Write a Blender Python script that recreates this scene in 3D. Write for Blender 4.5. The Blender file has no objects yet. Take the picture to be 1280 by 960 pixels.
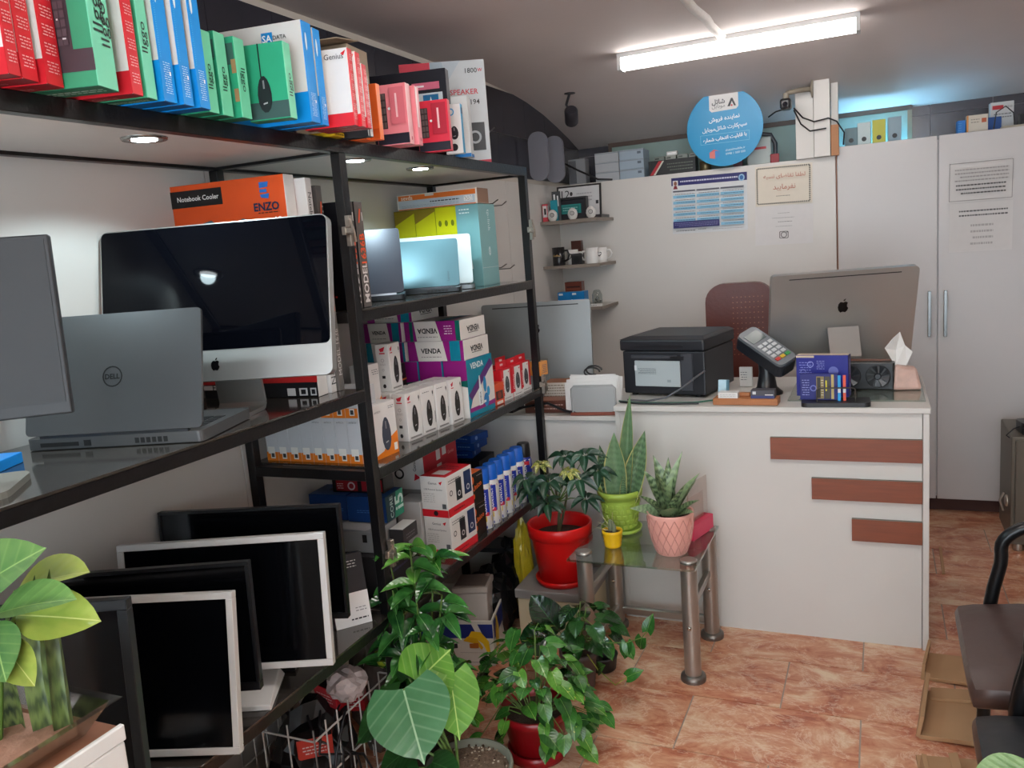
import bpy, math, random
from mathutils import Vector, Matrix

SC = bpy.context.scene
COL = SC.collection
RND = random.Random(7)
PI = math.pi

# ------------------------------------------------------------------ camera
cam_d = bpy.data.cameras.new('camera')
cam = bpy.data.objects.new('camera', cam_d)
COL.objects.link(cam)
SC.camera = cam
cam_d.sensor_fit = 'HORIZONTAL'
cam_d.sensor_width = 36.0
cam_d.lens = 1031.89 * 36.0 / 1280.0
cam_d.clip_start = 0.02
YAW, PIT, ROL = 0.4257, -0.1611, -0.0788
_F = Vector((-math.sin(YAW) * math.cos(PIT), math.cos(YAW) * math.cos(PIT), math.sin(PIT)))
_R = Vector((math.cos(YAW), math.sin(YAW), 0))
_U = _R.cross(_F)
_R2 = _R * math.cos(ROL) + _U * math.sin(ROL)
_U2 = -_R * math.sin(ROL) + _U * math.cos(ROL)
_m = Matrix((_R2, _U2, -_F)).transposed().to_4x4()
_m.translation = Vector((0, 0, 1.5857))
cam.matrix_world = _m

# ------------------------------------------------------------------ world, exposure
w = bpy.data.worlds.new('daylight')
SC.world = w
w.use_nodes = True
w.node_tree.nodes['Background'].inputs[0].default_value = (0.95, 0.97, 1.0, 1)
w.node_tree.nodes['Background'].inputs[1].default_value = 7.0
SC.view_settings.view_transform = 'Standard'
SC.view_settings.look = 'None'
SC.view_settings.gamma = 1.0
SC.view_settings.use_curve_mapping = False
SC.view_settings.exposure = 0.0
UNSEEN_TUBE_POWER = 50.0        # emission of the unseen ceiling tubes over the shop floor
REAR_POWER = 20.0        # emission of the weaker tube at the back
SPOT_POWER = 2.3        # watts of each shelf downlight
BLUE_POWER = 6.0        # watts of the assumed cold lamp behind the post

# ------------------------------------------------------------------ materials
def lin(c):
    c = c / 255.0
    return c / 12.92 if c <= 0.04045 else ((c + 0.055) / 1.055) ** 2.4
def rgb(h):
    if isinstance(h, str):
        h = h.lstrip('#')
        h = [int(h[i:i + 2], 16) for i in (0, 2, 4)]
    return (lin(h[0]), lin(h[1]), lin(h[2]), 1.0)
MATS = {}
def mat(name, col='#808080', rough=0.5, metal=0.0, noise=0.0, scale=12.0, bump=0.0, bscale=60.0, emit=0.0, ecol=None, spec=None, coat=0.0, stretch=None):
    if name in MATS:
        return MATS[name]
    m = bpy.data.materials.new(name)
    m.use_nodes = True
    nt = m.node_tree
    b = nt.nodes['Principled BSDF']
    c = rgb(col)
    b.inputs['Base Color'].default_value = c
    b.inputs['Roughness'].default_value = rough
    b.inputs['Metallic'].default_value = metal
    if spec is not None:
        b.inputs['Specular IOR Level'].default_value = spec
    if coat:
        b.inputs['Coat Weight'].default_value = coat
        b.inputs['Coat Roughness'].default_value = 0.08
    if emit:
        b.inputs['Emission Color'].default_value = rgb(ecol or col)
        b.inputs['Emission Strength'].default_value = emit
    if noise or bump:
        tc = nt.nodes.new('ShaderNodeTexCoord')
        src = tc.outputs['Object']
        if stretch:
            mp = nt.nodes.new('ShaderNodeMapping')
            mp.inputs['Scale'].default_value = stretch
            nt.links.new(src, mp.inputs[0])
            src = mp.outputs[0]
    if noise:
        n = nt.nodes.new('ShaderNodeTexNoise')
        n.inputs['Scale'].default_value = scale
        n.inputs['Detail'].default_value = 5
        nt.links.new(src, n.inputs['Vector'])
        mx = nt.nodes.new('ShaderNodeMix')
        mx.data_type = 'RGBA'
        mx.inputs[6].default_value = tuple(max(0, x * (1 - noise)) for x in c[:3]) + (1,)
        mx.inputs[7].default_value = tuple(min(1, x * (1 + noise)) for x in c[:3]) + (1,)
        nt.links.new(n.outputs['Fac'], mx.inputs[0])
        nt.links.new(mx.outputs[2], b.inputs['Base Color'])
    if bump:
        n2 = nt.nodes.new('ShaderNodeTexNoise')
        n2.inputs['Scale'].default_value = bscale
        n2.inputs['Detail'].default_value = 3
        nt.links.new(src, n2.inputs['Vector'])
        bp = nt.nodes.new('ShaderNodeBump')
        bp.inputs['Strength'].default_value = bump
        bp.inputs['Distance'].default_value = 0.01
        nt.links.new(n2.outputs['Fac'], bp.inputs['Height'])
        nt.links.new(bp.outputs['Normal'], b.inputs['Normal'])
    MATS[name] = m
    return m
def card(h, rough=0.38):
    """printed cardboard / ink of one colour"""
    return mat('card_' + h.lstrip('#') + ('_%d' % int(rough * 100)), h, rough, noise=0.04, scale=30, spec=0.32)
def glassy(name, col, mixf=0.12, rough=0.03, tint=None):
    """thin clear sheet: mostly see-through with a mirror-like skin"""
    if name in MATS:
        return MATS[name]
    m = bpy.data.materials.new(name)
    m.use_nodes = True
    nt = m.node_tree
    nt.nodes.remove(nt.nodes['Principled BSDF'])
    out = nt.nodes['Material Output']
    tr = nt.nodes.new('ShaderNodeBsdfTransparent')
    tr.inputs[0].default_value = rgb(col)
    gl = nt.nodes.new('ShaderNodeBsdfGlossy')
    gl.inputs['Roughness'].default_value = rough
    lw = nt.nodes.new('ShaderNodeLayerWeight')
    lw.inputs[0].default_value = 0.5
    fr = nt.nodes.new('ShaderNodeMath')
    fr.operation = 'POWER'
    nt.links.new(lw.outputs['Facing'], fr.inputs[0])
    fr.inputs[1].default_value = 4.0
    ad = nt.nodes.new('ShaderNodeMath')
    ad.operation = 'ADD'
    ad.inputs[1].default_value = mixf
    ad.use_clamp = True
    nt.links.new(fr.outputs[0], ad.inputs[0])
    mx = nt.nodes.new('ShaderNodeMixShader')
    nt.links.new(ad.outputs[0], mx.inputs[0])
    nt.links.new(tr.outputs[0], mx.inputs[1])
    nt.links.new(gl.outputs[0], mx.inputs[2])
    nt.links.new(mx.outputs[0], out.inputs[0])
    MATS[name] = m
    return m
def leafmat(name, dark, light, rib=None, vari=0.0, bands=0.0, rough=0.28, edge=None, veins=0.0):
    """leaf: noise between two greens, a paler midrib, optional cross bands (snake plant) and pale margin"""
    if name in MATS:
        return MATS[name]
    m = bpy.data.materials.new(name)
    m.use_nodes = True
    nt = m.node_tree
    b = nt.nodes['Principled BSDF']
    b.inputs['Roughness'].default_value = rough
    N = nt.nodes.new
    L = nt.links.new
    tc = N('ShaderNodeTexCoord')
    oi = N('ShaderNodeObjectInfo')
    no = N('ShaderNodeTexNoise')
    no.inputs['Scale'].default_value = 3.0
    no.inputs['Detail'].default_value = 4
    sep = N('ShaderNodeSeparateXYZ')
    L(tc.outputs['Generated'], sep.inputs[0])
    L(tc.outputs['Generated'], no.inputs['Vector'])
    ad = N('ShaderNodeMath'); ad.operation = 'ADD'
    L(no.outputs['Fac'], ad.inputs[0])
    rs = N('ShaderNodeMath'); rs.operation = 'MULTIPLY_ADD'
    L(oi.outputs['Random'], rs.inputs[0]); rs.inputs[1].default_value = 0.7; rs.inputs[2].default_value = -0.35
    L(rs.outputs[0], ad.inputs[1])
    mx = N('ShaderNodeMix'); mx.data_type = 'RGBA'
    mx.inputs[6].default_value = rgb(dark); mx.inputs[7].default_value = rgb(light)
    L(ad.outputs[0], mx.inputs[0])
    last = mx.outputs[2]
    ab = N('ShaderNodeMath'); ab.operation = 'SUBTRACT'; L(sep.outputs[0], ab.inputs[0]); ab.inputs[1].default_value = 0.5
    a2 = N('ShaderNodeMath'); a2.operation = 'ABSOLUTE'; L(ab.outputs[0], a2.inputs[0])
    def over(fac, col):
        nonlocal last
        q = N('ShaderNodeMix'); q.data_type = 'RGBA'
        L(fac, q.inputs[0]); L(last, q.inputs[6]); q.inputs[7].default_value = rgb(col)
        last = q.outputs[2]
    if bands:
        wv = N('ShaderNodeTexWave'); wv.wave_type = 'BANDS'; wv.bands_direction = 'Y'
        wv.inputs['Scale'].default_value = bands; wv.inputs['Distortion'].default_value = 4.0
        wv.inputs['Detail'].default_value = 3; wv.inputs['Detail Scale'].default_value = 2.2
        L(tc.outputs['Generated'], wv.inputs[0])
        mu = N('ShaderNodeMath'); mu.operation = 'MULTIPLY'; L(wv.outputs['Fac'], mu.inputs[0]); mu.inputs[1].default_value = 0.85
        over(mu.outputs[0], light)
    if vari:
        n3 = N('ShaderNodeTexNoise'); n3.inputs['Scale'].default_value = 5.0; n3.noise_dimensions = '4D'
        L(tc.outputs['Generated'], n3.inputs['Vector']); 
        w4 = N('ShaderNodeMath'); w4.operation = 'MULTIPLY'; L(oi.outputs['Random'], w4.inputs[0]); w4.inputs[1].default_value = 30
        L(w4.outputs[0], n3.inputs['W'])
        gt = N('ShaderNodeMath'); gt.operation = 'GREATER_THAN'; L(n3.outputs['Fac'], gt.inputs[0]); gt.inputs[1].default_value = 1 - vari
        over(gt.outputs[0], edge or rib or light)
    if rib:
        lt = N('ShaderNodeMath'); lt.operation = 'LESS_THAN'; L(a2.outputs[0], lt.inputs[0]); lt.inputs[1].default_value = 0.011
        over(lt.outputs[0], rib)
    # side veins as fine relief
    wv2 = N('ShaderNodeTexWave'); wv2.wave_type = 'BANDS'; wv2.bands_direction = 'Y'; wv2.inputs['Scale'].default_value = 2.0
    cm = N('ShaderNodeCombineXYZ'); yy = N('ShaderNodeMath'); yy.operation = 'MULTIPLY_ADD'
    L(a2.outputs[0], yy.inputs[0]); yy.inputs[1].default_value = -0.7; L(sep.outputs[1], yy.inputs[2]); L(yy.outputs[0], cm.inputs[1])
    L(cm.outputs[0], wv2.inputs[0])
    if veins:
        vp = N('ShaderNodeMath'); vp.operation = 'POWER'; L(wv2.outputs['Fac'], vp.inputs[0]); vp.inputs[1].default_value = 14.0
        vm = N('ShaderNodeMath'); vm.operation = 'MULTIPLY'; L(vp.outputs[0], vm.inputs[0]); vm.inputs[1].default_value = veins
        over(vm.outputs[0], rib)
    L(last, b.inputs['Base Color'])
    bp = N('ShaderNodeBump'); bp.inputs['Strength'].default_value = 0.10; bp.inputs['Distance'].default_value = 0.004
    L(wv2.outputs['Fac'], bp.inputs['Height']); L(bp.outputs['Normal'], b.inputs['Normal'])
    MATS[name] = m
    return m

# ------------------------------------------------------------------ mesh builder
class MB:
    def __init__(s):
        s.v = []; s.f = []; s.m = []; s.mats = []; s.sm = []
    def mi(s, m):
        if m not in s.mats:
            s.mats.append(m)
        return s.mats.index(m)
    def add(s, vs, fs, m, M=None, smooth=False):
        o = len(s.v)
        for p in vs:
            p = Vector(p)
            s.v.append(tuple(M @ p) if M is not None else tuple(p))
        i = s.mi(m)
        for f in fs:
            s.f.append([o + k for k in f]); s.m.append(i); s.sm.append(smooth)
        return s
    def box(s, x0, y0, z0, x1, y1, z1, m, M=None, faces=None):
        vs = [(x0,y0,z0),(x1,y0,z0),(x1,y1,z0),(x0,y1,z0),(x0,y0,z1),(x1,y0,z1),(x1,y1,z1),(x0,y1,z1)]
        q = {'bottom':(0,3,2,1),'top':(4,5,6,7),'front':(0,1,5,4),'right':(1,2,6,5),'back':(2,3,7,6),'left':(3,0,4,7)}
        o = len(s.v)
        s.v += [tuple(M @ Vector(p)) if M is not None else p for p in vs]
        for k, f in q.items():
            mm = (faces or {}).get(k, m)
            s.f.append([o + i for i in f]); s.m.append(s.mi(mm)); s.sm.append(False)
        return s
    def cbox(s, c, d, m, M=None, faces=None):
        return s.box(c[0]-d[0]/2, c[1]-d[1]/2, c[2]-d[2]/2, c[0]+d[0]/2, c[1]+d[1]/2, c[2]+d[2]/2, m, M, faces)
    def prism(s, poly, h0, h1, m, M=None, smooth=False):
        """poly in local xy (counter-clockwise), extruded along z"""
        n = len(poly)
        vs = [(x, y, h0) for x, y in poly] + [(x, y, h1) for x, y in poly]
        s.add(vs, [list(range(n))[::-1], [n + i for i in range(n)]], m, M)
        s.add(vs, [(i, (i+1) % n, n + (i+1) % n, n + i) for i in range(n)], m, M, smooth)
        return s
    def lathe(s, prof, m, n=20, M=None, smooth=True, caps=True):
        vs = []; fs = []
        for r, z in prof:
            for i in range(n):
                a = 2 * PI * i / n
                vs.append((r * math.cos(a), r * math.sin(a), z))
        for j in range(len(prof) - 1):
            for i in range(n):
                fs.append((j*n+i, j*n+(i+1) % n, (j+1)*n+(i+1) % n, (j+1)*n+i))
        s.add(vs, fs, m, M, smooth)
        if caps:
            k = len(prof) - 1
            s.add(vs[:n], [list(range(n))[::-1]], m, M)
            s.add(vs[k*n:], [list(range(n))], m, M)
        return s
    def tube(s, pts, r, m, n=8, M=None, smooth=True, taper=None):
        pts = [Vector(p) for p in pts]
        vs = []; fs = []
        up = Vector((0, 0, 1))
        for k, p in enumerate(pts):
            t = (pts[min(k+1, len(pts)-1)] - pts[max(k-1, 0)])
            if t.length < 1e-9: t = Vector((0, 0, 1))
            t.normalize()
            if k == 0:
                a = t.cross(up)
                if a.length < 1e-3: a = t.cross(Vector((1, 0, 0)))
            else:
                a = a - t * a.dot(t)
                if a.length < 1e-5: a = t.cross(Vector((1, 0, 0)))
            a.normalize(); b = t.cross(a)
            rr = r if taper is None else r * (1 + (taper - 1) * k / (len(pts) - 1))
            for i in range(n):
                an = 2 * PI * i / n
                vs.append(p + (a * math.cos(an) + b * math.sin(an)) * rr)
        for j in range(len(pts) - 1):
            for i in range(n):
                fs.append((j*n+(i+1) % n, j*n+i, (j+1)*n+i, (j+1)*n+(i+1) % n))
        s.add(vs, fs, m, M, smooth)
        k = len(pts) - 1
        s.add(vs[:n], [list(range(n))], m, M); s.add(vs[k*n:], [list(range(n))[::-1]], m, M)
        return s
    def mesh(s, name):
        me = bpy.data.meshes.new(name)
        me.from_pydata(s.v, [], s.f)
        for m in s.mats: me.materials.append(m)
        me.polygons.foreach_set('material_index', s.m)
        me.polygons.foreach_set('use_smooth', s.sm)
        me.update()
        return me
    def build(s, name, parent=None, M=None, bevel=0.0, seg=2):
        return link(name, s.mesh(name), parent, M, bevel, seg)
def link(name, me, parent=None, M=None, bevel=0.0, seg=2):
    o = bpy.data.objects.new(name, me)
    COL.objects.link(o)
    if parent is not None: o.parent = parent
    if M is not None: o.matrix_local = M
    if bevel:
        b = o.modifiers.new('bevel', 'BEVEL'); b.width = bevel; b.segments = seg; b.limit_method = 'ANGLE'; b.angle_limit = 0.7
    return o
def T(x=0, y=0, z=0, rz=0, rx=0, ry=0, s=None):
    M = Matrix.Translation((x, y, z)) @ Matrix.Rotation(math.radians(rz), 4, 'Z') @ Matrix.Rotation(math.radians(ry), 4, 'Y') @ Matrix.Rotation(math.radians(rx), 4, 'X')
    if s: M = M @ Matrix.Diagonal((s[0], s[1], s[2], 1))
    return M
def tag(o, label, cat, group=None):
    o['label'] = label; o['category'] = cat
    if group: o['group'] = group
    return o
def thing(name, label, cat, x=0, y=0, z=0, rz=0, group=None, rx=0, ry=0):
    o = bpy.data.objects.new(name, None)
    COL.objects.link(o)
    o.matrix_world = T(x, y, z, rz, rx, ry)
    o.empty_display_size = 0.05
    return tag(o, label, cat, group)
def struct(o):
    o['kind'] = 'structure'
    return o
def arc(cx, cy, r, a0, a1, n):
    return [(cx + r * math.cos(math.radians(a0 + (a1 - a0) * i / n)), cy + r * math.sin(math.radians(a0 + (a1 - a0) * i / n))) for i in range(n + 1)]
def rrect(x0, y0, x1, y1, r, n=4):
    return arc(x1-r, y0+r, r, -90, 0, n) + arc(x1-r, y1-r, r, 0, 90, n) + arc(x0+r, y1-r, r, 90, 180, n) + arc(x0+r, y0+r, r, 180, 270, n)

# ------------------------------------------------------------------ lettering
_ft = None
_tc = {}
PF = {'ا':('ا','ﺎ',None,None),'آ':('ﺁ','ﺂ',None,None),'ب':('ﺏ','ﺐ','ﺑ','ﺒ'),'ت':('ﺕ','ﺖ','ﺗ','ﺘ'),'خ':('ﺥ','ﺦ','ﺧ','ﺨ'),'د':('ﺩ','ﺪ',None,None),'ر':('ﺭ','ﺮ',None,None),
      'س':('ﺱ','ﺲ','ﺳ','ﺴ'),'ش':('ﺵ','ﺶ','ﺷ','ﺸ'),'ض':('ﺽ','ﺾ','ﺿ','ﻀ'),'ط':('ﻁ','ﻂ','ﻃ','ﻄ'),'ف':('ﻑ','ﻒ','ﻓ','ﻔ'),'ق':('ﻕ','ﻖ','ﻗ','ﻘ'),'ک':('ﮎ','ﮏ','ﮐ','ﮑ'),
      'ل':('ﻝ','ﻞ','ﻟ','ﻠ'),'م':('ﻡ','ﻢ','ﻣ','ﻤ'),'ن':('ﻥ','ﻦ','ﻧ','ﻨ'),'و':('ﻭ','ﻮ',None,None),'ه':('ﻩ','ﻪ','ﻫ','ﻬ'),'ی':('ﯼ','ﯽ','ﯾ','ﯿ')}
def fa(s):
    """Persian text -> joined letter forms in drawing order (left to right)"""
    out = []
    for i, ch in enumerate(s):
        if ch not in PF:
            out.append('' if ch == '\u200c' else ch); continue
        f = PF[ch]
        prev = i > 0 and s[i-1] in PF and PF[s[i-1]][2] is not None
        nxt = i < len(s) - 1 and s[i+1] in PF and f[2] is not None
        out.append(f[3] if prev and nxt else f[1] if prev else f[2] if nxt else f[0])
    return ''.join(reversed(out))
def text_geo(s, bold=0.0):
    k = (s, bold)
    if k in _tc: return _tc[k]
    cu = bpy.data.curves.new('lettering', 'FONT')
    cu.body = s; cu.resolution_u = 2; cu.offset = bold
    o = bpy.data.objects.new('lettering', cu)
    COL.objects.link(o)
    dg = bpy.context.evaluated_depsgraph_get()
    me = bpy.data.meshes.new_from_object(o.evaluated_get(dg))
    vs = [(v.co.x, v.co.y) for v in me.vertices]; fs = [tuple(p.vertices) for p in me.polygons]
    bpy.data.objects.remove(o); bpy.data.curves.remove(cu); bpy.data.meshes.remove(me)
    if vs:
        x0 = min(v[0] for v in vs); x1 = max(v[0] for v in vs); y0 = min(v[1] for v in vs); y1 = max(v[1] for v in vs)
        vs = [(x - (x0+x1)/2, y - (y0+y1)/2) for x, y in vs]
        g = (vs, fs, x1-x0, y1-y0)
    else:
        g = ([], [], 1, 1)
    _tc[k] = g
    return g
def mouse_poly(u, v, ru, rv, n=14):
    return [(u + ru * math.cos(a) * (1 - 0.12 * math.sin(a)), v + rv * math.sin(a)) for a in [2*PI*i/n for i in range(n)]]
APPLE = [(0,.62),(.12,.70),(.34,.72),(.55,.55),(.46,.36),(.46,.10),(.62,-.10),(.50,-.42),(.30,-.62),(.12,-.58),(0,-.54),(-.12,-.58),(-.30,-.62),(-.52,-.35),(-.62,.05),(-.56,.45),(-.36,.70),(-.14,.70)]
APPLE_LEAF = [(.02,.78),(.20,.86),(.30,1.12),(.10,1.02),(.0,.90)]
def prints(parent, FM, W, H, items, names=('artwork', 'lettering')):
    """flat print on one face. FM maps face (u right, v up, out) metres to the parent. fractions of W,H in items"""
    art = MB(); let = MB(); k = 0
    for it in items:
        k += 1
        off = 0.0006 + 0.00025 * k
        t = it[0]
        if t == 'r':
            _, u0, v0, u1, v1, c = it
            art.add([(u0*W, v0*H, off), (u1*W, v0*H, off), (u1*W, v1*H, off), (u0*W, v1*H, off)], [(0,1,2,3)], card(c), FM)
        elif t == 'p':
            pts = [(a*W, b*H, off) for a, b in it[1]]
            art.add(pts, [list(range(len(pts)))], card(it[2]), FM)
        elif t == 'e':
            _, u, v, r, rv, c = it
            pts = [(u*W + r*math.cos(2*PI*i/16), v*H + rv*math.sin(2*PI*i/16), off) for i in range(16)]
            art.add(pts, [list(range(16))], card(c), FM)
        elif t == 'm':      # a computer mouse seen from above
            _, u, v, r, rv, c = it
            pts = [(a, b, off) for a, b in mouse_poly(u*W, v*H, r, rv)]
            art.add(pts, [list(range(len(pts)))], card(c, 0.3), FM)
            art.add([(u*W-r*.12, v*H+rv*.3, off+.0002), (u*W+r*.12, v*H+rv*.3, off+.0002), (u*W+r*.12, v*H+rv*.75, off+.0002), (u*W-r*.12, v*H+rv*.75, off+.0002)], [(0,1,2,3)], card('#85858a'), FM)
            art.add([(u*W-r*.3, v*H-rv*.55, off+.0002), (u*W+r*.3, v*H-rv*.5, off+.0002), (u*W+r*.3, v*H-rv*.42, off+.0002), (u*W-r*.3, v*H-rv*.47, off+.0002)], [(0,1,2,3)], card('#b0b0b4'), FM)
        elif t == 'ring':
            _, u, v, r, th, c = it
            n = 20
            vs = [(u*W + rr*math.cos(2*PI*i/n), v*H + rr*math.sin(2*PI*i/n), off) for rr in (r-th, r) for i in range(n)]
            art.add(vs, [(i, n+i, n+(i+1) % n, (i+1) % n) for i in range(n)], card(c), FM)
        elif t == 'lines':  # rows of small print too fine to read
            _, u0, v0, u1, v1, n, c = it
            for i in range(n):
                vv = v1 - (v1-v0) * (i+.5) / n; hh = (v1-v0) / n * 0.17
                a = u0 + (u1-u0) * 0.25 * ((i*37) % 10) / 10 * (i % 3 == 2)
                wd = max(.0, min(.010, (u1-a)*W*.34)); g = wd * .28; x = a*W; q = i*7 + 3
                while x < u1*W - 1e-5:          # broken into word-like strokes
                    q = (q*31 + 17) % 97; e = min(u1*W, x + wd*(.55 + q/97.0*.9))
                    art.add([(x, (vv-hh)*H, off), (e, (vv-hh)*H, off), (e, (vv+hh)*H, off), (x, (vv+hh)*H, off)], [(0,1,2,3)], card(c), FM)
                    x = e + g
        elif t == 'apple':
            _, u, v, r, c = it
            art.add([(u*W+a*r, v*H+b*r, off) for a, b in APPLE], [list(range(len(APPLE)))], mat('logo_black', '#08080a', 0.15), FM)
            art.add([(u*W+a*r, v*H+b*r, off) for a, b in APPLE_LEAF], [list(range(len(APPLE_LEAF)))], mat('logo_black', '#08080a', 0.15), FM)
        elif t == 't':      # u, v centre, length of the text in metres, text, colour, rotation, bold, stretch
            u, v, ln, s, c = it[1:6]
            rot = it[6] if len(it) > 6 else 0
            bold = it[7] if len(it) > 7 else 0.0
            st = it[8] if len(it) > 8 else 1.0
            vs, fs, tw, th = text_geo(s, bold)
            sc = ln / tw; ca, sa = math.cos(math.radians(rot)), math.sin(math.radians(rot))
            pts = []
            for x, y in vs:
                x *= sc; y *= sc * st
                pts.append((u*W + x*ca - y*sa, v*H + x*sa + y*ca, off))
            let.add(pts, fs, card(c), FM)
    if art.v: art.build(names[0], parent)
    if let.v: let.build(names[1], parent)
FACE = {}
def face_frame(face, w, d, h):
    """box local: x in [-w,0], y in [0,d], z in [0,h]"""
    if face == 'front': return Matrix(((1,0,0,-w),(0,0,-1,0),(0,1,0,0),(0,0,0,1))), w, h
    if face == 'right': return Matrix(((0,0,1,0),(1,0,0,0),(0,1,0,0),(0,0,0,1))), d, h
    if face == 'top': return Matrix(((1,0,0,-w),(0,1,0,0),(0,0,1,h),(0,0,0,1))), w, d
    if face == 'bottom': return Matrix(((1,0,0,-w),(0,-1,0,d),(0,0,-1,0),(0,0,0,1))), w, d
def carton(name, label, B, dim, yaw, col, fcols=None, pr=None, cat='box', group=None, rx=0, ry=0, bevel=0.0012, rough=0.38):
    """box whose near right bottom corner is B; dim = width along yaw, depth behind, height"""
    wd, d, h = dim
    m = MB()
    m.box(-wd, 0, 0, 0, d, h, card(col, rough), faces={k: card(c, rough) for k, c in (fcols or {}).items()})
    o = m.build(name, None, T(B[0], B[1], B[2], yaw, rx, ry), bevel, 1)
    tag(o, label, cat, group)
    for face, items in (pr or {}).items():
        FM, W, H = face_frame(face, wd, d, h)
        prints(o, FM, W, H, items)
    return o

# ================================================================== THE SETTING
def tilemat():
    m = bpy.data.materials.new('floor_tile')
    m.use_nodes = True
    nt = m.node_tree; N = nt.nodes.new; L = nt.links.new
    b = nt.nodes['Principled BSDF']
    b.inputs['Roughness'].default_value = 0.32
    tc = N('ShaderNodeTexCoord'); oi = N('ShaderNodeObjectInfo')
    of = N('ShaderNodeVectorMath'); of.operation = 'SCALE'
    cx = N('ShaderNodeCombineXYZ'); L(oi.outputs['Random'], cx.inputs[0]); L(oi.outputs['Random'], cx.inputs[2])
    L(cx.outputs[0], of.inputs[0]); of.inputs['Scale'].default_value = 23.0
    av = N('ShaderNodeVectorMath'); av.operation = 'ADD'
    L(tc.outputs['Object'], av.inputs[0]); L(of.outputs[0], av.inputs[1])
    mp = N('ShaderNodeMapping'); mp.inputs['Rotation'].default_value = (0, 0, 0.45); mp.inputs['Scale'].default_value = (1.0, 1.7, 1)
    L(av.outputs[0], mp.inputs[0])
    n1 = N('ShaderNodeTexNoise'); n1.inputs['Scale'].default_value = 6.0; n1.inputs['Detail'].default_value = 12; n1.inputs['Roughness'].default_value = .68; n1.inputs['Distortion'].default_value = .55
    L(mp.outputs[0], n1.inputs['Vector'])
    cr = N('ShaderNodeValToRGB'); e = cr.color_ramp.elements
    e[0].position = 0.33; e[0].color = rgb('#95472f')
    e[1].position = 0.68; e[1].color = rgb('#e2c8a8')
    x = e.new(0.43); x.color = rgb('#b97253')
    x = e.new(0.53); x.color = rgb('#cd9574')
    L(n1.outputs['Fac'], cr.inputs[0])
    n2 = N('ShaderNodeTexNoise'); n2.inputs['Scale'].default_value = 4.5; n2.inputs['Detail'].default_value = 12; n2.inputs['Roughness'].default_value = .7; n2.inputs['Distortion'].default_value = .8
    L(mp.outputs[0], n2.inputs['Vector'])
    vv = N('ShaderNodeMath'); vv.operation = 'SUBTRACT'; L(n2.outputs['Fac'], vv.inputs[0]); vv.inputs[1].default_value = 0.5
    va = N('ShaderNodeMath'); va.operation = 'ABSOLUTE'; L(vv.outputs[0], va.inputs[0])
    vr = N('ShaderNodeMapRange'); L(va.outputs[0], vr.inputs[0]); vr.inputs[1].default_value = 0.0; vr.inputs[2].default_value = 0.02; vr.inputs[3].default_value = 0.5; vr.inputs[4].default_value = 0.0
    mx = N('ShaderNodeMix'); mx.data_type = 'RGBA'; L(vr.outputs[0], mx.inputs[0]); L(cr.outputs[0], mx.inputs[6]); mx.inputs[7].default_value = rgb('#ead4bb')
    L(mx.outputs[2], b.inputs['Base Color'])
    bp = N('ShaderNodeBump'); bp.inputs['Strength'].default_value = 0.12; bp.inputs['Distance'].default_value = 0.004
    L(n1.outputs['Fac'], bp.inputs['Height']); L(bp.outputs['Normal'], b.inputs['Normal'])
    return m
GROUT = mat('grout', '#a3978b', 0.9, noise=0.15, scale=40)
XL, XRW, YF, YB = -1.80, 1.75, -1.9, 5.30
fl = struct(MB().box(XL-.1, YF, -0.10, XRW, YB, -0.003, GROUT).build('floor'))
tile_m = MB().box(0.0025, 0.0025, -0.012, 0.537, 0.321, 0.0, tilemat()).mesh('floor_tile')
row = 0
y = 2.336 - 13 * 0.3235
while y < YB - 0.02:
    even = (round((y - 2.336) / 0.3235)) % 2 == 0
    x = (-0.064 if even else -0.3139) - 0.5395 * 4
    while x < XRW:
        if x + 0.54 > XL and y > YF - .3:
            x0, x1 = max(x, XL-.1), min(x + 0.5395, XRW); y0, y1 = max(y, YF), min(y + .3235, YB)
            if x1 - x0 > .02 and y1 - y0 > .02:
                link('tile', tile_m, fl, Matrix.Translation((x0, y0, 0)) @ Matrix.Diagonal(((x1-x0)/0.5395, (y1-y0)/0.3235, 1, 1)))
        x += 0.5395
    y += 0.3235
WHITEWALL = mat('laminate_white', '#d2cec9', 0.42, noise=0.03, scale=3)
PLASTER = mat('plaster', '#cfc7bd', 0.75, noise=0.05, scale=2.5, bump=0.08, bscale=25)
DARKTILE = mat('navy_tile', '#32323c', 0.22, noise=0.25, scale=6)
DARKGAP = mat('tile_joint', '#9a989a', 0.8)
struct(MB().box(XL-.1, YF-.1, 0, XL, YB+.1, 2.6, PLASTER).build('wall_left'))
wl = bpy.data.objects['wall_left']
for i, (a, b) in enumerate(((-0.25, 1.90), (1.9025, 4.05), (4.0525, 4.825))):
    MB().box(XL, a, 0, XL+.015, b, 1.94, WHITEWALL).build('panel', wl, bevel=.001, seg=1)
tm = MB().box(0, 0.0015, 0.0015, 0.008, 0.2985, 0.2185, DARKTILE).mesh('wall_tile')
for i in range(18):
    for j in range(2):
        link('wall_tile', tm, wl, Matrix.Translation((XL, 0.2 + i * 0.30 - (0.0 if j else .08), 1.965 + j * 0.22)))
wb = struct(MB().box(XL-.1, YB, 0, XRW+.1, YB+.1, 2.6, mat('grout_wall', '#85838a', 0.8)).build('wall_back'))
tm2 = MB().box(0.0015, -0.008, 0.0015, 0.2985, 0, 0.2185, DARKTILE).mesh('wall_tile')
for i in range(12):
    for j in range(3):
        x0 = XL + i * 0.30 - 0.04
        link('wall_tile', tm2, wb, Matrix.Translation((x0, YB, 1.70 + j * 0.22)) )
struct(MB().box(XRW, YF-.1, 0, XRW+.1, YB+.1, 2.6, PLASTER).build('wall_right'))
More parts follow.
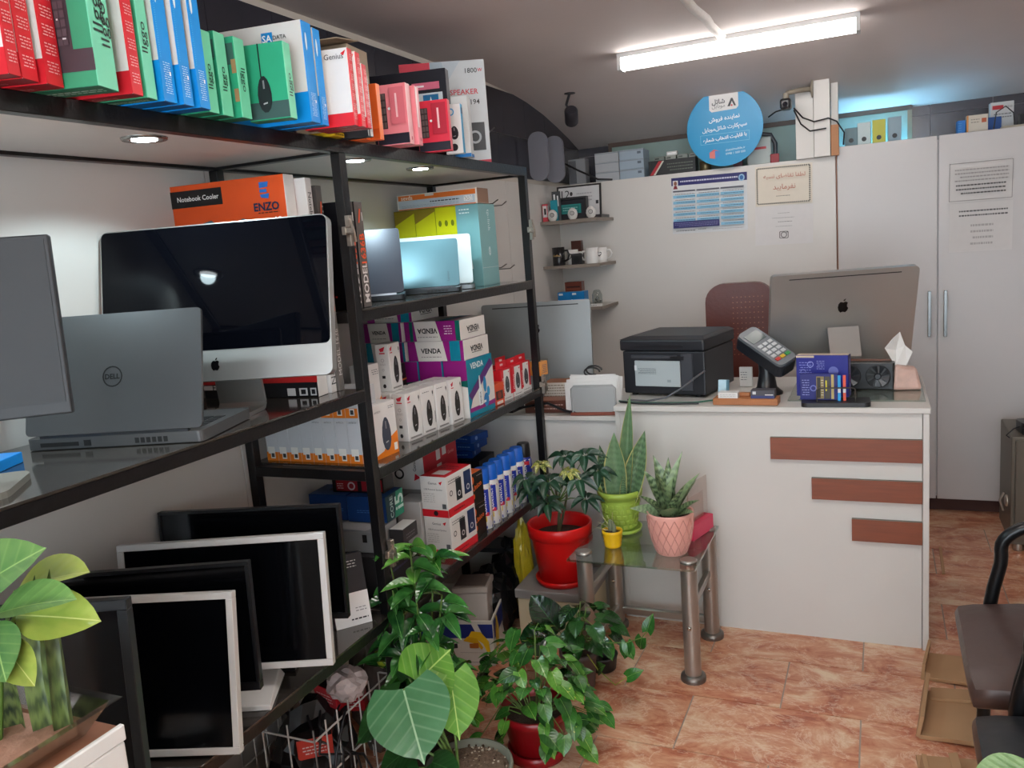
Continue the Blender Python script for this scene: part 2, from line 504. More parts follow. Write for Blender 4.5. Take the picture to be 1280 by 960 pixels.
# unseen shop front assumed behind the viewer, mostly glass to let daylight in
wf = struct(MB().box(XL-.1, YF-.1, 0, XL+.25, YF, 2.6, PLASTER).box(XRW-.25, YF-.1, 0, XRW+.1, YF, 2.6, PLASTER).box(XL+.25, YF-.1, 2.15, XRW-.25, YF, 2.6, PLASTER).box(XL+.25, YF-.1, 0, XRW-.25, YF, 0.25, PLASTER).build('wall_front'))
ALU = mat('aluminium', '#b9bbbd', 0.35, 0.9)
win = struct(MB().box(XL+.25, YF-.08, .25, XL+.30, YF-.02, 2.15, ALU).box(XRW-.30, YF-.08, .25, XRW-.25, YF-.02, 2.15, ALU).box(-.05, YF-.08, .25, 0, YF-.02, 2.15, ALU).box(XL+.25, YF-.08, 2.10, XRW-.25, YF-.02, 2.15, ALU).box(XL+.25, YF-.08, .25, XRW-.25, YF-.02, .30, ALU).build('assumed_window_1'))
for a, b in ((XL+.30, -.05), (0, XRW-.30)):
    MB().box(a, YF-.053, .30, b, YF-.047, 2.10, glassy('window_glass', '#f4fbff', 0.02)).build('pane', win)
# ceiling: flat, then sagging down towards the back wall
CEIL = mat('ceiling_paint', '#d6cbc8', 0.8, noise=0.10, scale=1.6, bump=0.15, bscale=9)
prof = [(YF-.1, 2.43), (3.3, 2.43), (3.9, 2.425), (4.2, 2.41), (4.45, 2.385), (4.7, 2.345), (4.9, 2.30), (5.1, 2.25), (YB, 2.19), (YB+.1, 2.17)]
cm = MB()
xs = [XL-.1, -.6, .6, XRW+.1]
vs = [(x, yy, zz) for yy, zz in prof for x in xs]
cm.add(vs, [(j*4+i, j*4+i+4, j*4+i+5, j*4+i+1) for j in range(len(prof)-1) for i in range(3)], CEIL, None, True)
cm.box(XL-.1, YF-.1, 2.60, XRW+.1, YB+.1, 2.65, CEIL)
struct(cm.build('ceiling'))
# plaster ridge hiding a cable on the ceiling
rd = MB(); rd.tube([(-.66, 2.5, 2.428), (-.632, 3.1, 2.426), (-.638, 3.3, 2.43), (-.620, 3.48, 2.424), (-.628, 3.6, 2.429), (-.618, 3.84, 2.42)], .020, mat('ridge_plaster', '#e6e2de', .8, bump=.6, bscale=40), 6)
struct(rd.build('trim_1'))

# ================================================================== LAMPS
LIT = mat('unseen_tube_diffuser', '#ffffff', 0.5, emit=UNSEEN_TUBE_POWER, ecol='#fffaf5')
LIT2 = mat('rear_tube_diffuser', '#ffffff', 0.5, emit=REAR_POWER, ecol='#fffaf5')
HOUSE = mat('lamp_housing', '#c9c9c8', 0.5)
def tube_lamp(label, x0, x1, y, z, group=None, rz=0, lit=LIT):
    t = thing('ceiling_light', label, 'light', (x0+x1)/2, y, z, rz, group)
    L2 = (x1-x0)/2
    MB().box(-L2, -.037, .027, L2, .037, .050, HOUSE).build('housing', t)
    MB().prism([(-.030, 0.026)] + arc(0, .010, .036, 175, 365, 10) + [(.030, .026)], -L2+.008, L2-.008, lit, Matrix(((0,0,1,0),(1,0,0,0),(0,1,0,0),(0,0,0,1)))).build('diffuser', t)
    for s in (-1, 1):
        MB().box(s*L2-.008, -.038, -.026, s*L2+.008, .038, .045, HOUSE).build('end_cap', t)
    return t
tube_lamp('lit white LED batten lamp on ceiling in front of the round blue sign', -1.08, -0.075, 3.87, 2.378, lit=LIT2)
tube_lamp('lit LED batten lamp assumed on ceiling over the middle of the shop floor', -0.75, 0.35, 1.55, 2.385)  # unseen lamp, assumed overhead to light the rack and the plants
tube_lamp('lit LED batten lamp added on ceiling near the shop window for fill light', -0.55, 0.55, -0.9, 2.385)  # unseen lamp added behind the viewer to brighten the room
bl = thing('assumed_lamp', 'assumed cold bluish lamp lying on cabinet top behind the lever arch files', 'light', -0.06, 5.21, 1.866)  # hidden lamp, assumed from the blue glow on the ceiling
MB().box(-.14, -.04, 0, .25, .04, .035, HOUSE).build('housing', bl)
MB().box(-.13, -.03, .035, .24, .03, .043, mat('cold_diffuser', '#dff4ff', .5, emit=42, ecol='#7fc6ee')).build('diffuser', bl)

# ================================================================== THE BLACK RACK
IRON = mat('black_iron', '#121214', 0.33, 0.1, noise=0.35, scale=22, bump=0.10, bscale=90)
BOARD_W = mat('shelf_underside', '#cfcac4', 0.5, noise=.04)
SHELF_D = mat('dark_glossy_shelf', '#37332f', 0.10, noise=0.45, scale=5, stretch=(1.5, 9, 1), coat=.4)
XF, XB = -1.325, -1.785
PT = 0.03
YA, YE, YS = 1.948, 3.236, 0.24
rack = thing('display_rack', 'tall black iron rack with glossy dark shelves along the left wall', 'rack', XF, YA, 0)
RO = Matrix.Translation((-XF, -YA, 0))
def rbox(name, *a, m=IRON, bevel=.0015):
    return MB().box(*a, m, RO).build(name, rack, None, bevel, 1)
for yy in (YS, YA, YE):
    for x0 in (XF-PT, XB):
        rbox('post', x0, yy-PT, 0, x0+PT, yy, 1.878)
def level(z, y0, y1, h=PT):
    rbox('beam', XF-PT, y0, z-h, XF, y1, z)
    rbox('beam', XB, y0, z-h, XB+PT, y1, z)
def cross(z, yy, h=PT):
    rbox('beam', XB+PT, yy-PT, z-h, XF-PT, yy, z)
level(1.914, YS-PT, YE, .036)
for yy in (YS, YA, YE): cross(1.914, yy, .036)
for z, y0, y1 in ((1.226, YS, YA-PT), (0.55, YS, YA-PT), (1.448, YA, YE-PT), (0.99, YA, YE-PT), (0.55, YA, YE-PT)):
    level(z, y0, y1)
for z, yy in ((1.226, YS), (1.226, YA), (.55, YS), (.55, YA), (1.448, YE), (1.448, YA), (.99, YE), (.99, YA), (.55, YE)):
    cross(z, yy)
rbox('shelf_board', XB+PT, YS, 1.886, XF-PT, YA-PT, 1.908, m=BOARD_W)
rbox('shelf_board', XB+PT, YA, 1.886, XF-PT, YE-PT, 1.908, m=BOARD_W)
for z, y0, y1 in ((1.232, YS-.03, YA-PT), (.556, YS-.03, YA-PT), (1.454, YA, YE-PT), (.996, YA, YE-PT), (.556, YA, YE-PT)):
    rbox('shelf_board', XB+.002, y0, z-.006, XF+.002, y1, z, m=SHELF_D, bevel=.001)
CHROME = mat('hinge_metal', '#b9b2a8', 0.3, 0.9, noise=.3, scale=60)
def hinge(x, yy, z):
    M = RO @ T(x, yy, z)
    h = MB()
    h.cbox((.006, 0, 0), (.012, .045, .022), CHROME, M); h.cbox((.010, 0, .026), (.014, .016, .03), CHROME, M); h.cbox((.010, 0, -.026), (.014, .016, .03), CHROME, M)
    h.cbox((.018, -.008, 0), (.014, .02, .012), CHROME, M); h.tube([(.02, -.01, .03), (.024, .0, 0), (.02, .01, -.03)], .004, CHROME, 6, M)
    h.build('hinge', rack, None, .001, 1)
hinge(XF, YA-.034, 1.67); hinge(XF, YE-.02, 1.66); hinge(XF, YA+.004, .735); hinge(XF, YE-.01, 1.01)
RING = mat('downlight_ring', '#8f8d88', 0.25, 0.8)
LENS = mat('downlight_lens', '#ffffff', 0.4, emit=30, ecol='#f2fbff')
for x, yy in ((-1.457, 1.387), (-1.43, 2.15), (-1.44, 2.556), (-1.677, .80)):  # last one is unseen, assumed for the highlight on the black screen
    d = MB(); d.lathe([(.026, .003), (.028, -.003), (.047, -.004), (.049, .001), (.049, .004)], RING, 20, RO @ T(x, yy, 1.885))
    dl = d.build('downlight', rack)
    MB().lathe([(.0265, -.0035), (.0265, .002)], LENS, 18, RO @ T(x, yy, 1.884)).build('lens', dl)
    ld = bpy.data.lights.new('downlight_beam', 'SPOT'); ld.energy = SPOT_POWER * 4; ld.spot_size = 2.55; ld.spot_blend = .35; ld.color = (.72, .93, 1.0); ld.shadow_soft_size = .024
    lo = bpy.data.objects.new('downlight_beam', ld); COL.objects.link(lo); lo.parent = dl
    lo.matrix_local = RO @ T(x, yy, 1.872)

# ================================================================== BACK OF THE SHOP
pw = struct(MB().box(XL+.015, 4.825, 0, -.212, 5.24, 1.94, WHITEWALL).build('wall_partition'))
CABW = mat('cabinet_white', '#c8c5c4', 0.40, noise=.03, scale=3)
WOODEDGE = mat('brown_edge', '#8a5738', 0.5)
cab = thing('storage_cabinet', 'tall white storage cabinet with chrome bar handles and two taped notices', 'cabinet', -.205, 4.84, 0)
co = Matrix.Translation((.205, -4.84, 0))
MB().box(-.205, 4.85, .09, .80, 5.27, 1.865, CABW, co).build('body', cab)
MB().box(.22, 4.852, 1.865, .80, 5.27, 1.965, CABW, co).build('top_box', cab)
MB().box(-.2095, 4.83, .06, -.2045, 5.27, 1.975, WOODEDGE, co).build('edge_strip', cab)
MB().box(-.19, 4.89, 0, .79, 5.26, .09, mat('plinth_dark', '#4a2a24', .6), co).build('plinth', cab)
for k, (a, b) in enumerate(((-.203, .270), (.276, .790))):
    dr = MB().box(a, 4.828, .08, b, 4.848, 1.984, CABW, co).build('door', cab, None, .0015, 1)
    hx = .235 if k == 0 else .309
    hd = MB(); CH = mat('dark_chrome', '#6d6d6c', .25, 1.0)
    hd.box(hx-.008, 4.795, .965, hx+.008, 4.807, 1.205, CH, co); hd.box(hx-.006, 4.807, .975, hx+.006, 4.828, .99, CH, co); hd.box(hx-.006, 4.807, 1.18, hx+.006, 4.828, 1.195, CH, co)
    hd.build('handle', dr, None, .002, 1)

# counter ------------------------------------------------------------
CW = mat('counter_white', '#c8c4be', 0.38, noise=.04, scale=4)
WOOD = mat('counter_wood_strip', '#7c3f26', 0.42, noise=.28, scale=7, stretch=(1, 10, 14))
DARKE = mat('strip_edge', '#6f6a60', .6)
ct = thing('sales_counter', 'white sales counter with three stepped brown wooden strips on its front', 'counter', -.42, 3.53, 0)
cc = Matrix.Translation((.42, -3.53, 0))
MB().box(-1.0, 3.187, .90, .162, 3.87, .921, CW, cc).build('worktop', ct, None, .002, 1)
MB().box(-.98, 3.208, 0, .135, 3.226, .90, CW, cc).build('front_panel', ct)
MB().box(.137, 3.192, 0, .158, 3.86, .90, CW, cc).build('side_panel', ct, None, .0015, 1)
MB().box(-1.0, 3.208, 0, -.981, 3.86, .90, CW, cc).build('side_panel', ct)
for a, z0, z1 in ((-.386, .718, .803), (-.240, .566, .648), (-.101, .411, .496)):
    MB().box(a, 3.190, z0, .136, 3.2075, z1, WOOD, cc, {'top': DARKE}).build('wood_strip', ct)
MB().box(-.33, 3.30, .9215, .150, 3.862, .9275, glassy('counter_glass', '#e9f2ec', .10)).build('glass_top', ct, cc)
ds = thing('side_desk', 'lower white desk joining the sales counter beside the black rack', 'desk', -1.39, 3.55, 0)
dc = Matrix.Translation((1.39, -3.55, 0))
MB().box(-1.783, 3.245, .846, -1.003, 3.9, .866, CW, dc).build('worktop', ds, None, .002, 1)
MB().box(-1.78, 3.265, 0, -1.005, 3.283, .846, mat('desk_panel', '#cbc8c4', .45), dc).build('front_panel', ds)

# ================================================================== TOP OF THE RACK: BOXED KEYBOARDS, MICE, SPEAKERS
RED, GRN, GRND, BLU, WHT, INK = '#d2202e', '#4fb98c', '#3d9a72', '#0a8fe0', '#dedcd9', '#17171c'
ZT = 1.9145
G_TOP = 'boxed goods standing in a row on the rack top'
def redspine(n):
    it = []
    for i in range(n):
        v = .08 + i * .88 / n
        it.append(('lines', .18, v, .82, v + .62 / n, 4, '#eab2b2'))
    return it
def kbd(u0, v0, u1, v1, nx, ny, base='#3a3036', key='#57494f'):
    it = [('r', u0, v0, u1, v1, base)]
    for i in range(nx):
        for j in range(ny):
            a = u0 + (u1-u0) * (i + .12) / nx; b = v0 + (v1-v0) * (j + .12) / ny
            it.append(('r', a, b, a + (u1-u0) * .76 / nx, b + (v1-v0) * .76 / ny, key))
    return it
def red_box(label, x, y, d, yaw, h=.235, w_=.17, kb=True):
    fr = [('r', 0, 0, 1, .17, RED), ('t', .72, .90, .05, 'Genius', '#2a2a2e'), ('p', [(.86, .93), (.97, .97), (.92, .90)], RED)]
    if kb: fr += kbd(.05, .2, .36, .84, 3, 9, '#2c2a3c', '#454358')
    return carton('keyboard_box', label, (x, y, ZT), (w_, d, h), yaw, WHT, {'right': RED, 'bottom': '#8c1a22', 'left': RED, 'top': RED},
                  {'front': fr, 'right': redspine(7), 'bottom': [('t', .6, .5, .05, 'Genius', '#d8a0a0')]}, group=G_TOP)
red_box('pinkish red keyboard box with white print, first in the row on the rack top', -1.232, .924, .030, 18, kb=False)
red_box('red keyboard box with white spine print, wedged behind the pinkish one', -1.245, .957, .040, 18, kb=False)
red_box('white and red keyboard box just before the first green box', -1.253, 1.006, .046, 18, kb=False)
def green_kb(label, x, y, d, yaw, w_, h):
    fr = [('r', .0, .10, .78, .62, '#4a3e44'), ('r', .0, .10, 1, .24, '#4a3e44')] + kbd(.56, .26, .76, .60, 3, 6, '#4a3e44', '#5a4c52') + [('r', .70, .30, .74, .31, '#d8d8d8'), ('r', .66, .42, .68, .43, '#d8d8d8')]
    return carton('keyboard_box', label, (x, y, ZT), (w_, d, h), yaw, GRN, {'front': GRND, 'right': '#74d2ae', 'bottom': '#2a6b50'},
                  {'front': fr, 'right': [('t', .45, .52, .085, 'llggo', '#1c2a26', 90, 0, .8), ('t', .72, .42, .075, 'llggo', '#1c2a26', 90, 0, .8)], 'bottom': [('lines', .3, .3, .95, .7, 2, '#cfe2d8')]}, group=G_TOP)
green_kb('large green keyboard box with dark numeric pad picture', -1.212, 1.072, .062, 18, .16, .26)
red_box('white and red keyboard box between the two tall green boxes', -1.225, 1.155, .034, 15, kb=False)
carton('keyboard_box', 'slim green box between red spine and first blue box', (-1.236, 1.199, ZT), (.16, .033, .25), 15, GRN, {'right': '#74d2ae', 'bottom': '#2a6b50'},
       {'right': [('t', .45, .44, .055, 'llggo', '#1c2a26', 90, 0, .8)], 'bottom': [('lines', .3, .3, .95, .7, 2, '#cfe2d8')]}, group=G_TOP)
def blue_box(label, x, y, d, yaw, h, w_=.18, front=None):
    sp = [('e', .30, .80, .004, .02, '#e4f2fa'), ('lines', .22, .06, .72, .30, 14, '#bfe4f8'), ('r', .60, .20, .72, .23, '#ffffff'), ('lines', .08, .32, .14, .98, 40, '#5cc0f2')]
    return carton('keyboard_box', label, (x, y, ZT), (w_, d, h), yaw, WHT, {'right': BLU, 'bottom': '#0b5a9a', 'top': BLU},
                  {'front': [('r', 0, 0, 1, .30, BLU)] + (front or []), 'right': sp}, group=G_TOP)
blue_box('tall blue and white keyboard box next to the slim green one', -1.238, 1.241, .043, 12, .25)
blue_box('tall blue and white keyboard box in the middle of three blue spines', -1.240, 1.292, .036, 12, .25)
blue_box('tall blue and white keyboard box beside the small green mouse boxes', -1.243, 1.338, .038, 11, .25)
def green_mouse(label, x, y, d, yaw, w_, h, front=None, sp=None):
    return carton('mouse_box', label, (x, y, ZT), (w_, d, h), yaw, GRN, {'front': '#2fa57c', 'right': '#6fcea6', 'bottom': '#2a6b50'},
                  {'front': front or [], 'right': [sp or ('t', .5, .45, .050, 'llggo', '#1c2a26', 90, 0, .8)]}, group=G_TOP)
green_mouse('small green mouse box squeezed behind the last blue spine', -1.266, 1.388, .036, 10, .12, .165)
green_mouse('small green mouse box with white hanging slot and grey print', -1.273, 1.436, .040, 10, .12, .172,
            [('r', .05, .68, .97, .90, '#3f6a60'), ('r', .35, .74, .55, .86, '#e4e8e6'), ('r', .3, .66, .97, .672, '#1d5f48'), ('r', .45, .50, .60, .60, '#e4e8e6'), ('r', .62, .10, .76, .22, '#3f6a60')])
green_mouse('small green mouse box with torn tan edge and flipped lettering', -1.267, 1.488, .040, 10, .12, .170,
            [('r', .05, .66, .97, .92, '#3f6a60'), ('r', .90, .55, .99, .72, '#a8845c'), ('r', .90, .2, .99, .36, '#a8845c')], ('t', .5, .48, .050, 'llggo', '#1c2a26', -90, 0, .8))
green_mouse('green mouse box with black wired mouse picture on its front', -1.202, 1.570, .034, 12, .100, .165,
            [('r', .02, .02, 1, .24, '#3f5a58'), ('r', .38, .5, .41, 1, '#14181a'), ('m', .44, .34, .017, .040, '#24282c')])
blue_box('tall white and blue keyboard mouse box printed with a blue word mark', -1.204, 1.648, .046, 9, .226, .26,
         [('r', .60, .80, .71, .92, '#1287cf'), ('t', .655, .86, .025, 'SA', '#ffffff', 0, .02), ('t', .78, .862, .034, 'DATA', '#222226', 0, .01), ('t', .72, .74, .062, 'Model: SKM-1655', '#8a8a8c')])
blue_box('narrower white and blue box just before the white and red one', -1.215, 1.705, .034, 9, .222, .16)
red_box('white and red keyboard box with red arrow mark on its white front', -1.169, 1.772, .028, 12, .182, .13)
red_box('red keyboard box second of three identical red spines', -1.168, 1.803, .028, 12, .178, .12, False)
red_box('shorter red keyboard box third of three red spines', -1.172, 1.834, .028, 12, .155, .12, False)
carton('cable_box', 'flat yellow and black box lying under the red boxes', (-1.30, 1.872, ZT), (.10, .055, .012), 8, '#d9b21a', {'bottom': '#caa51a'}, {'right': [('lines', .1, .2, .9, .8, 1, '#222222')]}, group=G_TOP)
carton('cable_box', 'slim black and white box with vertical print beside orange spine', (-1.249, 1.955, ZT), (.12, .030, .160), 8, '#2a2a2e', {'right': '#c9c8c6'}, {'right': [('r', 0, 0, .35, 1, '#26262a'), ('lines', .42, .08, .8, .92, 26, '#33333a')]}, group=G_TOP)
carton('cable_box', 'slim orange box standing beside the pink keypad boxes', (-1.262, 2.035, ZT), (.11, .022, .150), 6, '#e2622a', {'right': '#ee7a3c'}, {'front': [('r', .7, .02, .98, .2, '#c44e1c')]}, group=G_TOP)
carton('cable_box', 'short orange box lying behind the slim orange one', (-1.286, 1.998, ZT), (.09, .028, .022), 6, '#e2622a', group=G_TOP)
PAD = lambda b: [('r', .02, .02, 1, .19, '#22202c')] + kbd(.06, .28, .36, .86, 3, 5, '#3e3436', '#675c5c') + [('r', .50, .34, .94, .94, b), ('r', .66, .45, .72, .84, '#f3c8cc'), ('e', .46, .60, .004, .004, '#ffffff')]
carton('keypad_box', 'pale pink keypad box with number pad picture', (-1.253, 2.180, ZT), (.100, .036, .172), 10, '#e98790', {'right': '#f0b9bd'}, {'front': PAD('#d9727e'), 'right': [('e', .5, .10, .004, .006, '#c04a58')]}, group=G_TOP)
carton('keypad_box', 'pale pink keypad box half hidden behind its twin', (-1.250, 2.226, ZT), (.100, .036, .170), 10, '#e98790', {'right': '#eb8f98'}, {'right': [('r', .1, .3, .5, .98, '#f7dcde'), ('e', .5, .10, .004, .006, '#c04a58')]}, group=G_TOP)
carton('keypad_box', 'deep red keypad box in front of the black graphics card carton', (-1.255, 2.440, ZT), (.105, .030, .160), 14, '#dd3148', {'right': '#e8606e'}, {'front': PAD('#b8263c')}, group=G_TOP)
carton('mouse_box', 'small white mouse box with blue side and round emblem', (-1.262, 2.545, ZT), (.060, .026, .160), 14, '#d5d4d2', {'right': '#3fa0cf'}, {'front': [('ring', .42, .84, .012, .004, '#3f95c6'), ('m', .55, .42, .014, .022, '#25252a'), ('e', .5, .13, .012, .012, '#222226')], 'right': [('r', .2, .8, .8, .92, '#1f4f86')]}, group=G_TOP)
carton('adapter_box', 'plain white box with blue foot behind the small mouse box', (-1.292, 2.662, ZT), (.110, .045, .205), 14, '#d9dcdc', {}, {'front': [('r', .0, 0, 1, .06, '#2472b4')], 'right': [('r', 0, 0, 1, .05, '#2472b4')]}, group=G_TOP)
carton('graphics_card_box', 'black graphics card carton with white lettering and blue badge', (-1.335, 2.60, ZT + .0), (.30, .045, .292), 14, '#1d1e28', {'right': '#2b2c36'},
       {'front': [('t', .36, .84, .12, 'GIGABYTE', '#e6e6e6', 0, .02), ('r', .60, .78, .92, .86, '#d06a84'), ('r', .63, .81, .74, .83, '#f0e8ea'), ('r', .66, .58, .95, .74, '#c8d6da'), ('r', .72, .60, .90, .72, '#1d6ea2'), ('p', [(.79, .62), (.83, .62), (.81, .70)], '#e4eef2')]}, group=G_TOP)
carton('speaker_box', 'big grey and red speaker carton with printed speaker picture', (-1.338, 2.925, ZT), (.315, .25, .375), 26, '#c8cdd0', {'left': '#7c1626', 'top': '#8a2a34', 'right': '#d8d8d6'},  # left side darkened to maroon to stand in for its shade
       {'front': [('r', 0, .80, .36, 1, '#cf3348'), ('t', .10, .89, .052, 'TSCO', '#ffffff', 0, .01), ('r', .185, .85, .19, .93, '#ffffff'), ('t', .275, .89, .045, fa('تسکو'), '#ffffff', 0, .01), ('p', [(.36, .70), (.55, 1), (.36, 1)], '#a9b8c4'), ('p', [(.5, 1), (.72, 1), (.55, .8)], '#b9c4cc'),
                  ('t', .84, .90, .044, '1800', '#2a2a2e', 0, .005), ('t', .945, .90, .018, 'W', '#cf3348', 0, .01), ('t', .30, .70, .16, 'MULTIMEDIA', '#5a5f66'), ('t', .74, .70, .105, 'SPEAKER', '#cc3346', 0, .01), ('t', .78, .60, .085, 'TS 2194', '#26262a', 0, .01),
                  ('r', .72, .13, .95, .40, '#24252b'), ('ring', .83, .26, .024, .008, '#a8adb2'), ('r', 0, 0, 1, .035, '#cf3348')]}, group=G_TOP)
hb = thing('handle_carton', 'worn tan carton with cut-out handle and loose top flap behind the red boxes', 'box', -1.56, 2.20, ZT, 8)
TAN = mat('tan_card', '#b3a48e', .8, noise=.1)
c = MB(); c.box(-.10, 0, 0, .10, .14, .32, TAN); c.build('body', hb)
MB().prism(rrect(-.045, .245, .045, .285, .015), 0, .0015, mat('slot_dark', '#5b5044', .9), Matrix(((1,0,0,0.02),(0,0,-1,0),(0,1,0,0),(0,0,0,1)))).build('handle_slot', hb)
f = MB(); f.box(-.11, -.06, .322, .12, .09, .325, TAN, T(0, 0, 0, 0, 8)); f.build('flap', hb)
carton('paper_box', 'olive yellow box peeking over white and red keyboard box', (-1.52, 1.93, ZT), (.12, .05, .28), 8, '#a7a04a', group=G_TOP)
carton('router_box', 'dark navy box with pale lid behind the handle carton', (-1.66, 2.70, ZT), (.10, .10, .33), 10, '#2e2f40', {'top': '#b8b9bd'}, {'front': [('lines', .1, .3, .3, .6, 5, '#8a8ca0')]}, group=G_TOP)

# ================================================================== LAPTOPS AND ALL-IN-ONE COMPUTERS
def laptop(label, x, y, z, rz, w_, d, t, lean, lid_h, lidcol, basecol, logo=None, group=None, metal=.3, edge='#3a3c40'):
    """origin: middle of the rear edge at the bottom; lid leans forward (away from its rear) by lean degrees"""
    o = thing('laptop', label, 'laptop', x, y, z, rz, group)
    LC = mat('lid_' + lidcol[1:], lidcol, .34, metal, noise=.04); BC = mat('base_' + basecol[1:], basecol, .4, metal); EC = mat('edge_' + edge[1:], edge, .3, .5)
    bs = MB().prism(rrect(-w_/2, 0, w_/2, d, .012), .002, t, BC).build('base', o, None, .002, 2)
    kb = MB()
    for i in range(13):
        for j in range(5):
            kb.cbox((-w_*.42 + i * w_*.84/12, d*.24 + j * d*.09, t + .0006), (w_*.84/12*.8, d*.07, .0012), mat('key_black', '#1c1d20', .5))
    kb.build('keyboard', bs)
    for i in range(6): MB().box(w_*.12 + i*.013, -.0006, t*.25, w_*.12 + i*.013 + .009, .001, t*.7, mat('vent_black', '#0c0d0e', .6)).build('vent', bs)
    MB().box(-w_*.42, -.0006, t*.3, -w_*.20, .001, t*.65, mat('vent_black', '#0c0d0e', .6)).build('vent', bs); MB().box(-w_*.17, -.0006, t*.25, -w_*.13, .001, t*.75, mat('vent_black', '#0c0d0e', .6)).build('port', bs)
    hg = MB(); hg.box(-w_*.42, .001, t*.8, w_*.42, .012, t + .006, EC); hg.build('hinge', o)
    M = T(0, .004, t + .002, 0, 90 - lean) 
    lid = MB().prism(rrect(-w_/2, .004, w_/2, lid_h, .010), -.0, .008, LC, None).build('lid', o, Matrix.Translation((0, .004, t + .002)) @ Matrix.Rotation(math.radians(90 - lean), 4, 'X') @ Matrix.Translation((0, 0, -.004)), .002, 2)
    # screen on the keyboard side (local -z of the lid once raised)
    MB().box(-w_*.47, .015, -.0012, w_*.47, lid_h - .008, 0, mat('screen_black', '#08090c', .08)).build('screen', lid)
    if logo: 
        prints(lid, T(0, 0, .008), 1, 1, logo, ('logo', 'lettering'))
    return o
def aio(label, x, y, z, rz, w_, h, tilt, stand_z, foot_d, cat='computer', group=None, chin=.075):
    """aluminium all-in-one: panel lower edge at height stand_z above z, panel centre on the origin; front faces -y"""
    o = thing('all_in_one_computer', label, cat, x, y, z, rz, group)
    AL = mat('brushed_aluminium', '#b4b3b0', .30, .75, noise=.03, scale=3); GL = mat('black_glass', '#05060b', .03, 0, spec=.14)
    PM = T(0, 0, stand_z, 0, -tilt) @ Matrix(((1,0,0,0),(0,0,1,0),(0,1,0,0),(0,0,0,1))) 
    # panel: local x, height, thickness along +y
    poly = rrect(-w_/2, 0, w_/2, h, .018)
    UP = T(0, 0, stand_z, 0, -tilt) @ Matrix(((1,0,0,0),(0,0,-1,0),(0,1,0,0),(0,0,0,1)))
    pn = MB().prism(poly, -.028, 0, AL, UP).build('panel', o, None, .004, 3)
    fr = [p for p in rrect(-w_/2 + .003, chin, w_/2 - .003, h - .003, .014)]
    MB().prism(fr, .0, .0014, GL, UP).build('screen', pn)
    MB().box(-w_*.38, h*.945, -.0290, w_*.38, h*.955, -.0282, mat('slot_black', '#2a2a2a', .6), UP).build('vent_slot', pn)
    prints(pn, UP, 1, 1, [('apple', 0, chin*.48, .018 if chin else .01, '#000')] if chin else [], ('logo', 'lettering'))
    BM = UP @ Matrix(((-1,0,0,0),(0,1,0,0),(0,0,-1,0),(0,0,0,1)))
    prints(pn, BM @ T(0, 0, .0280), 1, 1, [('apple', 0, h*.62, .034, '#000')], ('logo', 'lettering'))
    # stand: a bent plate with a cable hole
    sw = .062
    st = MB()
    top = UP @ Vector((0, h*.42, -.040)); tz = top.z; ty = top.y
    pts = [(ty, tz), (ty + .035, tz*.5), (foot_d*.62, .02), (foot_d*.62 - .01, .006), (-foot_d*.38, .004)]
    for a, b in zip(pts[:-1], pts[1:]):
        v = Vector((0, b[0]-a[0], b[1]-a[1])); n = Vector((0, -v.z, v.y)).normalized() * .005
        st.add([(-sw, a[0]+n.y, a[1]+n.z), (sw, a[0]+n.y, a[1]+n.z), (sw, b[0]+n.y, b[1]+n.z), (-sw, b[0]+n.y, b[1]+n.z),
                (-sw, a[0]-n.y, a[1]-n.z), (sw, a[0]-n.y, a[1]-n.z), (sw, b[0]-n.y, b[1]-n.z), (-sw, b[0]-n.y, b[1]-n.z)], [(0,1,2,3), (7,6,5,4), (0,4,5,1), (2,6,7,3), (1,5,6,2), (0,3,7,4)], AL)
    st.build('stand', o)
    a, b = pts[1], pts[2]
    mid = Vector((0, a[0]*.55 + b[0]*.45 + .007, a[1]*.55 + b[1]*.45)); v = Vector((0, b[0]-a[0], b[1]-a[1])); ang = math.degrees(math.atan2(v.y, -v.z))
    MB().lathe([(.024, -.002), (.024, .002)], mat('slot_black', '#2a2a2a', .6), 20, Matrix.Translation(mid) @ Matrix.Rotation(math.radians(-90 + ang), 4, 'X')).build('cable_hole', o)
    return o
# grey laptop with a round badge on its lid
laptop('dark grey laptop seen from behind, round maker badge on lid, beside the big black screen', -1.512, 1.236, 1.232, 18, .405, .25, .026, 15, .264, '#484a4c', '#525354',
       [('ring', 0.0, .125, .023, .003, '#0e0f12'), ('t', 0.0, .125, .034, 'DELL', '#0e0f12', 0, .03)])
aio('silver all-in-one computer with large black screen on the laptop shelf', -1.465, 1.507, 1.232, 16, .590, .385, 12, .097, .20)
mo = thing('monitor', 'dark grey flat monitor at the outer end of the laptop shelf', 'monitor', -1.485, .86, 1.232, 40)
DG = mat('matte_dark_grey', '#303336', .6); DG2 = mat('bezel_dark_grey', '#26282b', .5)
UPM = T(0, 0, .128, 0, -6) @ Matrix(((1,0,0,0),(0,0,-1,0),(0,1,0,0),(0,0,0,1)))
pn = MB().box(-.22, 0, -.02, .22, .318, 0, DG2, UPM).build('bezel', mo, None, .003, 2)
MB().box(-.212, .022, 0, .212, .310, .0012, DG, UPM).build('screen', pn)
MB().box(-.03, .03, .01, .03, .045, .22, mat('stand_grey', '#77766e', .4)).build('neck', mo)
MB().prism(rrect(-.11, -.06, .11, .12, .03), 0, .012, mat('stand_grey', '#77766e', .4)).build('foot', mo, None, .003)
carton('phone_box', 'small bright blue box lying on the laptop shelf edge', (-1.58, 1.02, 1.232), (.14, .09, .022), 25, '#1b86d6')

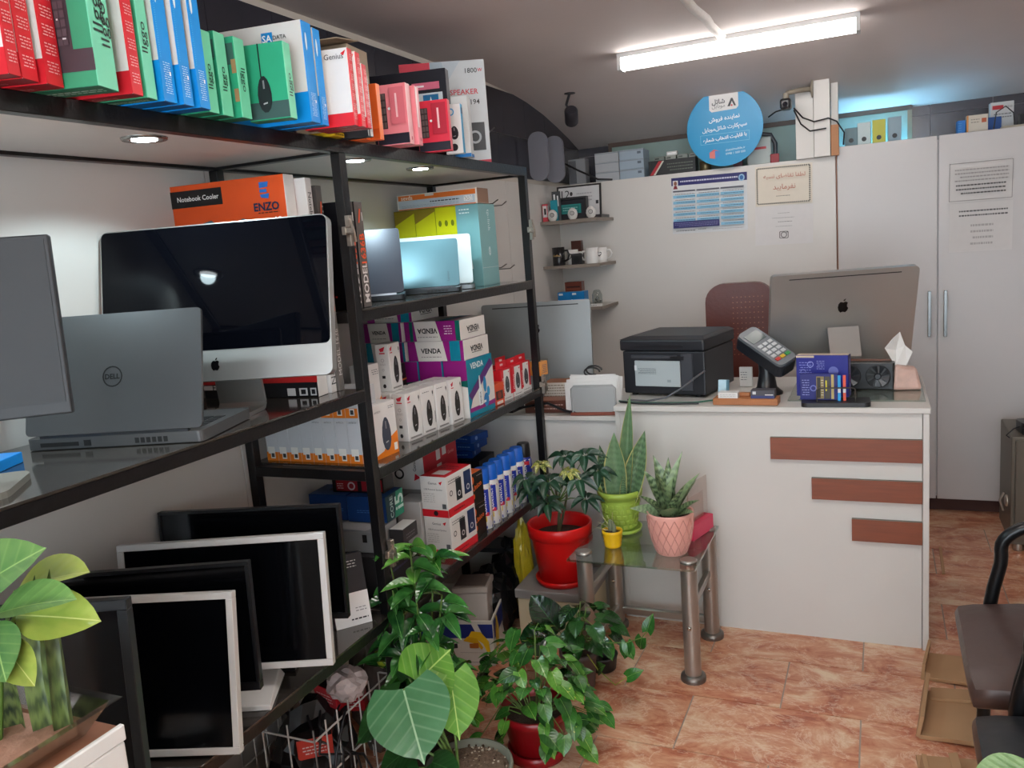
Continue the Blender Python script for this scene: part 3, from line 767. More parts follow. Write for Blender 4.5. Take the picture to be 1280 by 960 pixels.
# boxed notebook coolers behind the screen
G_CO = 'boxes of notebook coolers behind the black screen'
carton('cooler_box', 'black and red cooler box with white icons standing under orange box', (-1.392, 1.800, 1.232), (.37, .05, .26), 6, '#1a1a1e', {'right': '#d8d6d2'},
       {'front': [('r', 0, .16, 1, .24, '#c02a2a'), ('r', .0, .10, .30, .15, '#d9d6d2'), ('t', .15, .125, .05, 'F-551', '#1a1a1e', 0, .01), ('r', .84, .02, .91, .10, '#d8d8d8'), ('r', .855, .035, .895, .085, '#1a1a1e'), ('r', .935, .02, .985, .10, '#d8d8d8'), ('r', .945, .035, .975, .085, '#1a1a1e'), ('r', .74, .02, .81, .10, '#d8d8d8')]}, group=G_CO)
carton('cooler_box', 'white spined cooler box standing between black box and grey box', (-1.388, 1.853, 1.232), (.37, .028, .26), 6, '#dcd9d6', {}, {'right': [('t', .5, .36, .14, 'Notebook', '#2a2a2a', 90)]}, group=G_CO)
carton('cooler_box', 'grey spined cooler box next to the rack post on laptop shelf', (-1.384, 1.884, 1.232), (.37, .028, .26), 6, '#6b6662', {}, {'right': [('t', .5, .42, .13, 'MODEL 1636', '#d8d4d0', 90), ('r', .25, .86, .75, .92, '#e2622a')]}, group=G_CO)
carton('cooler_box', 'orange notebook cooler carton lying above the black box', (-1.425, 1.800, 1.4925), (.362, .048, .335), 6, '#e2551f', {'right': '#dcd9d5', 'left': '#dcd9d5'},
       {'front': [('r', 0, .82, .46, .955, '#1d1a1a'), ('t', .245, .888, .135, 'Notebook Cooler', '#e8e6e2', 0, .015), ('p', [(.18, .40), (.20, .60), (.26, .68), (.34, .70), (.40, .65), (.50, .65), (.62, .69), (.70, .66), (.76, .56), (.76, .40)], '#4d6470'), ('r', .42, .625, .48, .645, '#20262a'),
                  ('p', [(.79, .955), (.87, .955), (.86, .915), (.79, .91)], '#2a6fc0'), ('p', [(.79, .90), (.85, .90), (.85, .875), (.79, .875)], '#2a6fc0'), ('p', [(.79, .86), (.87, .865), (.86, .825), (.80, .835)], '#2a6fc0'), ('t', .835, .765, .078, 'ENZO', '#14284a', 0, .03), ('lines', .76, .705, .94, .73, 1, '#5a2a14'), ('t', .93, .65, .022, '12', '#f0ece8', 0, .02)]}, group=G_CO)
carton('cooler_box', 'white spined cooler carton tucked behind the orange carton', (-1.398, 1.853, 1.4925), (.345, .030, .325), 6, '#dbd8d5', {}, {'right': [('t', .5, .62, .17, 'Notebook Cooler', '#2a2a2a', -90)]}, group=G_CO)
carton('cooler_box', 'dark brown cooler carton with orange mark behind white spine', (-1.390, 1.886, 1.4925), (.345, .028, .305), 6, '#3a3532', {'right': '#4a4440'}, {'right': [('p', [(.25, .66), (.55, .86), (.72, .86), (.4, .66)], '#e2552a'), ('lines', .76, .66, .9, .84, 4, '#cfcac6')]}, group=G_CO)
# right bay, upper shelf
ZU = 1.454
for k, (y, lab) in enumerate(((1.957, 'black gaming cooler carton with orange swoosh behind the middle post'), (2.003, 'grey spined gaming cooler carton beside the dark blue laptop'))):
    carton('cooler_box', lab, (-1.352, y, ZU), (.33, .042, .30), 3, '#15141a', {'right': '#59534f' if k else '#47423f', 'top': '#59534f'},
           {'front': [('p', [(.56, .55), (.60, .90), (.70, .93), (.74, .82), (.64, .45)], '#e0531c'), ('p', [(.58, .36), (.70, .42), (.66, .30)], '#c8342a'), ('t', .70, .15, .09, 'com.', '#c8342a', 0, .01)],
            'right': [('t', .5, .24, .115, 'MODEL', '#dedad6', 90, .02), ('t', .52, .56, .085, '1636B', '#e2552a', 90, .02), ('p', [(.25, .80), (.5, .93), (.66, .93), (.42, .80)], '#e2552a'), ('r', .74, .82, .84, .90, '#d8d4d0')]})
G_LT = 'half open laptops on the upper right shelf'
laptop('dark blue grey laptop half open next to the gaming cooler cartons', -1.536, 2.222, ZU, 30, .32, .225, .018, 20, .222, '#2c303b', '#1c1e24', None, G_LT, edge='#9a9aa0')
laptop('thin teal grey laptop half open in the middle of the shelf', -1.500, 2.555, ZU, 24, .31, .115, .016, 20, .180, '#4b6d76', '#262c30', [('t', .115, .04, .035, 'Lenovo', '#3c4c50', 90)], G_LT)
laptop('bright silver laptop half open behind the teal grey one', -1.525, 2.69, ZU, 24, .33, .15, .016, 14, .190, '#b9c8cc', '#8a9498', None, G_LT)
G_YB = 'boxes behind the silver laptops'
for k, (x, lab) in enumerate(((-1.683, 'olive yellow toolbox carton nearest the laptops, on the wall side'), (-1.590, 'bright yellow carton in the middle of three yellow ones'), (-1.497, 'bright yellow carton with bulb drawings beside the teal box'))):
    carton('lamp_box', lab, (x, 2.905, ZU), (.090, .10, .315), 3, '#c9cc10', {'right': '#9aa018'},
           {'front': ([('p', [(0, .82), (1, .96), (1, 1), (0, 1)], '#8a7a1e')] if k < 2 else [('e', .2 + .3 * (i % 3), .80 - .32 * (i // 3), .007, .012, '#6a7410') for i in range(6)] + [('lines', .1, .05, .9, .2, 2, '#6a7410')]) + ([('t', .6, .12, .05, 'W', '#e6e2c0')] if k < 2 else [])}, group=G_YB)
carton('gadget_box', 'tall teal carton with white drawing standing beside yellow cartons', (-1.400, 2.90, ZU), (.094, .17, .3155), 3, '#6fa0a4', {'right': '#7fb0b2'},
       {'front': [('p', [(.30, .22), (.45, .60), (.60, .22)], '#d8e4e4'), ('lines', .15, .88, .6, .96, 2, '#d0e0e0')], 'right': [('t', .55, .80, .085, 'tp-link', '#dfecec', -90), ('e', .5, .42, .011, .018, '#d0e2e2'), ('ring', .5, .42, .007, .002, '#6fa0a4'), ('r', 0, .22, 1, .225, '#c8d8d8')]}, group=G_YB)
carton('keyboard_box', 'long white and orange box lying across the yellow cartons', (-1.395, 2.895, ZU + .316), (.345, .11, .058), 3, '#d6d2cc', {'right': '#8c6a52', 'top': '#c8c4be'},
       {'front': [('r', .02, .62, .98, .94, '#cf6a28'), ('t', .13, .78, .05, 'sevda', '#f2e4d4', 0, .01), ('r', .36, .80, .47, .96, '#c8c4be'), ('r', .02, .06, .97, .60, '#aeb9c2'), ('lines', .42, .30, .78, .52, 1, '#3c4248'), ('lines', .06, .1, .78, .3, 2, '#8c98a2'), ('r', .84, .22, .94, .55, '#e2e4e4'), ('lines', .845, .24, .935, .53, 5, '#2a2a2a'), ('r', .02, .0, .98, .06, '#cf6a28')]}, group=G_YB)

# ================================================================== RIGHT BAY, MIDDLE SHELF
ZM = .996
OR = '#e07a1e'
G_A4 = 'white and orange mouse boxes side by side behind the middle posts'
for i in range(8):
    carton('mouse_box', 'narrow white and orange mouse box in the tight row by the posts, lower layer', (-1.708 + i * .0445, 1.975, ZM), (.0435, .10, .138), 0, '#c3c6ca', {},
           {'front': [('r', 0, 0, 1, .20, OR), ('r', .15, .16, .75, .32, '#e3e1dc'), ('r', .35, .05, .75, .20, '#e8e4de'), ('r', .42, .08, .68, .17, '#3a3a3e'), ('t', .48, .90, .026, 'A4TECH', '#5a5e64')], 'right': [('r', 0, 0, 1, .2, OR)]}, group=G_A4)
for i in range(3):
    carton('mouse_box', 'narrow white and orange mouse box lying upper layer over the tight row', (-1.486 + i * .0445, 1.975, ZM + .1385), (.0435, .10, .085), 0, '#c3c6ca', {},
           {'front': [('r', 0, 0, 1, .34, OR), ('r', .35, .08, .75, .32, '#e8e4de'), ('r', .42, .12, .68, .28, '#3a3a3e')]}, group='upper layer of white and orange mouse boxes')
def a4_big(label, B):
    carton('mouse_box', label, B, (.058, .115, .165), -4, '#dcdad8', {}, {'right': [('p', [(0, 0), (1, 0), (1, .42), (.7, .34), (.35, .12), (0, .06)], OR), ('m', .52, .42, .022, .052, '#3b4150'), ('r', .80, .06, .95, .2, '#e8e4de'), ('lines', .68, .86, .92, .93, 2, '#6a6e74'), ('t', .2, .86, .03, 'A4TECH', '#5a5e64')], 'front': [('r', 0, 0, 1, .1, OR)]}, group='large white and orange mouse boxes')
a4_big('large white and orange mouse box with blue grey mouse, beside middle post', (-1.375, 2.014, ZM))
carton('mouse_box', 'white and orange mouse box standing on a low white box behind the post', (-1.482, 2.150, ZM + .10), (.055, .078, .165), -4, '#dcdad8', {}, {'right': [('p', [(0, 0), (1, 0), (1, .35), (.4, .1), (0, .05)], OR), ('lines', .5, .78, .92, .9, 3, '#6a6e74')]})
carton('mouse_box', 'low white box with orange rim under a standing mouse box', (-1.470, 2.142, ZM), (.12, .085, .0995), -4, '#dedcda', {}, {'right': [('r', 0, .5, 1, .72, OR)]})
G_RG = 'white gaming mouse boxes on the middle right shelf'
def rog(label, x, y, z=ZM, d=.072, w_=.054, h=.158, yaw=-6, plain=False):
    eye = [('p', [(.10, .90), (.30, .95), (.24, .86), (.14, .84)], '#c4283c'), ('r', .10, .80, .30, .82, '#c4283c')]
    carton('mouse_box', label, (x, y, z), (w_, d, h), yaw, '#dcdad7', {'top': '#e2e0dd'},
           {'right': ([('lines', .12, .88, .6, .92, 1, '#4a4a4e')] if plain else eye) + [('m', .52, .44, .016, .046, '#2a2624'), ('e', .86, .86, .003, .007, '#2a2a2c'), ('r', .86, .78, .875, .84, '#2a2a2c'), ('r', .10, .05, .85, .085, '#8a8684')] + ([('r', .90, .2, .93, .45, '#3a3a3c')] if plain else []),
            'front': [('p', [(.3, .90), (.75, .95), (.62, .85), (.4, .84)], '#c4283c'), ('r', .3, .795, .72, .82, '#c4283c'), ('ring', .5, .66, .006, .0012, '#8a8684'), ('lines', .3, .55, .72, .60, 2, '#a8a4a2'), ('ring', .5, .46, .004, .001, '#8a8684'), ('r', .38, .28, .62, .34, '#222224'), ('e', .5, .12, .006, .007, '#222224')]}, group=G_RG)
rog('white gaming mouse box with red emblem, first of the front row beside middle post', -1.398, 2.244, d=.080)
rog('white gaming mouse box with plain top print, second of the front row', -1.393, 2.333, d=.076, plain=True)
rog('white gaming mouse box with plain top print, third of the front row', -1.384, 2.416, d=.072, plain=True)
rog('white gaming mouse box with red emblem, last of the front row beside teal box', -1.372, 2.497, d=.076)
rog('white gaming mouse box with red emblem, first of the second row', -1.459, 2.250)
rog('white gaming mouse box second of the second row, mostly hidden', -1.454, 2.338)
rog('white gaming mouse box third of the second row, mostly hidden', -1.442, 2.420)
rog('white gaming mouse box last of the second row, mostly hidden', -1.430, 2.500)
rog('white gaming mouse box first of the wall-side row', -1.520, 2.256)
rog('white gaming mouse box last of the wall-side row', -1.514, 2.343)
rog('white gaming mouse box standing on top of the others', -1.470, 2.285, ZM + .1585, .074, .050, .158, 2)
# toner cartons
PUR, TEA, GRY = '#8c1c78', '#0c7f98', '#dcd8d2'
G_VE = 'purple and teal toner cartons on the middle right shelf'
def venda_long(label, B, w_, d=.19, h=.072, flip=False, alt=False):
    a = 180 if flip else 0
    base = TEA if alt else PUR
    fr = [('p', [(.22, 0), (.66, 0), (.58, 1), (.18, 1)] if flip else [(.18, 0), (.70, 0), (.64, 1), (.14, 1)], GRY), ('t', .42, .52, w_ * .36, 'VENDA', '#17171a', a, .03), ('lines', .24, .16, .6, .26, 1, '#8a8684')]
    if flip: fr += [('lines', .72, .3, .86, .8, 4, '#e4c8dc'), ('r', .92, 0, 1, 1, '#0b5f55'), ('r', .10, 0, .16, 1, '#0b5f55')]
    else: fr += [('r', .76, 0, .94, 1, TEA if not alt else PUR)]
    carton('toner_box', label, B, (w_, d, h), -2, base, {'right': GRY, 'top': '#b8b4b0'},
           {'front': fr, 'right': [('t', .5, .5, d * .5, 'VENDA', '#17171a', 180 if flip or True else 0, .03), ('r', .3, .28, .7, .31, '#17171a')], 'top': [('r', .55, 0, .75, 1, TEA), ('r', .75, .0, .8, 1, PUR)]}, group=G_VE)
def venda_tall(label, B, w_, d, h):
    carton('toner_box', label, B, (w_, d, h), -2, GRY, {'front': GRY, 'right': TEA, 'top': TEA},
           {'right': [('p', [(0, .12), (1, .18), (1, .8), (.55, .58), (.18, .38)], GRY), ('p', [(.0, .40), (.9, .92), (1, .82), (.5, .52), (.1, .30)], '#5a2a70'), ('t', .38, .88, d * .5, 'VENDA', '#e4eef0', 0, .03), ('r', 0, .10, 1, .17, PUR),
                      ('p', [(.36, .16), (.50, .16), (.50, .44), (.47, .46), (.45, .68), (.41, .68), (.40, .46), (.36, .44)], '#e6ecee'), ('t', .43, .29, h * .22, 'VENDA', '#1c2430', 90, .02), ('e', .62, .50, .012, .030, '#1f88bc'), ('e', .74, .36, .012, .018, '#2f98c8'), ('e', .64, .22, .020, .026, '#1f78b4'), ('r', .54, .18, .62, .22, '#e8eef0')],
            'front': [('r', 0, .58, 1, 1, PUR), ('p', [(0, .50), (.5, .58), (1, .54), (1, .66), (0, .62)], '#0b5f55'), ('t', .5, .30, h * .34, 'VENDA', '#17171a', 90, .03)]}, group=G_VE)
venda_tall('teal toner carton standing upright with printed bottles, beside the red mouse packs', (-1.350, 2.595, ZM), (.095), .20, .212)
venda_tall('purple and white toner carton standing upright directly behind the teal one', (-1.449, 2.592, ZM), .095, .20, .212)
venda_tall('purple and white toner carton standing upright on the wall side', (-1.548, 2.590, ZM), .095, .20, .212)
carton('toner_box', 'plain grey toner carton standing by the rear post', (-1.648, 2.585, ZM), (.12, .20, .212), -2, '#4a4650', group=G_VE)
venda_long('long purple toner carton with upright lettering, lower of two on teal carton', (-1.352, 2.591, ZM + .2125), .235, alt=False)
venda_long('long purple toner carton with upside-down lettering, upper of two on teal carton', (-1.362, 2.595, ZM + .285), .235, flip=True)
venda_long('long toner carton with teal end, lower one of the wall-side pile', (-1.592, 2.587, ZM + .2125), .172, alt=True)
venda_long('long toner carton with purple end, middle one of the wall-side pile', (-1.602, 2.591, ZM + .285), .172)
venda_long('long toner carton topmost of the wall-side pile under the shelf', (-1.560, 2.605, ZM + .3575), .20)
carton('headset_box', 'black and orange box with white mark in front of purple cartons', (-1.568, 2.47, ZM), (.12, .09, .215), 8, '#2a2624', {}, {'front': [('r', 0, 0, 1, .3, '#7a3c1c'), ('r', 0, .72, 1, .75, OR), ('lines', .4, .80, .8, .86, 1, '#d8d4d0')], 'right': [('r', 0, 0, 1, .3, '#8a4420'), ('r', 0, .72, 1, .75, OR), ('t', .5, .83, .03, 'AMD', '#e0dcd8')]})
# red hanging mouse packs
G_RM = 'red and white wireless mouse packs with hanging tabs'
def redpack(label, x, y, yaw=-4, back=False):
    o = thing('mouse_pack', label, 'box', x, y, ZM, yaw, G_RM)
    m = MB(); m.box(-.045, 0, 0, 0, .088, .125, card('#cf2430')); b = m.build('carton', o, None, .0015, 1)
    t = MB(); t.prism([(0, 0), (.088, 0), (.088, .030), (0, .030)], -.001, .001, card('#cf2430'), Matrix(((0,0,1,-.022),(1,0,0,0),(0,1,0,.125),(0,0,0,1)))); t.build('hang_tab', o)
    MB().box(-.0205, .034, .137, -.0195, .056, .145, card('#e8c8c8')).build('tab_slot', o)
    FM, W, H = face_frame('right', .045, .088, .125)
    prints(b, FM, W, H, [('r', .22, .10, .80, .97, '#dedbd8'), ('m', .52, .50, .018, .034, '#3a3a3e'), ('r', 0, 0, 1, .16, '#dedbd8'), ('lines', .2, .04, .8, .1, 1, '#6a6a6c'), ('t', .11, .5, .06, 'Genius', '#f2dcdc', 90), ('p', [(.62, .90), (.76, .93), (.68, .86)], '#cf2430')])
    return o
redpack('red and white mouse pack nearest the standing teal carton', -1.362, 2.905)
redpack('red and white mouse pack in the middle of the red three', -1.358, 3.002)
redpack('red and white mouse pack next to the end post', -1.362, 3.099)
redpack('red mouse pack behind the front three, wall side near teal carton', -1.425, 2.86, back=True)
redpack('red mouse pack behind the front three, wall side near end post', -1.422, 3.03, back=True)
carton('camera_box', 'small orange red box in front of red mouse packs', (-1.352, 2.81, ZM), (.05, .08, .085), -4, '#d8502a', {}, {'right': [('r', .15, .25, .85, .65, '#4a2a24'), ('e', .5, .45, .014, .014, '#8a3a24'), ('r', .2, .05, .8, .18, '#e8d8cc')]})
carton('ink_box', 'small red, white and black box standing on the upright cartons\' far end', (-1.41, 2.80, ZM), (.05, .026, .235), -4, '#c8283a', {}, {'right': [('r', .3, .6, .9, .98, '#e2dedb'), ('r', .5, .68, .85, .9, '#2c2c30')]})
carton('battery_box', 'small orange battery box perched on the end post hinge', (-1.318, 3.212, 1.046), (.062, .055, .060), -12, '#d98a44', {'top': '#e2a468', 'right': '#dc9a58'}, {'front': [('e', .5, .5, .014, .022, '#3c5a84'), ('t', .5, .5, .030, 'SAMSUNG', '#e6e2da', 80)], 'right': [('lines', .25, .15, .8, .8, 5, '#4a5a78')]})

# ================================================================== RIGHT BAY, LOW SHELF
ZL = .556
G_SP = 'boxed goods on the low right shelf'
def spk(label, B):
    carton('speaker_box', label, B, (.105, .175, .143), -3, '#dcd9d5', {'top': '#cf2430'},
           {'right': [('r', 0, 0, 1, .20, '#cf2430'), ('r', .34, .30, .56, .84, '#24262e'), ('r', .66, .34, .94, .92, '#24345a'), ('ring', .45, .46, .010, .004, '#c8c8c8'), ('ring', .80, .50, .011, .004, '#c8c8c8'), ('ring', .14, .56, .010, .003, '#24262e'), ('lines', .06, .78, .5, .9, 2, '#5a5a5e'), ('lines', .2, .06, .6, .14, 1, '#6a1a20')],
            'front': [('r', 0, 0, 1, .18, '#cf2430'), ('e', .52, .09, .009, .009, '#2a2226'), ('t', .48, .84, .034, 'Genius', '#3a3a3e'), ('p', [(.72, .86), (.86, .90), (.80, .80)], '#cf2430'), ('t', .5, .68, .075, 'USB Powered Speaker', '#4a4a4e'), ('lines', .1, .35, .55, .60, 5, '#b8b4b0'), ('r', .80, .22, .95, .34, '#5a5a5e')],
            'top': [('r', .3, .15, .8, .45, '#dedad6'), ('lines', .2, .55, .8, .8, 2, '#7a1a24')]}, group='white and red speaker boxes')
spk('white and red speaker box, lower of the two stacked', (-1.345, 2.365, ZL))
spk('white and red speaker box, upper of the two stacked', (-1.348, 2.367, ZL + .1435))
for k, lab in enumerate(('black and orange camera box, lower of two beside speaker boxes', 'black and orange camera box, upper of two beside speaker boxes')):
    carton('camera_box', lab, (-1.352, 2.548, ZL + k * .1205), (.09, .095, .120), -3, '#221c1a', {'top': '#d8642a'}, {'right': [('t', .5, .58, .065, 'Unico', '#d8642a', 12, .02), ('e', .18, .80, .010, .014, '#d8642a'), ('e', .2, .3, .007, .010, '#d8642a'), ('lines', .5, .85, .9, .93, 1, '#9a9694')], 'front': [('r', .1, .1, .9, .9, '#c8581f')]}, group='black and orange camera boxes')
carton('speaker_box', 'large red and white carton lying on other boxes under middle shelf', (-1.49, 2.47, ZL + .205), (.27, .27, .15), 2, '#cfcac6', {'right': '#b8202c', 'top': '#b8202c'},
       {'front': [('p', [(.12, .2), (.2, .35), (.2, .7), (.12, .85)], '#1c1c20'), ('p', [(.36, .25), (.45, .3), (.42, .85), (.34, .6)], '#1c1c20'), ('ring', .62, .68, .020, .007, '#1c1c20'), ('ring', .62, .38, .020, .007, '#1c1c20'), ('p', [(.86, .4), (.94, .3), (.84, .22)], '#c02433'), ('t', .86, .62, .05, 'Genius', '#1c1c20', 90)],
        'right': [('t', .2, .35, .05, 'Genius', '#e6a8a8', 0), ('r', .36, .55, .48, .92, '#d8d4d0'), ('r', .54, .6, .66, .98, '#d8d4d0'), ('r', .36, .2, .5, .45, '#d8d4d0'), ('t', .8, .6, .05, 'Genius', '#e6a8a8', 0)]}, group=G_SP)
carton('motherboard_box', 'grey box supporting the large red and white carton', (-1.50, 2.48, ZL), (.25, .20, .204), 2, '#8d8a88', group=G_SP)
carton('carton_panel_box', 'plain pale grey carton between processor box and speaker boxes', (-1.455, 2.36, ZL), (.09, .10, .195), 4, '#b9b8b6', group=G_SP)
carton('power_supply_box', 'dark printed carton at the bottom of the pile beside post', (-1.42, 2.03, ZL), (.28, .20, .125), 3, '#2b292b', {}, {'front': [('lines', .1, .2, .6, .8, 4, '#4a484c')], 'right': [('lines', .1, .3, .9, .8, 3, '#4b4a6a')]}, group=G_SP)
ps = thing('power_supply', 'grey metal power supply unit lying on the dark carton', 'power supply', -1.53, 2.10, ZL + .126, 5)
MB().box(-.10, -.05, 0, .085, .10, .07, mat('galvanised', '#a9abad', .4, .5, noise=.1)).build('case', ps, None, .003, 1)
MB().box(-.07, -.0515, .01, -.05, -.0495, .03, mat('vent_black', '#0c0d0e', .6)).box(.04, -.0515, .035, .055, -.0495, .06, mat('vent_black', '#0c0d0e', .6)).build('socket', ps)
MB().add([(-.09, -.03, .0712), (.05, -.045, .0712), (.08, .03, .0712), (-.05, .06, .0712)], [(0,1,2,3)], card('#cfcdc8')).build('paper_label', ps)
carton('adapter_box', 'white topped dark box beside the power supply', (-1.395, 2.145, ZL + .126), (.05, .10, .05), 4, '#3a393c', {'top': '#d2d0cc'}, {'right': [('lines', .2, .2, .8, .6, 2, '#77757a')]}, group=G_SP)
for k, (x, lab) in enumerate(((-1.585, 'blue processor box on the wall side over the power supply'), (-1.435, 'blue processor box with teal side beside the middle post'))):
    carton('processor_box', lab, (x, 2.125, ZL + .2025), (.142, .115, .085), 4, '#12366e', {'top': '#1c4a86', 'right': '#123a44' if k else '#12366e'},
           {'front': [('lines', .25, .35, .9, .5, 2, '#4a74ac')], 'right': ([('p', [(.45, 0), (1, 0), (1, 1), (.6, 1)], '#1c8a6c'), ('t', .30, .5, .072, 'CORE', '#b8d0cc', 90, .02), ('t', .74, .55, .05, 'i5', '#c8e4dc', 90, .02)] if k else []), 'top': [('r', .35, .4, .75, .75, '#0c1424')]}, group='blue processor boxes')
carton('fan_box', 'small black and red box on the blue processor boxes', (-1.46, 2.16, ZL + .289), (.19, .07, .055), 4, '#201c1e', {}, {'front': [('r', .08, .1, .5, .8, '#8e1c26'), ('ring', .38, .4, .014, .005, '#c8c0c0'), ('r', .58, .1, .98, .8, '#8e1c26'), ('lines', .1, .2, .22, .6, 3, '#d8c8c8')]}, group=G_SP)
for k in range(3):
    carton('ink_box', 'small blue ink box in the pile at the far end of the low shelf', (-1.60 + .012 * (k % 2), 3.06, ZL + .16 + k * .033), (.10, .12, .032), 8 - 10 * k, '#14499c', {'top': '#1d5cb4'}, {'front': [('lines', .2, .3, .8, .7, 1, '#7aa0d8')], 'right': [('e', .3, .5, .009, .009, '#8ab0e0')]}, group='small blue ink boxes')
carton('printer_box', 'low black carton under the small blue ink boxes', (-1.55, 3.02, ZL), (.19, .17, .1595), 3, '#1c1c20', group=G_SP)
carton('tool_box', 'flat black case behind the spray cans', (-1.46, 2.75, ZL), (.20, .20, .14), 3, '#17171a', group=G_SP)
# spray cans
CAPB = mat('cap_blue', '#0a5cc0', .35); CAPK = mat('cap_black', '#151416', .35); CANW = mat('can_white', '#d9d9d8', .3, .2); CANB = mat('can_blue', '#1b2f8e', .3, .2)
G_SC = 'spray cans lined up on the low right shelf'
def can(label, x, y, black=False):
    o = thing('spray_can', label, 'spray can', x, y, ZL, RND.uniform(-20, 20), G_SC)
    bd = CANB if black else CANW
    MB().lathe([(.029, 0), (.031, .003), (.031, .160), (.027, .172), (.026, .175)], bd, 20).build('body', o)
    cp = MB().lathe([(.028, .174), (.0285, .178), (.027, .226), (.024, .232)], CAPK if black else CAPB, 20).build('cap', o)
    lb = MB()
    def band(z0, z1, a0, a1, c):
        n = 8; vs = []
        for z in (z0, z1):
            for i in range(n + 1):
                a = math.radians(a0 + (a1 - a0) * i / n); vs.append((.0314 * math.cos(a), .0314 * math.sin(a), z))
        lb.add(vs, [(i, i+1, n+2+i, n+1+i) for i in range(n)], card(c, .3), None, True)
    if black:
        band(.135, .165, -180, 180, '#d8d4d2'); band(.142, .158, -80, -10, '#c42c3c'); band(.05, .10, -70, 20, '#d8dcec'); band(.06, .09, -55, 5, '#1b2f8e')
    else:
        band(.055, .155, -95, -15, '#24379c'); band(.150, .158, -180, 180, '#c43844'); band(.030, .050, -180, 180, '#d8c23a' ); band(.052, .066, -80, -20, '#c8303c'); band(.004, .014, -180, 180, '#22339a')
    lb.build('label_band', o)
    vs, fs, tw, th = text_geo('CONTACT' if not black else 'GETSUN', .02)
    tx = MB(); sc = .085 / tw
    pts = []
    for x_, y_ in vs:
        a = math.radians(-50) - y_ * sc / .0318; pts.append((.0318 * math.cos(a), .0318 * math.sin(a), .102 + x_ * sc))
    tx.add(pts, fs, card('#e8e6e4')); tx.build('lettering', o)
    return o
for i in range(6):
    can('blue capped spray can beside the black and orange boxes', -1.372 + .004 * (i % 2), 2.682 + i * .064)
can('tall spray can with black cap at the end of the blue capped ones', -1.366, 3.075, True)

# ================================================================== LEFT BAY, LOW SHELF: MONITORS
def monitor(label, BR, yaw, tilt, w_, h, frame, bez, scr='#050609', stand=None, stand_off=0, group='old flat monitors leaning in a row on the low left shelf', lip=0.0, foot=True, sheen=.12):
    a = math.radians(yaw)
    cx, cy = BR[0] - math.cos(a) * w_/2, BR[1] - math.sin(a) * w_/2
    o = thing('monitor', label, 'monitor', cx, cy, .556, yaw, group)
    FMt = mat('frame_' + frame[1:], frame, .35, .1, noise=.03)
    UP = T(0, 0, BR[2] - .556, 0, -tilt) @ Matrix(((1,0,0,0),(0,0,-1,0),(0,1,0,0),(0,0,0,1)))
    m = MB()
    m.box(-w_/2, 0, -.022, w_/2, bez + lip, 0, FMt, UP); m.box(-w_/2, h-bez, -.022, w_/2, h, 0, FMt, UP)
    m.box(-w_/2, bez + lip, -.022, -w_/2+bez, h-bez, 0, FMt, UP); m.box(w_/2-bez, bez + lip, -.022, w_/2, h-bez, 0, FMt, UP)
    bz = m.build('bezel', o, None, .0012, 1)
    MB().box(-w_/2+bez, bez + lip, -.010, w_/2-bez, h-bez, -.004, mat('panel_' + scr[1:], scr, sheen, 0, spec=.35), UP).build('screen', o)
    MB().box(-w_/2+.012, .012, -.048, w_/2-.012, h-.012, -.0225, mat('monitor_back', '#1a1a1c', .5), UP).build('back_cover', o, None, .008, 2)
    if foot:
        S = mat('stand_' + (stand or frame)[1:], stand or frame, .4)
        MB().box(-.035, .048, .012, .035, .072, BR[2] - .556 + h*.45, S).build('neck', o)
        ft = MB(); ft.add([(-.12, -.075, 0), (.12, -.075, 0), (.10, .10, 0), (-.10, .10, 0), (-.12, -.075, .014), (.12, -.075, .014), (.09, .09, .024), (-.09, .09, .024)], [(0,3,2,1), (4,5,6,7), (0,1,5,4), (1,2,6,5), (2,3,7,6), (3,0,4,7)], S)
        ft.build('foot', o, None, .002, 1)
    return o
monitor('black thin framed monitor farthest back on the low shelf, behind the large white framed one', (-1.284, 1.673, .662), 18, 4.5, .50, .306, '#0c0c0f', .008, lip=.008)
monitor('large monitor with white frame and white foot', (-1.221, 1.512, .622), 22, 8, .515, .326, '#c9c8c6', .016, stand='#d6d4d0')
monitor('black framed monitor standing between the two white framed ones', (-1.296, 1.341, .640), 23.5, 4.7, .46, .30, '#0e0e11', .009, lip=.010)
monitor('smaller monitor with white frame touching the shelf', (-1.255, 1.213, .568), 20, 11, .46, .346, '#cfcecb', .015, foot=False)
monitor('dark grey glossy monitor in front of the white framed ones, beside the plants', (-1.25, .975, .62), 23, 4.6, .46, .392, '#22262a', .020, scr='#070b10', sheen=.16)
# leaning printed boxes at the end of that shelf
bx = carton('drive_box', 'black and white box with small print leaning on the rack post', (-1.350, 1.868, .5565), (.105, .030, .205), 50, '#222024', {}, {'front': [('r', 0, 0, 1, .46, '#d8d6d4'), ('r', .02, .41, .34, .445, '#b8303c'), ('t', .34, .37, .014, 'X5', '#2a2a2e', 0, .03), ('lines', .45, .06, .92, .12, 1, '#2a2a2e'), ('lines', .6, .18, .9, .26, 2, '#8a888a'), ('r', .1, .70, .2, .80, '#d8d6d4'), ('lines', .45, .8, .8, .92, 3, '#b8b6b6')]}, rx=-12)
carton('ink_box', 'small white and red box behind the leaning black and white box', (-1.462, 1.87, .5565), (.05, .03, .225), 50, '#d9d6d4', {}, {'front': [('r', 0, .78, 1, .92, '#c8303a'), ('lines', .2, .5, .8, .7, 2, '#3a3a3c')]})
carton('ink_box', 'small red box at the foot of the leaning box', (-1.452, 1.79, .5565), (.08, .03, .04), 30, '#b82c34', {}, {'front': [('e', .3, .5, .01, .01, '#e8d4d0'), ('e', .7, .5, .01, .01, '#e8d4d0')]})

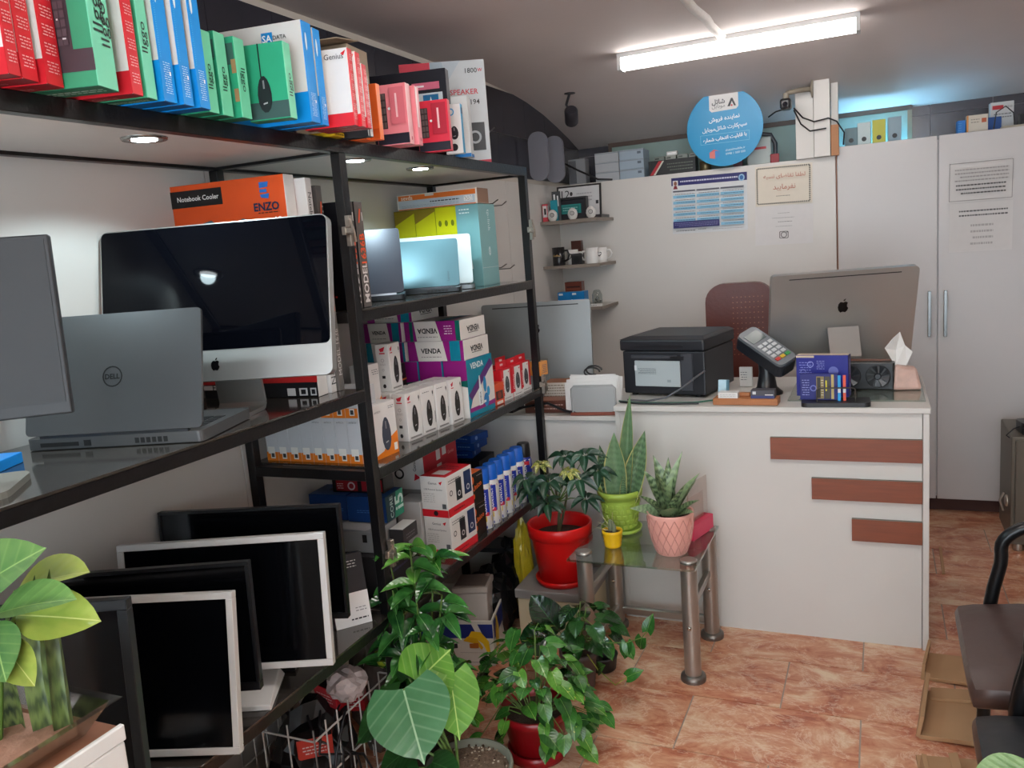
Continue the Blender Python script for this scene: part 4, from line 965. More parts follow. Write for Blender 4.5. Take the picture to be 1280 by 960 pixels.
# ================================================================== ON THE COUNTER
ZC = .9215
BLK = mat('printer_black', '#1b1c22', .45, noise=.1); BLK2 = mat('plastic_black', '#141418', .35); GRY2 = mat('printer_grey', '#3a3c42', .5); SILV = mat('label_grey', '#a9b2b4', .5)
pr = thing('printer', 'black laser printer with grey rear panel seen from behind on the counter', 'printer', -.652, 3.345, ZC, -10)
MB().box(-.372, .01, .012, -.004, .36, .195, BLK).build('body', pr, None, .006, 2)
MB().box(-.380, 0, .197, 0, .37, .245, BLK).build('scanner_lid', pr, None, .008, 2)
MB().add([(-.38, 0, .245), (0, 0, .245), (0, .37, .245), (-.38, .37, .245), (-.35, .04, .256), (-.02, .05, .256), (-.02, .36, .256), (-.35, .36, .256)], [(4,5,6,7), (0,1,5,4), (1,2,6,5), (2,3,7,6), (3,0,4,7)], BLK).build('lid_cover', pr)
MB().box(-.31, -.002, .21, -.09, .002, .222, BLK2).build('lid_groove', pr)
rp = MB().box(-.315, .003, .045, -.110, .012, .155, SILV).build('rear_panel', pr, None, .002, 1)
prints(rp, T(-.315, .003, .045) @ Matrix(((1,0,0,0),(0,0,-1,0),(0,1,0,0),(0,0,0,1))), .205, .11, [('lines', .08, .48, .48, .72, 5, '#4c5456'), ('r', .72, .18, .80, .28, '#8c9698'), ('r', .0, .62, .05, .82, '#d0d6d6')])
MB().box(-.105, .002, .03, -.055, .012, .185, GRY2).build('side_cover', pr, None, .002, 1)
MB().box(-.33, .004, .165, -.12, .012, .178, GRY2).build('paper_guide', pr)
MB().box(-.15, .0, .160, -.09, .012, .175, BLK2).build('latch', pr)
for x in (-.34, -.05): MB().lathe([(.014, 0), (.014, .013)], BLK2, 10, T(x, .05, 0)).build('rubber_foot', pr)
cb = MB(); cb.tube([(-.655, 3.355, ZC+.115), (-.68, 3.30, ZC+.10), (-.74, 3.275, ZC+.055), (-.80, 3.265, ZC+.02), (-.88, 3.27, ZC+.006), (-.97, 3.30, ZC+.005)], .004, mat('cable_grey', '#55565a', .5), 6)
tag(cb.build('power_cable'), 'grey power cable drooping from the back of the printer', 'cable')
cb = MB(); cb.tube([(-1.0, 3.275, ZC+.005), (-.92, 3.24, ZC+.005), (-.8, 3.235, ZC+.005), (-.68, 3.25, ZC+.005), (-.60, 3.30, ZC+.006)], .0035, mat('cable_green', '#1f5a48', .5), 6)
tag(cb.build('network_cable'), 'dark green network cable lying along the counter edge', 'cable')
cb = MB(); cb.tube([(-.99, 3.255, ZC+.005), (-.9, 3.222, ZC+.005), (-.76, 3.220, ZC+.005), (-.66, 3.232, ZC+.005)], .004, BLK2, 6)
tag(cb.build('usb_cable'), 'black cable lying in front of the printer', 'cable')
# card terminal
pos = thing('card_terminal', 'grey and black card payment terminal tilted on a swivel stand', 'card terminal', -.425, 3.46, ZC, -12)
MB().lathe([(.062, 0), (.062, .010), (.040, .030), (.030, .09), (.034, .14), (.03, .15)], BLK2, 18).build('stand', pos)
HB = T(0, 0, .180, 0) @ Matrix.Rotation(math.radians(-8), 4, 'Z') @ Matrix.Rotation(math.radians(26), 4, 'Y') @ Matrix.Rotation(math.radians(26), 4, 'X') @ Matrix.Rotation(math.radians(82), 4, 'Z') @ Matrix.Scale(1.22, 4)
MB().prism(rrect(-.042, -.10, .042, .10, .02), -.032, .012, mat('terminal_dark', '#22252c', .4), HB).build('body', pos, None, .008, 2)
MB().prism(rrect(-.040, -.096, .040, .096, .018), .012, .022, mat('terminal_grey', '#70757a', .4), HB).build('top_shell', pos, None, .004, 2)
MB().box(-.030, .030, .0222, .030, .075, .0235, mat('lcd', '#4c5a58', .2), HB).build('display', pos)
for j in range(5):
    for i in range(3):
        c = '#c8cacb' if j else ('#c23a30', '#d8b030', '#3c9a50')[i]
        MB().cbox((-.022 + i*.022, -.068 + j*.019, .0235), (.016, .012, .004), card(c), HB).build('key', pos)
MB().lathe([(.034, .150), (.04, .165), (.036, .172)], mat('terminal_dark', '#22252c', .4), 16).build('roller_cover', pos)
carton('receipt_pad', 'white paper slip hanging behind the card terminal', (-.505, 3.62, ZC), (.055, .012, .085), -6, '#d8d6d2', {}, {'front': [('lines', .1, .3, .6, .8, 4, '#8a8a8a')]}, cat='paper')
carton('tissue_box', 'small light blue tissue packet leaning beside the printer', (-.565, 3.30, ZC), (.035, .03, .085), -14, '#7fb4cc', {'front': '#b8d4e0'}, {}, cat='packet', rx=-8)
# wooden card holder
ch = thing('card_holder', 'small wooden card holder with two stacks of business cards', 'holder', -.358, 3.215, ZC, -2)
WD = mat('light_wood', '#a5683c', .5, noise=.25, scale=9, stretch=(1, 12, 12))
MB().box(-.245, 0, 0, 0, .075, .026, WD).build('block', ch, None, .002, 1)
MB().box(-.17, .045, .026, -.11, .07, .040, WD).build('back_lip', ch, None, .002, 1)
for x0, x1, hh, c in ((-.225, -.150, .022, '#d8d6d2'), (-.100, -.012, .032, '#4c4c52')):
    st = MB().box(x0, .008, .026, x1, .055, .026+hh, card(c)).build('card_stack', ch)
    prints(st, T(x0, .008, .026) @ Matrix(((1,0,0,0),(0,0,-1,0),(0,1,0,0),(0,0,0,1))), x1-x0, hh, [('lines', .1, .2, .9, .8, 2, '#b8b6b4')] if c == '#d8d6d2' else [('r', 0, 0, 1, .35, '#3b4070'), ('r', .6, .4, .95, .5, '#e0e0e0'), ('r', .08, .5, .22, .85, '#c8c8ca')])
# pen tray with the blue keyboard mat box
tr = thing('pen_tray', 'black padded tray with wire frame on the counter edge', 'tray', -.150, 3.265, ZC, 3)
MB().prism(rrect(-.125, -.075, .115, .035, .02), 0, .016, mat('tray_black', '#17171a', .4)).build('base', tr, None, .005, 2)
MB().tube([(-.07, -.04, .014), (-.07, -.04, .060), (-.062, -.04, .066), (.055, -.04, .066), (.063, -.04, .060), (.063, -.04, .014)], .003, mat('wire_dark', '#4a453f', .35, .8), 6).build('wire_frame', tr)
carton('keyboard_box', 'upright dark blue box with white line drawings on the counter', (-.110, 3.305, ZC + .016), (.19, .05, .160), -8, '#2b2f86', {'right': '#2a2d78', 'top': '#c8b6a0'},
       {'front': [('r', .0, .94, .35, .99, '#c8b8a0'), ('lines', .06, .55, .30, .85, 5, '#7c82c8'), ('ring', .28, .78, .012, .003, '#8a90d0'), ('lines', .40, .65, .55, .88, 5, '#8a90d0'), ('e', .72, .62, .018, .018, '#6c72b8'), ('lines', .08, .12, .3, .42, 6, '#9aa0d8'), ('ring', .14, .60, .010, .002, '#8a90d0')],
        'right': [('r', .42, .52, .58, .9, '#d8d8e4'), ('r', .42, .34, .58, .5, '#c84a5a'), ('r', .42, .12, .58, .32, '#d8d8e4')]})
carton('battery_pack', 'dark blue battery card with brown and gold batteries before the blue box', (-.145, 3.245, ZC + .016), (.135, .012, .100), -4, '#262a70', {},
       {'front': [('lines', .06, .15, .25, .8, 7, '#8a90c8'), ('ring', .36, .45, .012, .004, '#6c72b8'), ('r', .44, .05, .64, .9, '#8c7a4c'), ('r', .46, .08, .55, .86, '#3a3632'), ('lines', .565, .15, .625, .8, 7, '#d8d0b0'), ('r', .66, .05, .80, .9, '#4a463c'), ('r', .68, .35, .72, .75, '#d0c43c'), ('r', .83, .05, .90, .98, '#b8a468')]}, cat='packet')
for k, (x, c1, lab) in enumerate(((-.160, '#2a9ad8', 'blue pen'), (-.142, '#d8553c', 'red pen'))):
    m = MB(); m.box(-.005, 0, 0, .005, .009, .095, card(c1)); m.box(-.005, -.0004, .03, .005, .0, .045, card('#d8d8d8'))
    tag(m.build('marker', None, T(x + .02, 3.236, ZC + .016)), lab.replace(' pen', '') + ' marker stick standing at the end of the battery card', 'marker')
# graphics card
gp = thing('graphics_card', 'black graphics card with two fans lying on the counter glass', 'graphics card', .050, 3.50, ZC + .0065, -6)
MB().box(-.22, -.012, 0, 0, .03, .112, mat('gpu_black', '#121214', .35)).build('shroud', gp, None, .006, 2)
MB().box(-.222, .032, .01, .0, .036, .118, mat('copper_pcb', '#6a3e28', .4)).build('circuit_board', gp)
for x in (-.165, -.058):
    fn = MB().lathe([(.046, 0), (.046, .004), (.043, .004), (.043, .001)], mat('fan_ring', '#060607', .3), 24, T(x, -.013, .056, 0, 90), caps=False).build('fan', gp)
    bl = MB()
    for i in range(9):
        a = 2*PI*i/9
        bl.add([(x + .012*math.cos(a), -.015, .056 + .012*math.sin(a)), (x + .042*math.cos(a+.25), -.019, .056 + .042*math.sin(a+.25)), (x + .042*math.cos(a+.72), -.014, .056 + .042*math.sin(a+.72)), (x + .014*math.cos(a+.5), -.014, .056 + .014*math.sin(a+.5))], [(0,1,2,3)], mat('fan_blade', '#2a2b2e', .25))
    bl.lathe([(.013, .0), (.013, .006), (.010, .008)], mat('fan_blade', '#2a2b2e', .25), 12, T(x, -.014, .056, 0, 90))
    bl.build('blades', fn)
# tissue pack
ti = thing('tissue_pack', 'open plastic tissue pack with a white tissue sticking out', 'tissues', .098, 3.53, ZC + .0065, 8)
PK = mat('tissue_wrap', '#c9a79a', .3, noise=.3, scale=30)
MB().add([(-.06, -.04, 0), (.045, -.04, 0), (.05, .045, 0), (-.06, .045, 0), (-.05, -.025, .10), (.03, -.02, .085), (.03, .03, .085), (-.05, .03, .10)], [(0,3,2,1), (4,5,6,7), (0,1,5,4), (1,2,6,5), (2,3,7,6), (3,0,4,7)], PK).build('wrapper', ti, None, .012, 2)
tt = MB(); tt.add([(-.045, 0, .09), (-.085, -.01, .165), (-.055, -.015, .205), (-.028, .0, .225), (-.008, .012, .17), (.018, .0, .145), (-.005, .01, .09), (-.04, .02, .15)], [(0,1,7), (1,2,7), (2,3,7), (3,4,7), (4,5,6), (4,6,0,7)], card('#e2e0dc', .8))
o = tt.build('tissue', ti); sm = o.modifiers.new('thick', 'SOLIDIFY'); sm.thickness = .0015
# the second all-in-one, seen from behind
aio('silver all-in-one computer seen from behind with dark fruit emblem', -.168, 3.705, ZC + .0065, 200, .580, .402, 14, .085, .17, chin=.06)
# swivel chair behind the counter
sc_ = thing('office_chair', 'brown leather office chair behind the counter', 'chair', -.64, 4.24, 0, 4)
LE = mat('brown_leather', '#5c2012', .42, noise=.2, scale=10, bump=.1)
bk = MB().prism(rrect(-.165, .58, .165, 1.335, .09, 6), -.04, .04, LE, Matrix(((1,0,0,0),(0,0,-1,0),(0,1,0,0),(0,0,0,1)))).build('backrest', sc_, None, .025, 3)
pf = MB()
for i in range(8):
    for j in range(12): pf.cbox((-.03 + i*.020, -.0405, .98 + j*.026), (.004, .002, .004), mat('stitch', '#b0714f', .6))
pf_o = pf.build('stitching', bk); pf_o['kind'] = 'stuff'
MB().prism(rrect(-.24, -.48, .24, 0, .06), .46, .56, LE).build('seat', sc_, T(0, 0.52, 0), .02, 2)
MB().lathe([(.03, .08), (.03, .46)], BLK2, 12, T(0, .28, 0)).build('column', sc_)
for k in range(5):
    a = 2*PI*k/5
    MB().tube([(0, .28, .09), (.26*math.cos(a), .28+.26*math.sin(a), .06)], .022, BLK2, 8).build('base_leg', sc_)
    MB().lathe([(.025, 0), (.03, .01), (.03, .035), (.02, .045)], BLK2, 10, T(.26*math.cos(a), .28+.26*math.sin(a), 0)).build('caster', sc_)

# ================================================================== ON THE SIDE DESK
ZD = .8665
mb = thing('monitor', 'silver backed monitor on the side desk behind the rack end', 'monitor', -1.50, 3.62, ZD, 10)
SB = mat('silver_back', '#8d9090', .38, .35, noise=.03)
UP = T(0, 0, .09, 0, -5) @ Matrix(((1,0,0,0),(0,0,-1,0),(0,1,0,0),(0,0,0,1)))
pn = MB().prism(rrect(-.265, 0, .265, .375, .014), -.03, 0, SB, UP).build('panel', mb, None, .005, 2)
MB().box(-.21, .352, .0, .21, .357, .001, mat('slot_black', '#2a2a2a', .6), UP).build('vent_slot', pn)
MB().prism(rrect(-.255, .01, .255, .365, .01), -.032, -.030, mat('black_glass', '#05060b', .03), UP).build('screen', pn)
prints(pn, UP, 1, 1, [('apple', 0, .245, .032, '#000')], ('logo', 'lettering'))
MB().box(-.06, -.03, .012, .06, -.02, .20, SB).build('neck', mb)
MB().prism(rrect(-.09, -.10, .09, .08, .02), 0, .012, SB).build('foot', mb, None, .002, 1)
ph = thing('paper_rack', 'grey wire letter rack on a brown base filled with white papers', 'letter rack', -1.11, 3.30, ZD, 6)
MB().box(-.105, -.045, 0, .10, .075, .014, mat('brown_base', '#7c3a26', .5)).build('base', ph, None, .002, 1)
WS = mat('rack_mesh', '#a0a09e', .4, .6)
for y in (-.035, .062):
    m = MB().prism(rrect(-.095, .014, .09, .125, .018), -.0012, .0012, WS, T(0, y, 0) @ Matrix(((1,0,0,0),(0,0,-1,0),(0,1,0,0),(0,0,0,1)))).build('mesh_panel', ph)
    MB().tube([(-.095, y, .014), (-.097, y, .115), (-.085, y, .127), (.08, y, .127), (.092, y, .115), (.09, y, .014)], .004, WS, 6).build('wire_rim', ph)
for k in range(7):
    m = MB(); r = RND.uniform(-6, 6)
    m.box(-.118 + RND.uniform(-.01, .01), 0, .016, .10 + RND.uniform(-.01, .012), .0025, .150 + RND.uniform(-.012, .02), card('#d9d7d4', .8), T(0, -.022 + k*.012, .0, 0, 0, r))
    m.build('paper', ph)
cb = MB()
for k in range(2): cb.tube([(-1.13 + .035*math.cos(a) + .01*k, 3.33, ZD + .175 + .02*math.sin(a) + .008*k) for a in [2*PI*i/14 for i in range(12)]], .004, BLK2, 6)
cb.tube([(-1.10, 3.33, ZD+.16), (-1.16, 3.36, ZD+.10), (-1.20, 3.38, ZD+.02)], .004, BLK2, 6)
tag(cb.build('coiled_cable'), 'black coiled cable resting on the white papers', 'cable')
for k, (x, c, lab) in enumerate(((-1.238, '#2c2c30', 'black pen'), (-1.222, '#1f6a5a', 'green pen'))):
    m = MB(); m.tube([(0, 0, 0), (.012, .01, .15)], .004, card(c), 6); tag(m.build('pen', None, T(x, 3.40, ZD)), lab + ' leaning behind the letter rack', 'pen')
carton('tray_box', 'brown wooden organiser tray behind the end post on the side desk', (-1.22, 3.31, ZD), (.22, .10, .055), 4, '#5a3428', {'top': '#8a5a48'}, {'front': [('lines', .2, .2, .8, .8, 2, '#b09088')]}, cat='tray')
carton('modem', 'flat black modem under cables on the side desk', (-1.50, 3.29, ZD), (.20, .11, .03), -6, '#17171a', cat='modem')
carton('catalogue', 'stack of brown topped catalogues behind the end post', (-1.24, 3.45, ZD), (.16, .12, .11), 6, '#cfc6ba', {'top': '#9a5c38'}, {'front': [('lines', 0, .05, 1, .95, 8, '#8a7a6c')]}, cat='books')
cb = MB(); cb.tube([(-1.75, 3.29, ZD+.03), (-1.6, 3.262, ZD+.012), (-1.45, 3.26, ZD+.03), (-1.32, 3.27, ZD+.05), (-1.24, 3.258, ZD+.02), (-1.18, 3.262, ZD+.008)], .006, BLK2, 6)
tag(cb.build('desk_cable'), 'thick black cable along the side desk edge', 'cable')

# ================================================================== CORNER SHELVES
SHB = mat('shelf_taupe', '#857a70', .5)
SH = []
for z, lab in ((1.727, 'top'), (1.472, 'middle'), (1.228, 'bottom')):
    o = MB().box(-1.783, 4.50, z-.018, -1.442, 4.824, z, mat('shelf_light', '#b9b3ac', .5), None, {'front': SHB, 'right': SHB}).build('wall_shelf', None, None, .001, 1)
    tag(o, lab + ' small wall shelf in the corner beyond the rack', 'shelf')
def egg(label, x, y, z):
    o = thing('egg_clock', label, 'ornament', x, y, z, 10, 'white egg ornaments')
    MB().lathe([(.014, 0), (.024, .010), (.029, .028), (.026, .046), (.015, .060), (.004, .065)], mat('egg_white', '#d8d6d2', .3), 18).build('egg', o)
    MB().lathe([(.013, 0), (.013, .002)], mat('egg_face', '#4a4a4e', .3), 14, T(.002, -.0285, .034, 0, 90)).lathe([(.010, .0025), (.010, .003)], mat('egg_dial', '#b0aca8', .3), 14, T(.002, -.0285, .034, 0, 90)).build('dial', o)
egg('white egg shaped ornament by the red and white packet', -1.715, 4.53, 1.727); egg('white egg shaped ornament before the black box frame', -1.595, 4.535, 1.727); egg('white egg shaped ornament at the open end of top shelf', -1.485, 4.535, 1.727)
sf = thing('shadow_frame', 'black box frame with a teal plaque on the top corner shelf', 'frame', -1.64, 4.62, 1.727, 4)
FK = mat('frame_black', '#1d1b1e', .4)
for a in ((-.10, 0, 0, .10, .05, .012), (-.10, 0, .118, .10, .05, .130), (-.10, 0, .012, -.088, .05, .118), (.088, 0, .012, .10, .05, .118)): MB().box(*a, FK).build('frame_side', sf)
MB().box(-.088, .040, .012, .088, .048, .118, mat('frame_back', '#26232a', .6)).build('backing', sf)
pl = MB().box(-.066, .02, .038, .060, .036, .090, card('#2f8f8a')).build('plaque', sf)
prints(pl, T(-.066, .02, .038) @ Matrix(((1,0,0,0),(0,0,-1,0),(0,1,0,0),(0,0,0,1))), .126, .052, [('r', .06, .1, .94, .9, '#257a76'), ('lines', .15, .25, .85, .75, 2, '#9fd4d0')])
cf = MB().box(-.135, 0, 0, .135, .010, .205, mat('frame_black', '#1d1b1e', .4)).build('picture_frame', None, T(-1.625, 4.735, 1.7275, 4, -8)); tag(cf, 'framed white certificate leaning behind the black box frame', 'frame')
prints(cf, T(-.135, 0, 0) @ Matrix(((1,0,0,0),(0,0,-1,0),(0,1,0,0),(0,0,0,1))), .27, .205, [('r', .04, .05, .96, .95, '#cfcfd0'), ('lines', .45, .5, .8, .8, 3, '#a8a8ac'), ('r', .88, .42, .94, .52, '#3a3a3e'), ('t', .2, .76, .05, '12', '#3a3a3e'), ('e', .33, .76, .009, .012, '#3a3a3e')])
carton('sim_box', 'small red and white packet at the wall end of top shelf', (-1.745, 4.53, 1.727), (.03, .03, .10), 6, '#c84450', {}, {'front': [('r', .1, .25, .9, .9, '#d8d4d4'), ('r', .35, .4, .75, .75, '#2c2a2c')], 'right': [('r', .1, .25, .9, .9, '#d8d4d4')]})
carton('card_pack', 'teal folder behind the first egg ornament', (-1.70, 4.575, 1.727), (.04, .02, .12), 8, '#1c8a9a')
carton('card_pack', 'black and white striped card standing behind teal folder', (-1.69, 4.61, 1.727), (.05, .012, .17), 14, '#2a2a2e', {}, {'front': [('r', .2, .6, .4, .9, '#d0d0d0'), ('r', .6, .5, .75, .85, '#d0d0d0')]})
carton('tablet_stand', 'flat black case at the open end of the top shelf', (-1.446, 4.60, 1.7275), (.06, .20, .018), 4, '#2c2a2e', cat='case')
def mug(label, x, y, z, col, r=.036, h=.085, hx=1, art=None, ang=0):
    o = thing('mug', label, 'mug', x, y, z, ang, 'mugs on the middle corner shelf')
    m = mat('mug_' + col[1:], col, .25)
    MB().lathe([(r*.95, 0), (r, .004), (r, h), (r-.004, h), (r-.004, .008)], m, 20, caps=False).lathe([(r*.95, .0), (r*.95, .006)], m, 20).build('cup', o)
    MB().tube([(hx*(r-.002), 0, h*.78), (hx*(r+.018), 0, h*.80), (hx*(r+.028), 0, h*.55), (hx*(r+.020), 0, h*.30), (hx*(r-.002), 0, h*.22)], .006, m, 8).build('handle', o)
    if art:
        tx = MB(); vs, fs, tw, th = text_geo(art[0], .01); sc = art[1] / tw
        pts = [((r+.0008)*math.cos(math.radians(-90) + x_*sc/r), (r+.0008)*math.sin(math.radians(-90) + x_*sc/r), h*art[3] + y_*sc) for x_, y_ in vs]
        tx.add(pts, fs, card(art[2])); tx.build('lettering', o)
    return o
mug('black travel mug with gold lettering', -1.700, 4.545, 1.472, '#1e1c1e', .036, .105, 1, ('Coffee', .045, '#b08a50', .55))
mug('white mug with black drawing beside the travel mug', -1.635, 4.60, 1.472, '#d6d4d1', .034, .085, 1, ('2', .022, '#2a2a2c', .55))
mug('white mug with brush lettering on the middle shelf', -1.500, 4.55, 1.472, '#d9d7d4', .036, .088, -1)
mug('white mug with black heart lying at shelf end', -1.480, 4.66, 1.472, '#d9d7d4', .036, .085, 1, ('♥', .028, '#1c1c1e', .55))
carton('wood_box', 'tall brown leather box behind the mugs', (-1.60, 4.66, 1.472), (.06, .05, .135), 4, '#4f2a20', cat='box')
gc = carton('cube_speaker', 'black cube with round opening between the mugs', (-1.555, 4.53, 1.472), (.062, .06, .062), 4, '#1f1e20', {}, {'front': [('e', .5, .4, .018, .018, '#0a0a0b'), ('r', .08, .8, .92, .94, '#3c3a3c')]}, cat='speaker')
carton('wood_box', 'small red brown wooden box stacked on blue boxes', (-1.585, 4.58, 1.228 + .0885), (.10, .07, .055), 4, '#6b3222', {}, {'front': [('r', .1, .4, .9, .55, '#3a1a14'), ('r', .1, .2, .9, .28, '#8a4a34')]}, cat='box')
for k, x in enumerate((-1.640, -1.558)):
    carton('card_box', ('blue card box on the wall side of the bottom shelf', 'blue card box in the middle of the bottom shelf')[k], (x, 4.54, 1.228), (.080, .09, .088), 3, '#1577b8', {'top': '#2a8ac8'}, {'front': [('r', .1, .80, .4, .93, '#d8e0e4'), ('r', .03, .25, .1, .5, '#d8e0e4')]}, group='blue card boxes')
jr = thing('glass_jar', 'small clear jar of bits at the end of the bottom shelf', 'jar', -1.500, 4.60, 1.228)
MB().lathe([(.026, 0), (.030, .005), (.030, .06), (.020, .085), (.012, .09)], glassy('jar_glass', '#e8ecea', .06), 18).build('jar', jr)
b = MB()
for k in range(26): b.cbox((RND.uniform(-.017, .017), RND.uniform(-.017, .017), .006 + RND.uniform(0, .04)), (.012, .009, .009), card(('#8a8a86', '#5a5a58', '#b0aca4')[k % 3]), T(0, 0, 0, RND.uniform(0, 90)))
b = b.build('contents', jr); b['kind'] = 'stuff'
carton('card_pack', 'flat white packet lying at the edge of bottom shelf', (-1.455, 4.52, 1.228), (.12, .06, .012), 6, '#d8d6d4', {}, {'front': [('lines', .2, .2, .8, .8, 1, '#6a6a6c')]})
# double slot hooks on the white panel
HK = mat('hook_metal', '#8c8a86', .35, .8)
for y, z, n in ((3.62, 1.80, 1), (3.66, 1.50, 2), (3.55, 2.13, 3)):
    o = thing('wall_hook', ('bent wire display hook on the white side panel, upper', 'bent wire display hook on the white side panel, lower', 'bent wire display hook above the speaker carton')[n-1], 'hook', -1.784, y, z)
    MB().box(0, -.05, -.012, .006, .05, .012, HK).build('plate', o)
    MB().tube([(.004, -.03, 0), (.13, -.03, .004), (.16, -.03, .02)], .003, HK, 6).build('prong', o)
    MB().tube([(.004, .03, -.005), (.15, .03, -.004), (.175, .03, .012)], .003, HK, 6).build('prong', o)

# ================================================================== NOTICES, SIGN, POST, CAMERA
FRN = Matrix(((1,0,0,0),(0,0,-1,0),(0,1,0,0),(0,0,0,1)))
def paper(name, label, x0, x1, z0, z1, y, col, items, rz=0, cat='notice'):
    o = MB().box(0, -.0008, 0, x1-x0, 0, z1-z0, card(col, .6)).build(name, None, T(x0, y, z0, 0, 0, rz))
    tag(o, label, cat)
    prints(o, T(0, -.0008, 0) @ FRN, x1-x0, z1-z0, items)
    return o
def border(c, n, m, t=.012, a=.04, b=.05):
    it = []
    for i in range(n):
        u = a + (1-2*a) * (i + .2) / n
        for v in (b, 1-b): it.append(('r', u, v - t*1.4, u + (1-2*a)/n*.6, v + t*1.4, c))
    for i in range(m):
        v = b + (1-2*b) * (i + .2) / m
        for u in (a, 1-a): it.append(('r', u - t, v, u + t, v + (1-2*b)/m*.6, c))
    return it
NAVY = '#2b2a66'
tab = [('r', 0, .86, 1, 1, NAVY), ('lines', .12, .89, .88, .965, 1, '#c8c8dc'), ('r', .02, .80, .09, .95, '#d8d4d2'), ('e', .055, .90, .009, .012, '#8a5a48'), ('p', [(.025, .80), (.085, .80), (.07, .86), (.04, .86)], '#7a1c2a'), ('e', .93, .91, .017, .019, '#8fb4d4'), ('e', .93, .91, .010, .012, '#2f62a0')]
for c in range(3):
    u0 = .02 + c * .32; u1 = u0 + .30
    tab.append(('r', u0, .745, u1, .77, '#5a5a66'))
    for j in range(6 if c else 5):
        v = .72 - j * .105
        tab.append(('r', u0, v - .085, u1, v - .035, '#86bcd8')); tab.append(('lines', u0 + .03, v - .03, u1, v, 1, '#6a6e78')); tab.append(('lines', u0 + .05, v - .075, u1, v - .045, 1, '#3c5a74'))
tab += [('r', .02, .10, .64, .22, NAVY), ('lines', .04, .12, .62, .20, 3, '#8a8ab8'), ('lines', .06, .03, .32, .07, 1, '#55555a'), ('lines', .36, .05, .46, .075, 1, '#2a2a2a'), ('lines', .55, .035, .95, .06, 1, '#9a9a9e')]
paper('price_list', 'printed price list with dark blue header and pale blue rows', -1.093, -.672, 1.600, 1.915, 4.8245, '#d6d8da', tab, rz=1)
paper('notice_sheet', 'cream notice with dashed dark border and red handwriting style text', -.626, -.330, 1.714, 1.925, 4.8245, '#dcd3c4',
      border('#4a4a42', 26, 18) + [('t', .52, .72, .215, fa('لطفا تقاضای نسیه'), '#b0563a'), ('t', .52, .44, .115, fa('نفرمایید'), '#b0563a'), ('lines', .38, .20, .62, .25, 1, '#8a8478')], rz=1)
ig = [('lines', .40, .80, .60, .83, 1, '#8a8888'), ('lines', .30, .68, .68, .71, 1, '#8a8888'), ('lines', .40, .575, .64, .61, 1, '#4c4a4a'), ('lines', .36, .46, .64, .49, 1, '#8a8888'), ('ring', .5, .25, .0165, .004, '#55504e'), ('e', .555, .315, .003, .003, '#55504e')]
ir = rrect(.42, .155, .58, .345, .03)
n0 = len(ir)
paper('emblem_sheet', 'white sheet with a small camera emblem taped under the cream notice', -.632, -.330, 1.500, 1.708, 4.8245, '#d6d3d2', [('p', ir, '#55504e'), ('p', rrect(.432, .170, .568, .330, .025), '#cfcccb')] + ig, rz=1)
paper('quote_sheet', 'white sheet with dashed frame and dark lines of print on the right cabinet door', .317, .603, 1.645, 1.842, 4.8275, '#d4d1cf',
      border('#55504e', 34, 22, .006, .02, .03) + [('lines', .10, .48, .92, .84, 4, '#9a9694'), ('lines', .12, .16, .88, .46, 3, '#3a3838')], rz=.5)
paper('poem_sheet', 'white sheet with short centred lines of print under the framed sheet', .325, .603, 1.395, 1.638, 4.8275, '#d2cfcd', [('lines', .15, .70, .92, .88, 2, '#4a4848'), ('lines', .34, .10, .70, .60, 4, '#a8a4a2')], rz=.5)
# round blue sign
sg = thing('round_sign', 'round blue sign with white Persian lettering hanging before the back wall', 'sign', -.772, 4.78, 2.152, 0, None)
n = 48
MB().prism([(.205*math.cos(2*PI*i/n), .205*math.sin(2*PI*i/n)) for i in range(n)], 0, .004, mat('sign_blue', '#0d8fc4', .35), FRN).build('disc', sg)
wt = [(-.078, .10)] + [(-.078 + .0, .186)] + [(.203*math.cos(math.radians(a)), .203*math.sin(math.radians(a))) for a in (110, 100, 90, 80, 70)] + [(.078, .186), (.078, .105), (.066, .092), (-.066, .088)]
MB().prism(wt[::-1], .004, .0048, card('#d9d7d6'), FRN).build('logo_panel', sg)
prints(sg, T(0, -.0048, 0) @ FRN, 1, 1, [('p', [(.020, .108), (.034, .108), (.044, .134), (.056, .108), (.066, .108), (.048, .150), (.040, .150)], '#33343a'), ('e', .043, .112, .005, .005, '#c8404c'), ('t', -.028, .137, .070, fa('شاتل'), '#33343a', 0, .02), ('t', -.028, .115, .070, fa('موبایل'), '#55565c', 0, -.004)], ('logo', 'logo_lettering'))
prints(sg, T(0, -.0040, 0) @ FRN, 1, 1, [('t', .0, .048, .165, fa('نماینده فروش'), '#e6f2f6', 3, .018), ('t', .0, -.003, .240, fa('سیم‌کارت شاتل‌موبایل'), '#e6f2f6', 3, .018), ('t', .0, -.055, .235, fa('با قابلیت انتخاب شماره'), '#f2f8fa', 3, .03), ('t', .055, -.118, .105, 'shatelmobile.ir', '#d4ecf4', 3), ('t', .055, -.139, .105, '0998 1 000 000', '#d4ecf4', 3),
      ('r', -.13, -.080, .13, -.0785, '#8fd0e6'), ('r', -.13, -.031, .13, -.0295, '#8fd0e6'), ('r', -.1315, -.080, -.130, -.0295, '#8fd0e6'), ('r', .130, -.080, .1315, -.0295, '#8fd0e6'),
      ('p', [(-.085, -.125), (-.055, -.118), (-.055, -.160), (-.085, -.155)], '#d87a74'), ('p', [(-.055, -.118), (-.030, -.125), (-.030, -.150), (-.055, -.160)], '#3f86c8'), ('p', [(-.085, -.125), (-.060, -.110), (-.030, -.122), (-.055, -.118)], '#c8606c')], ('artwork', 'lettering'))
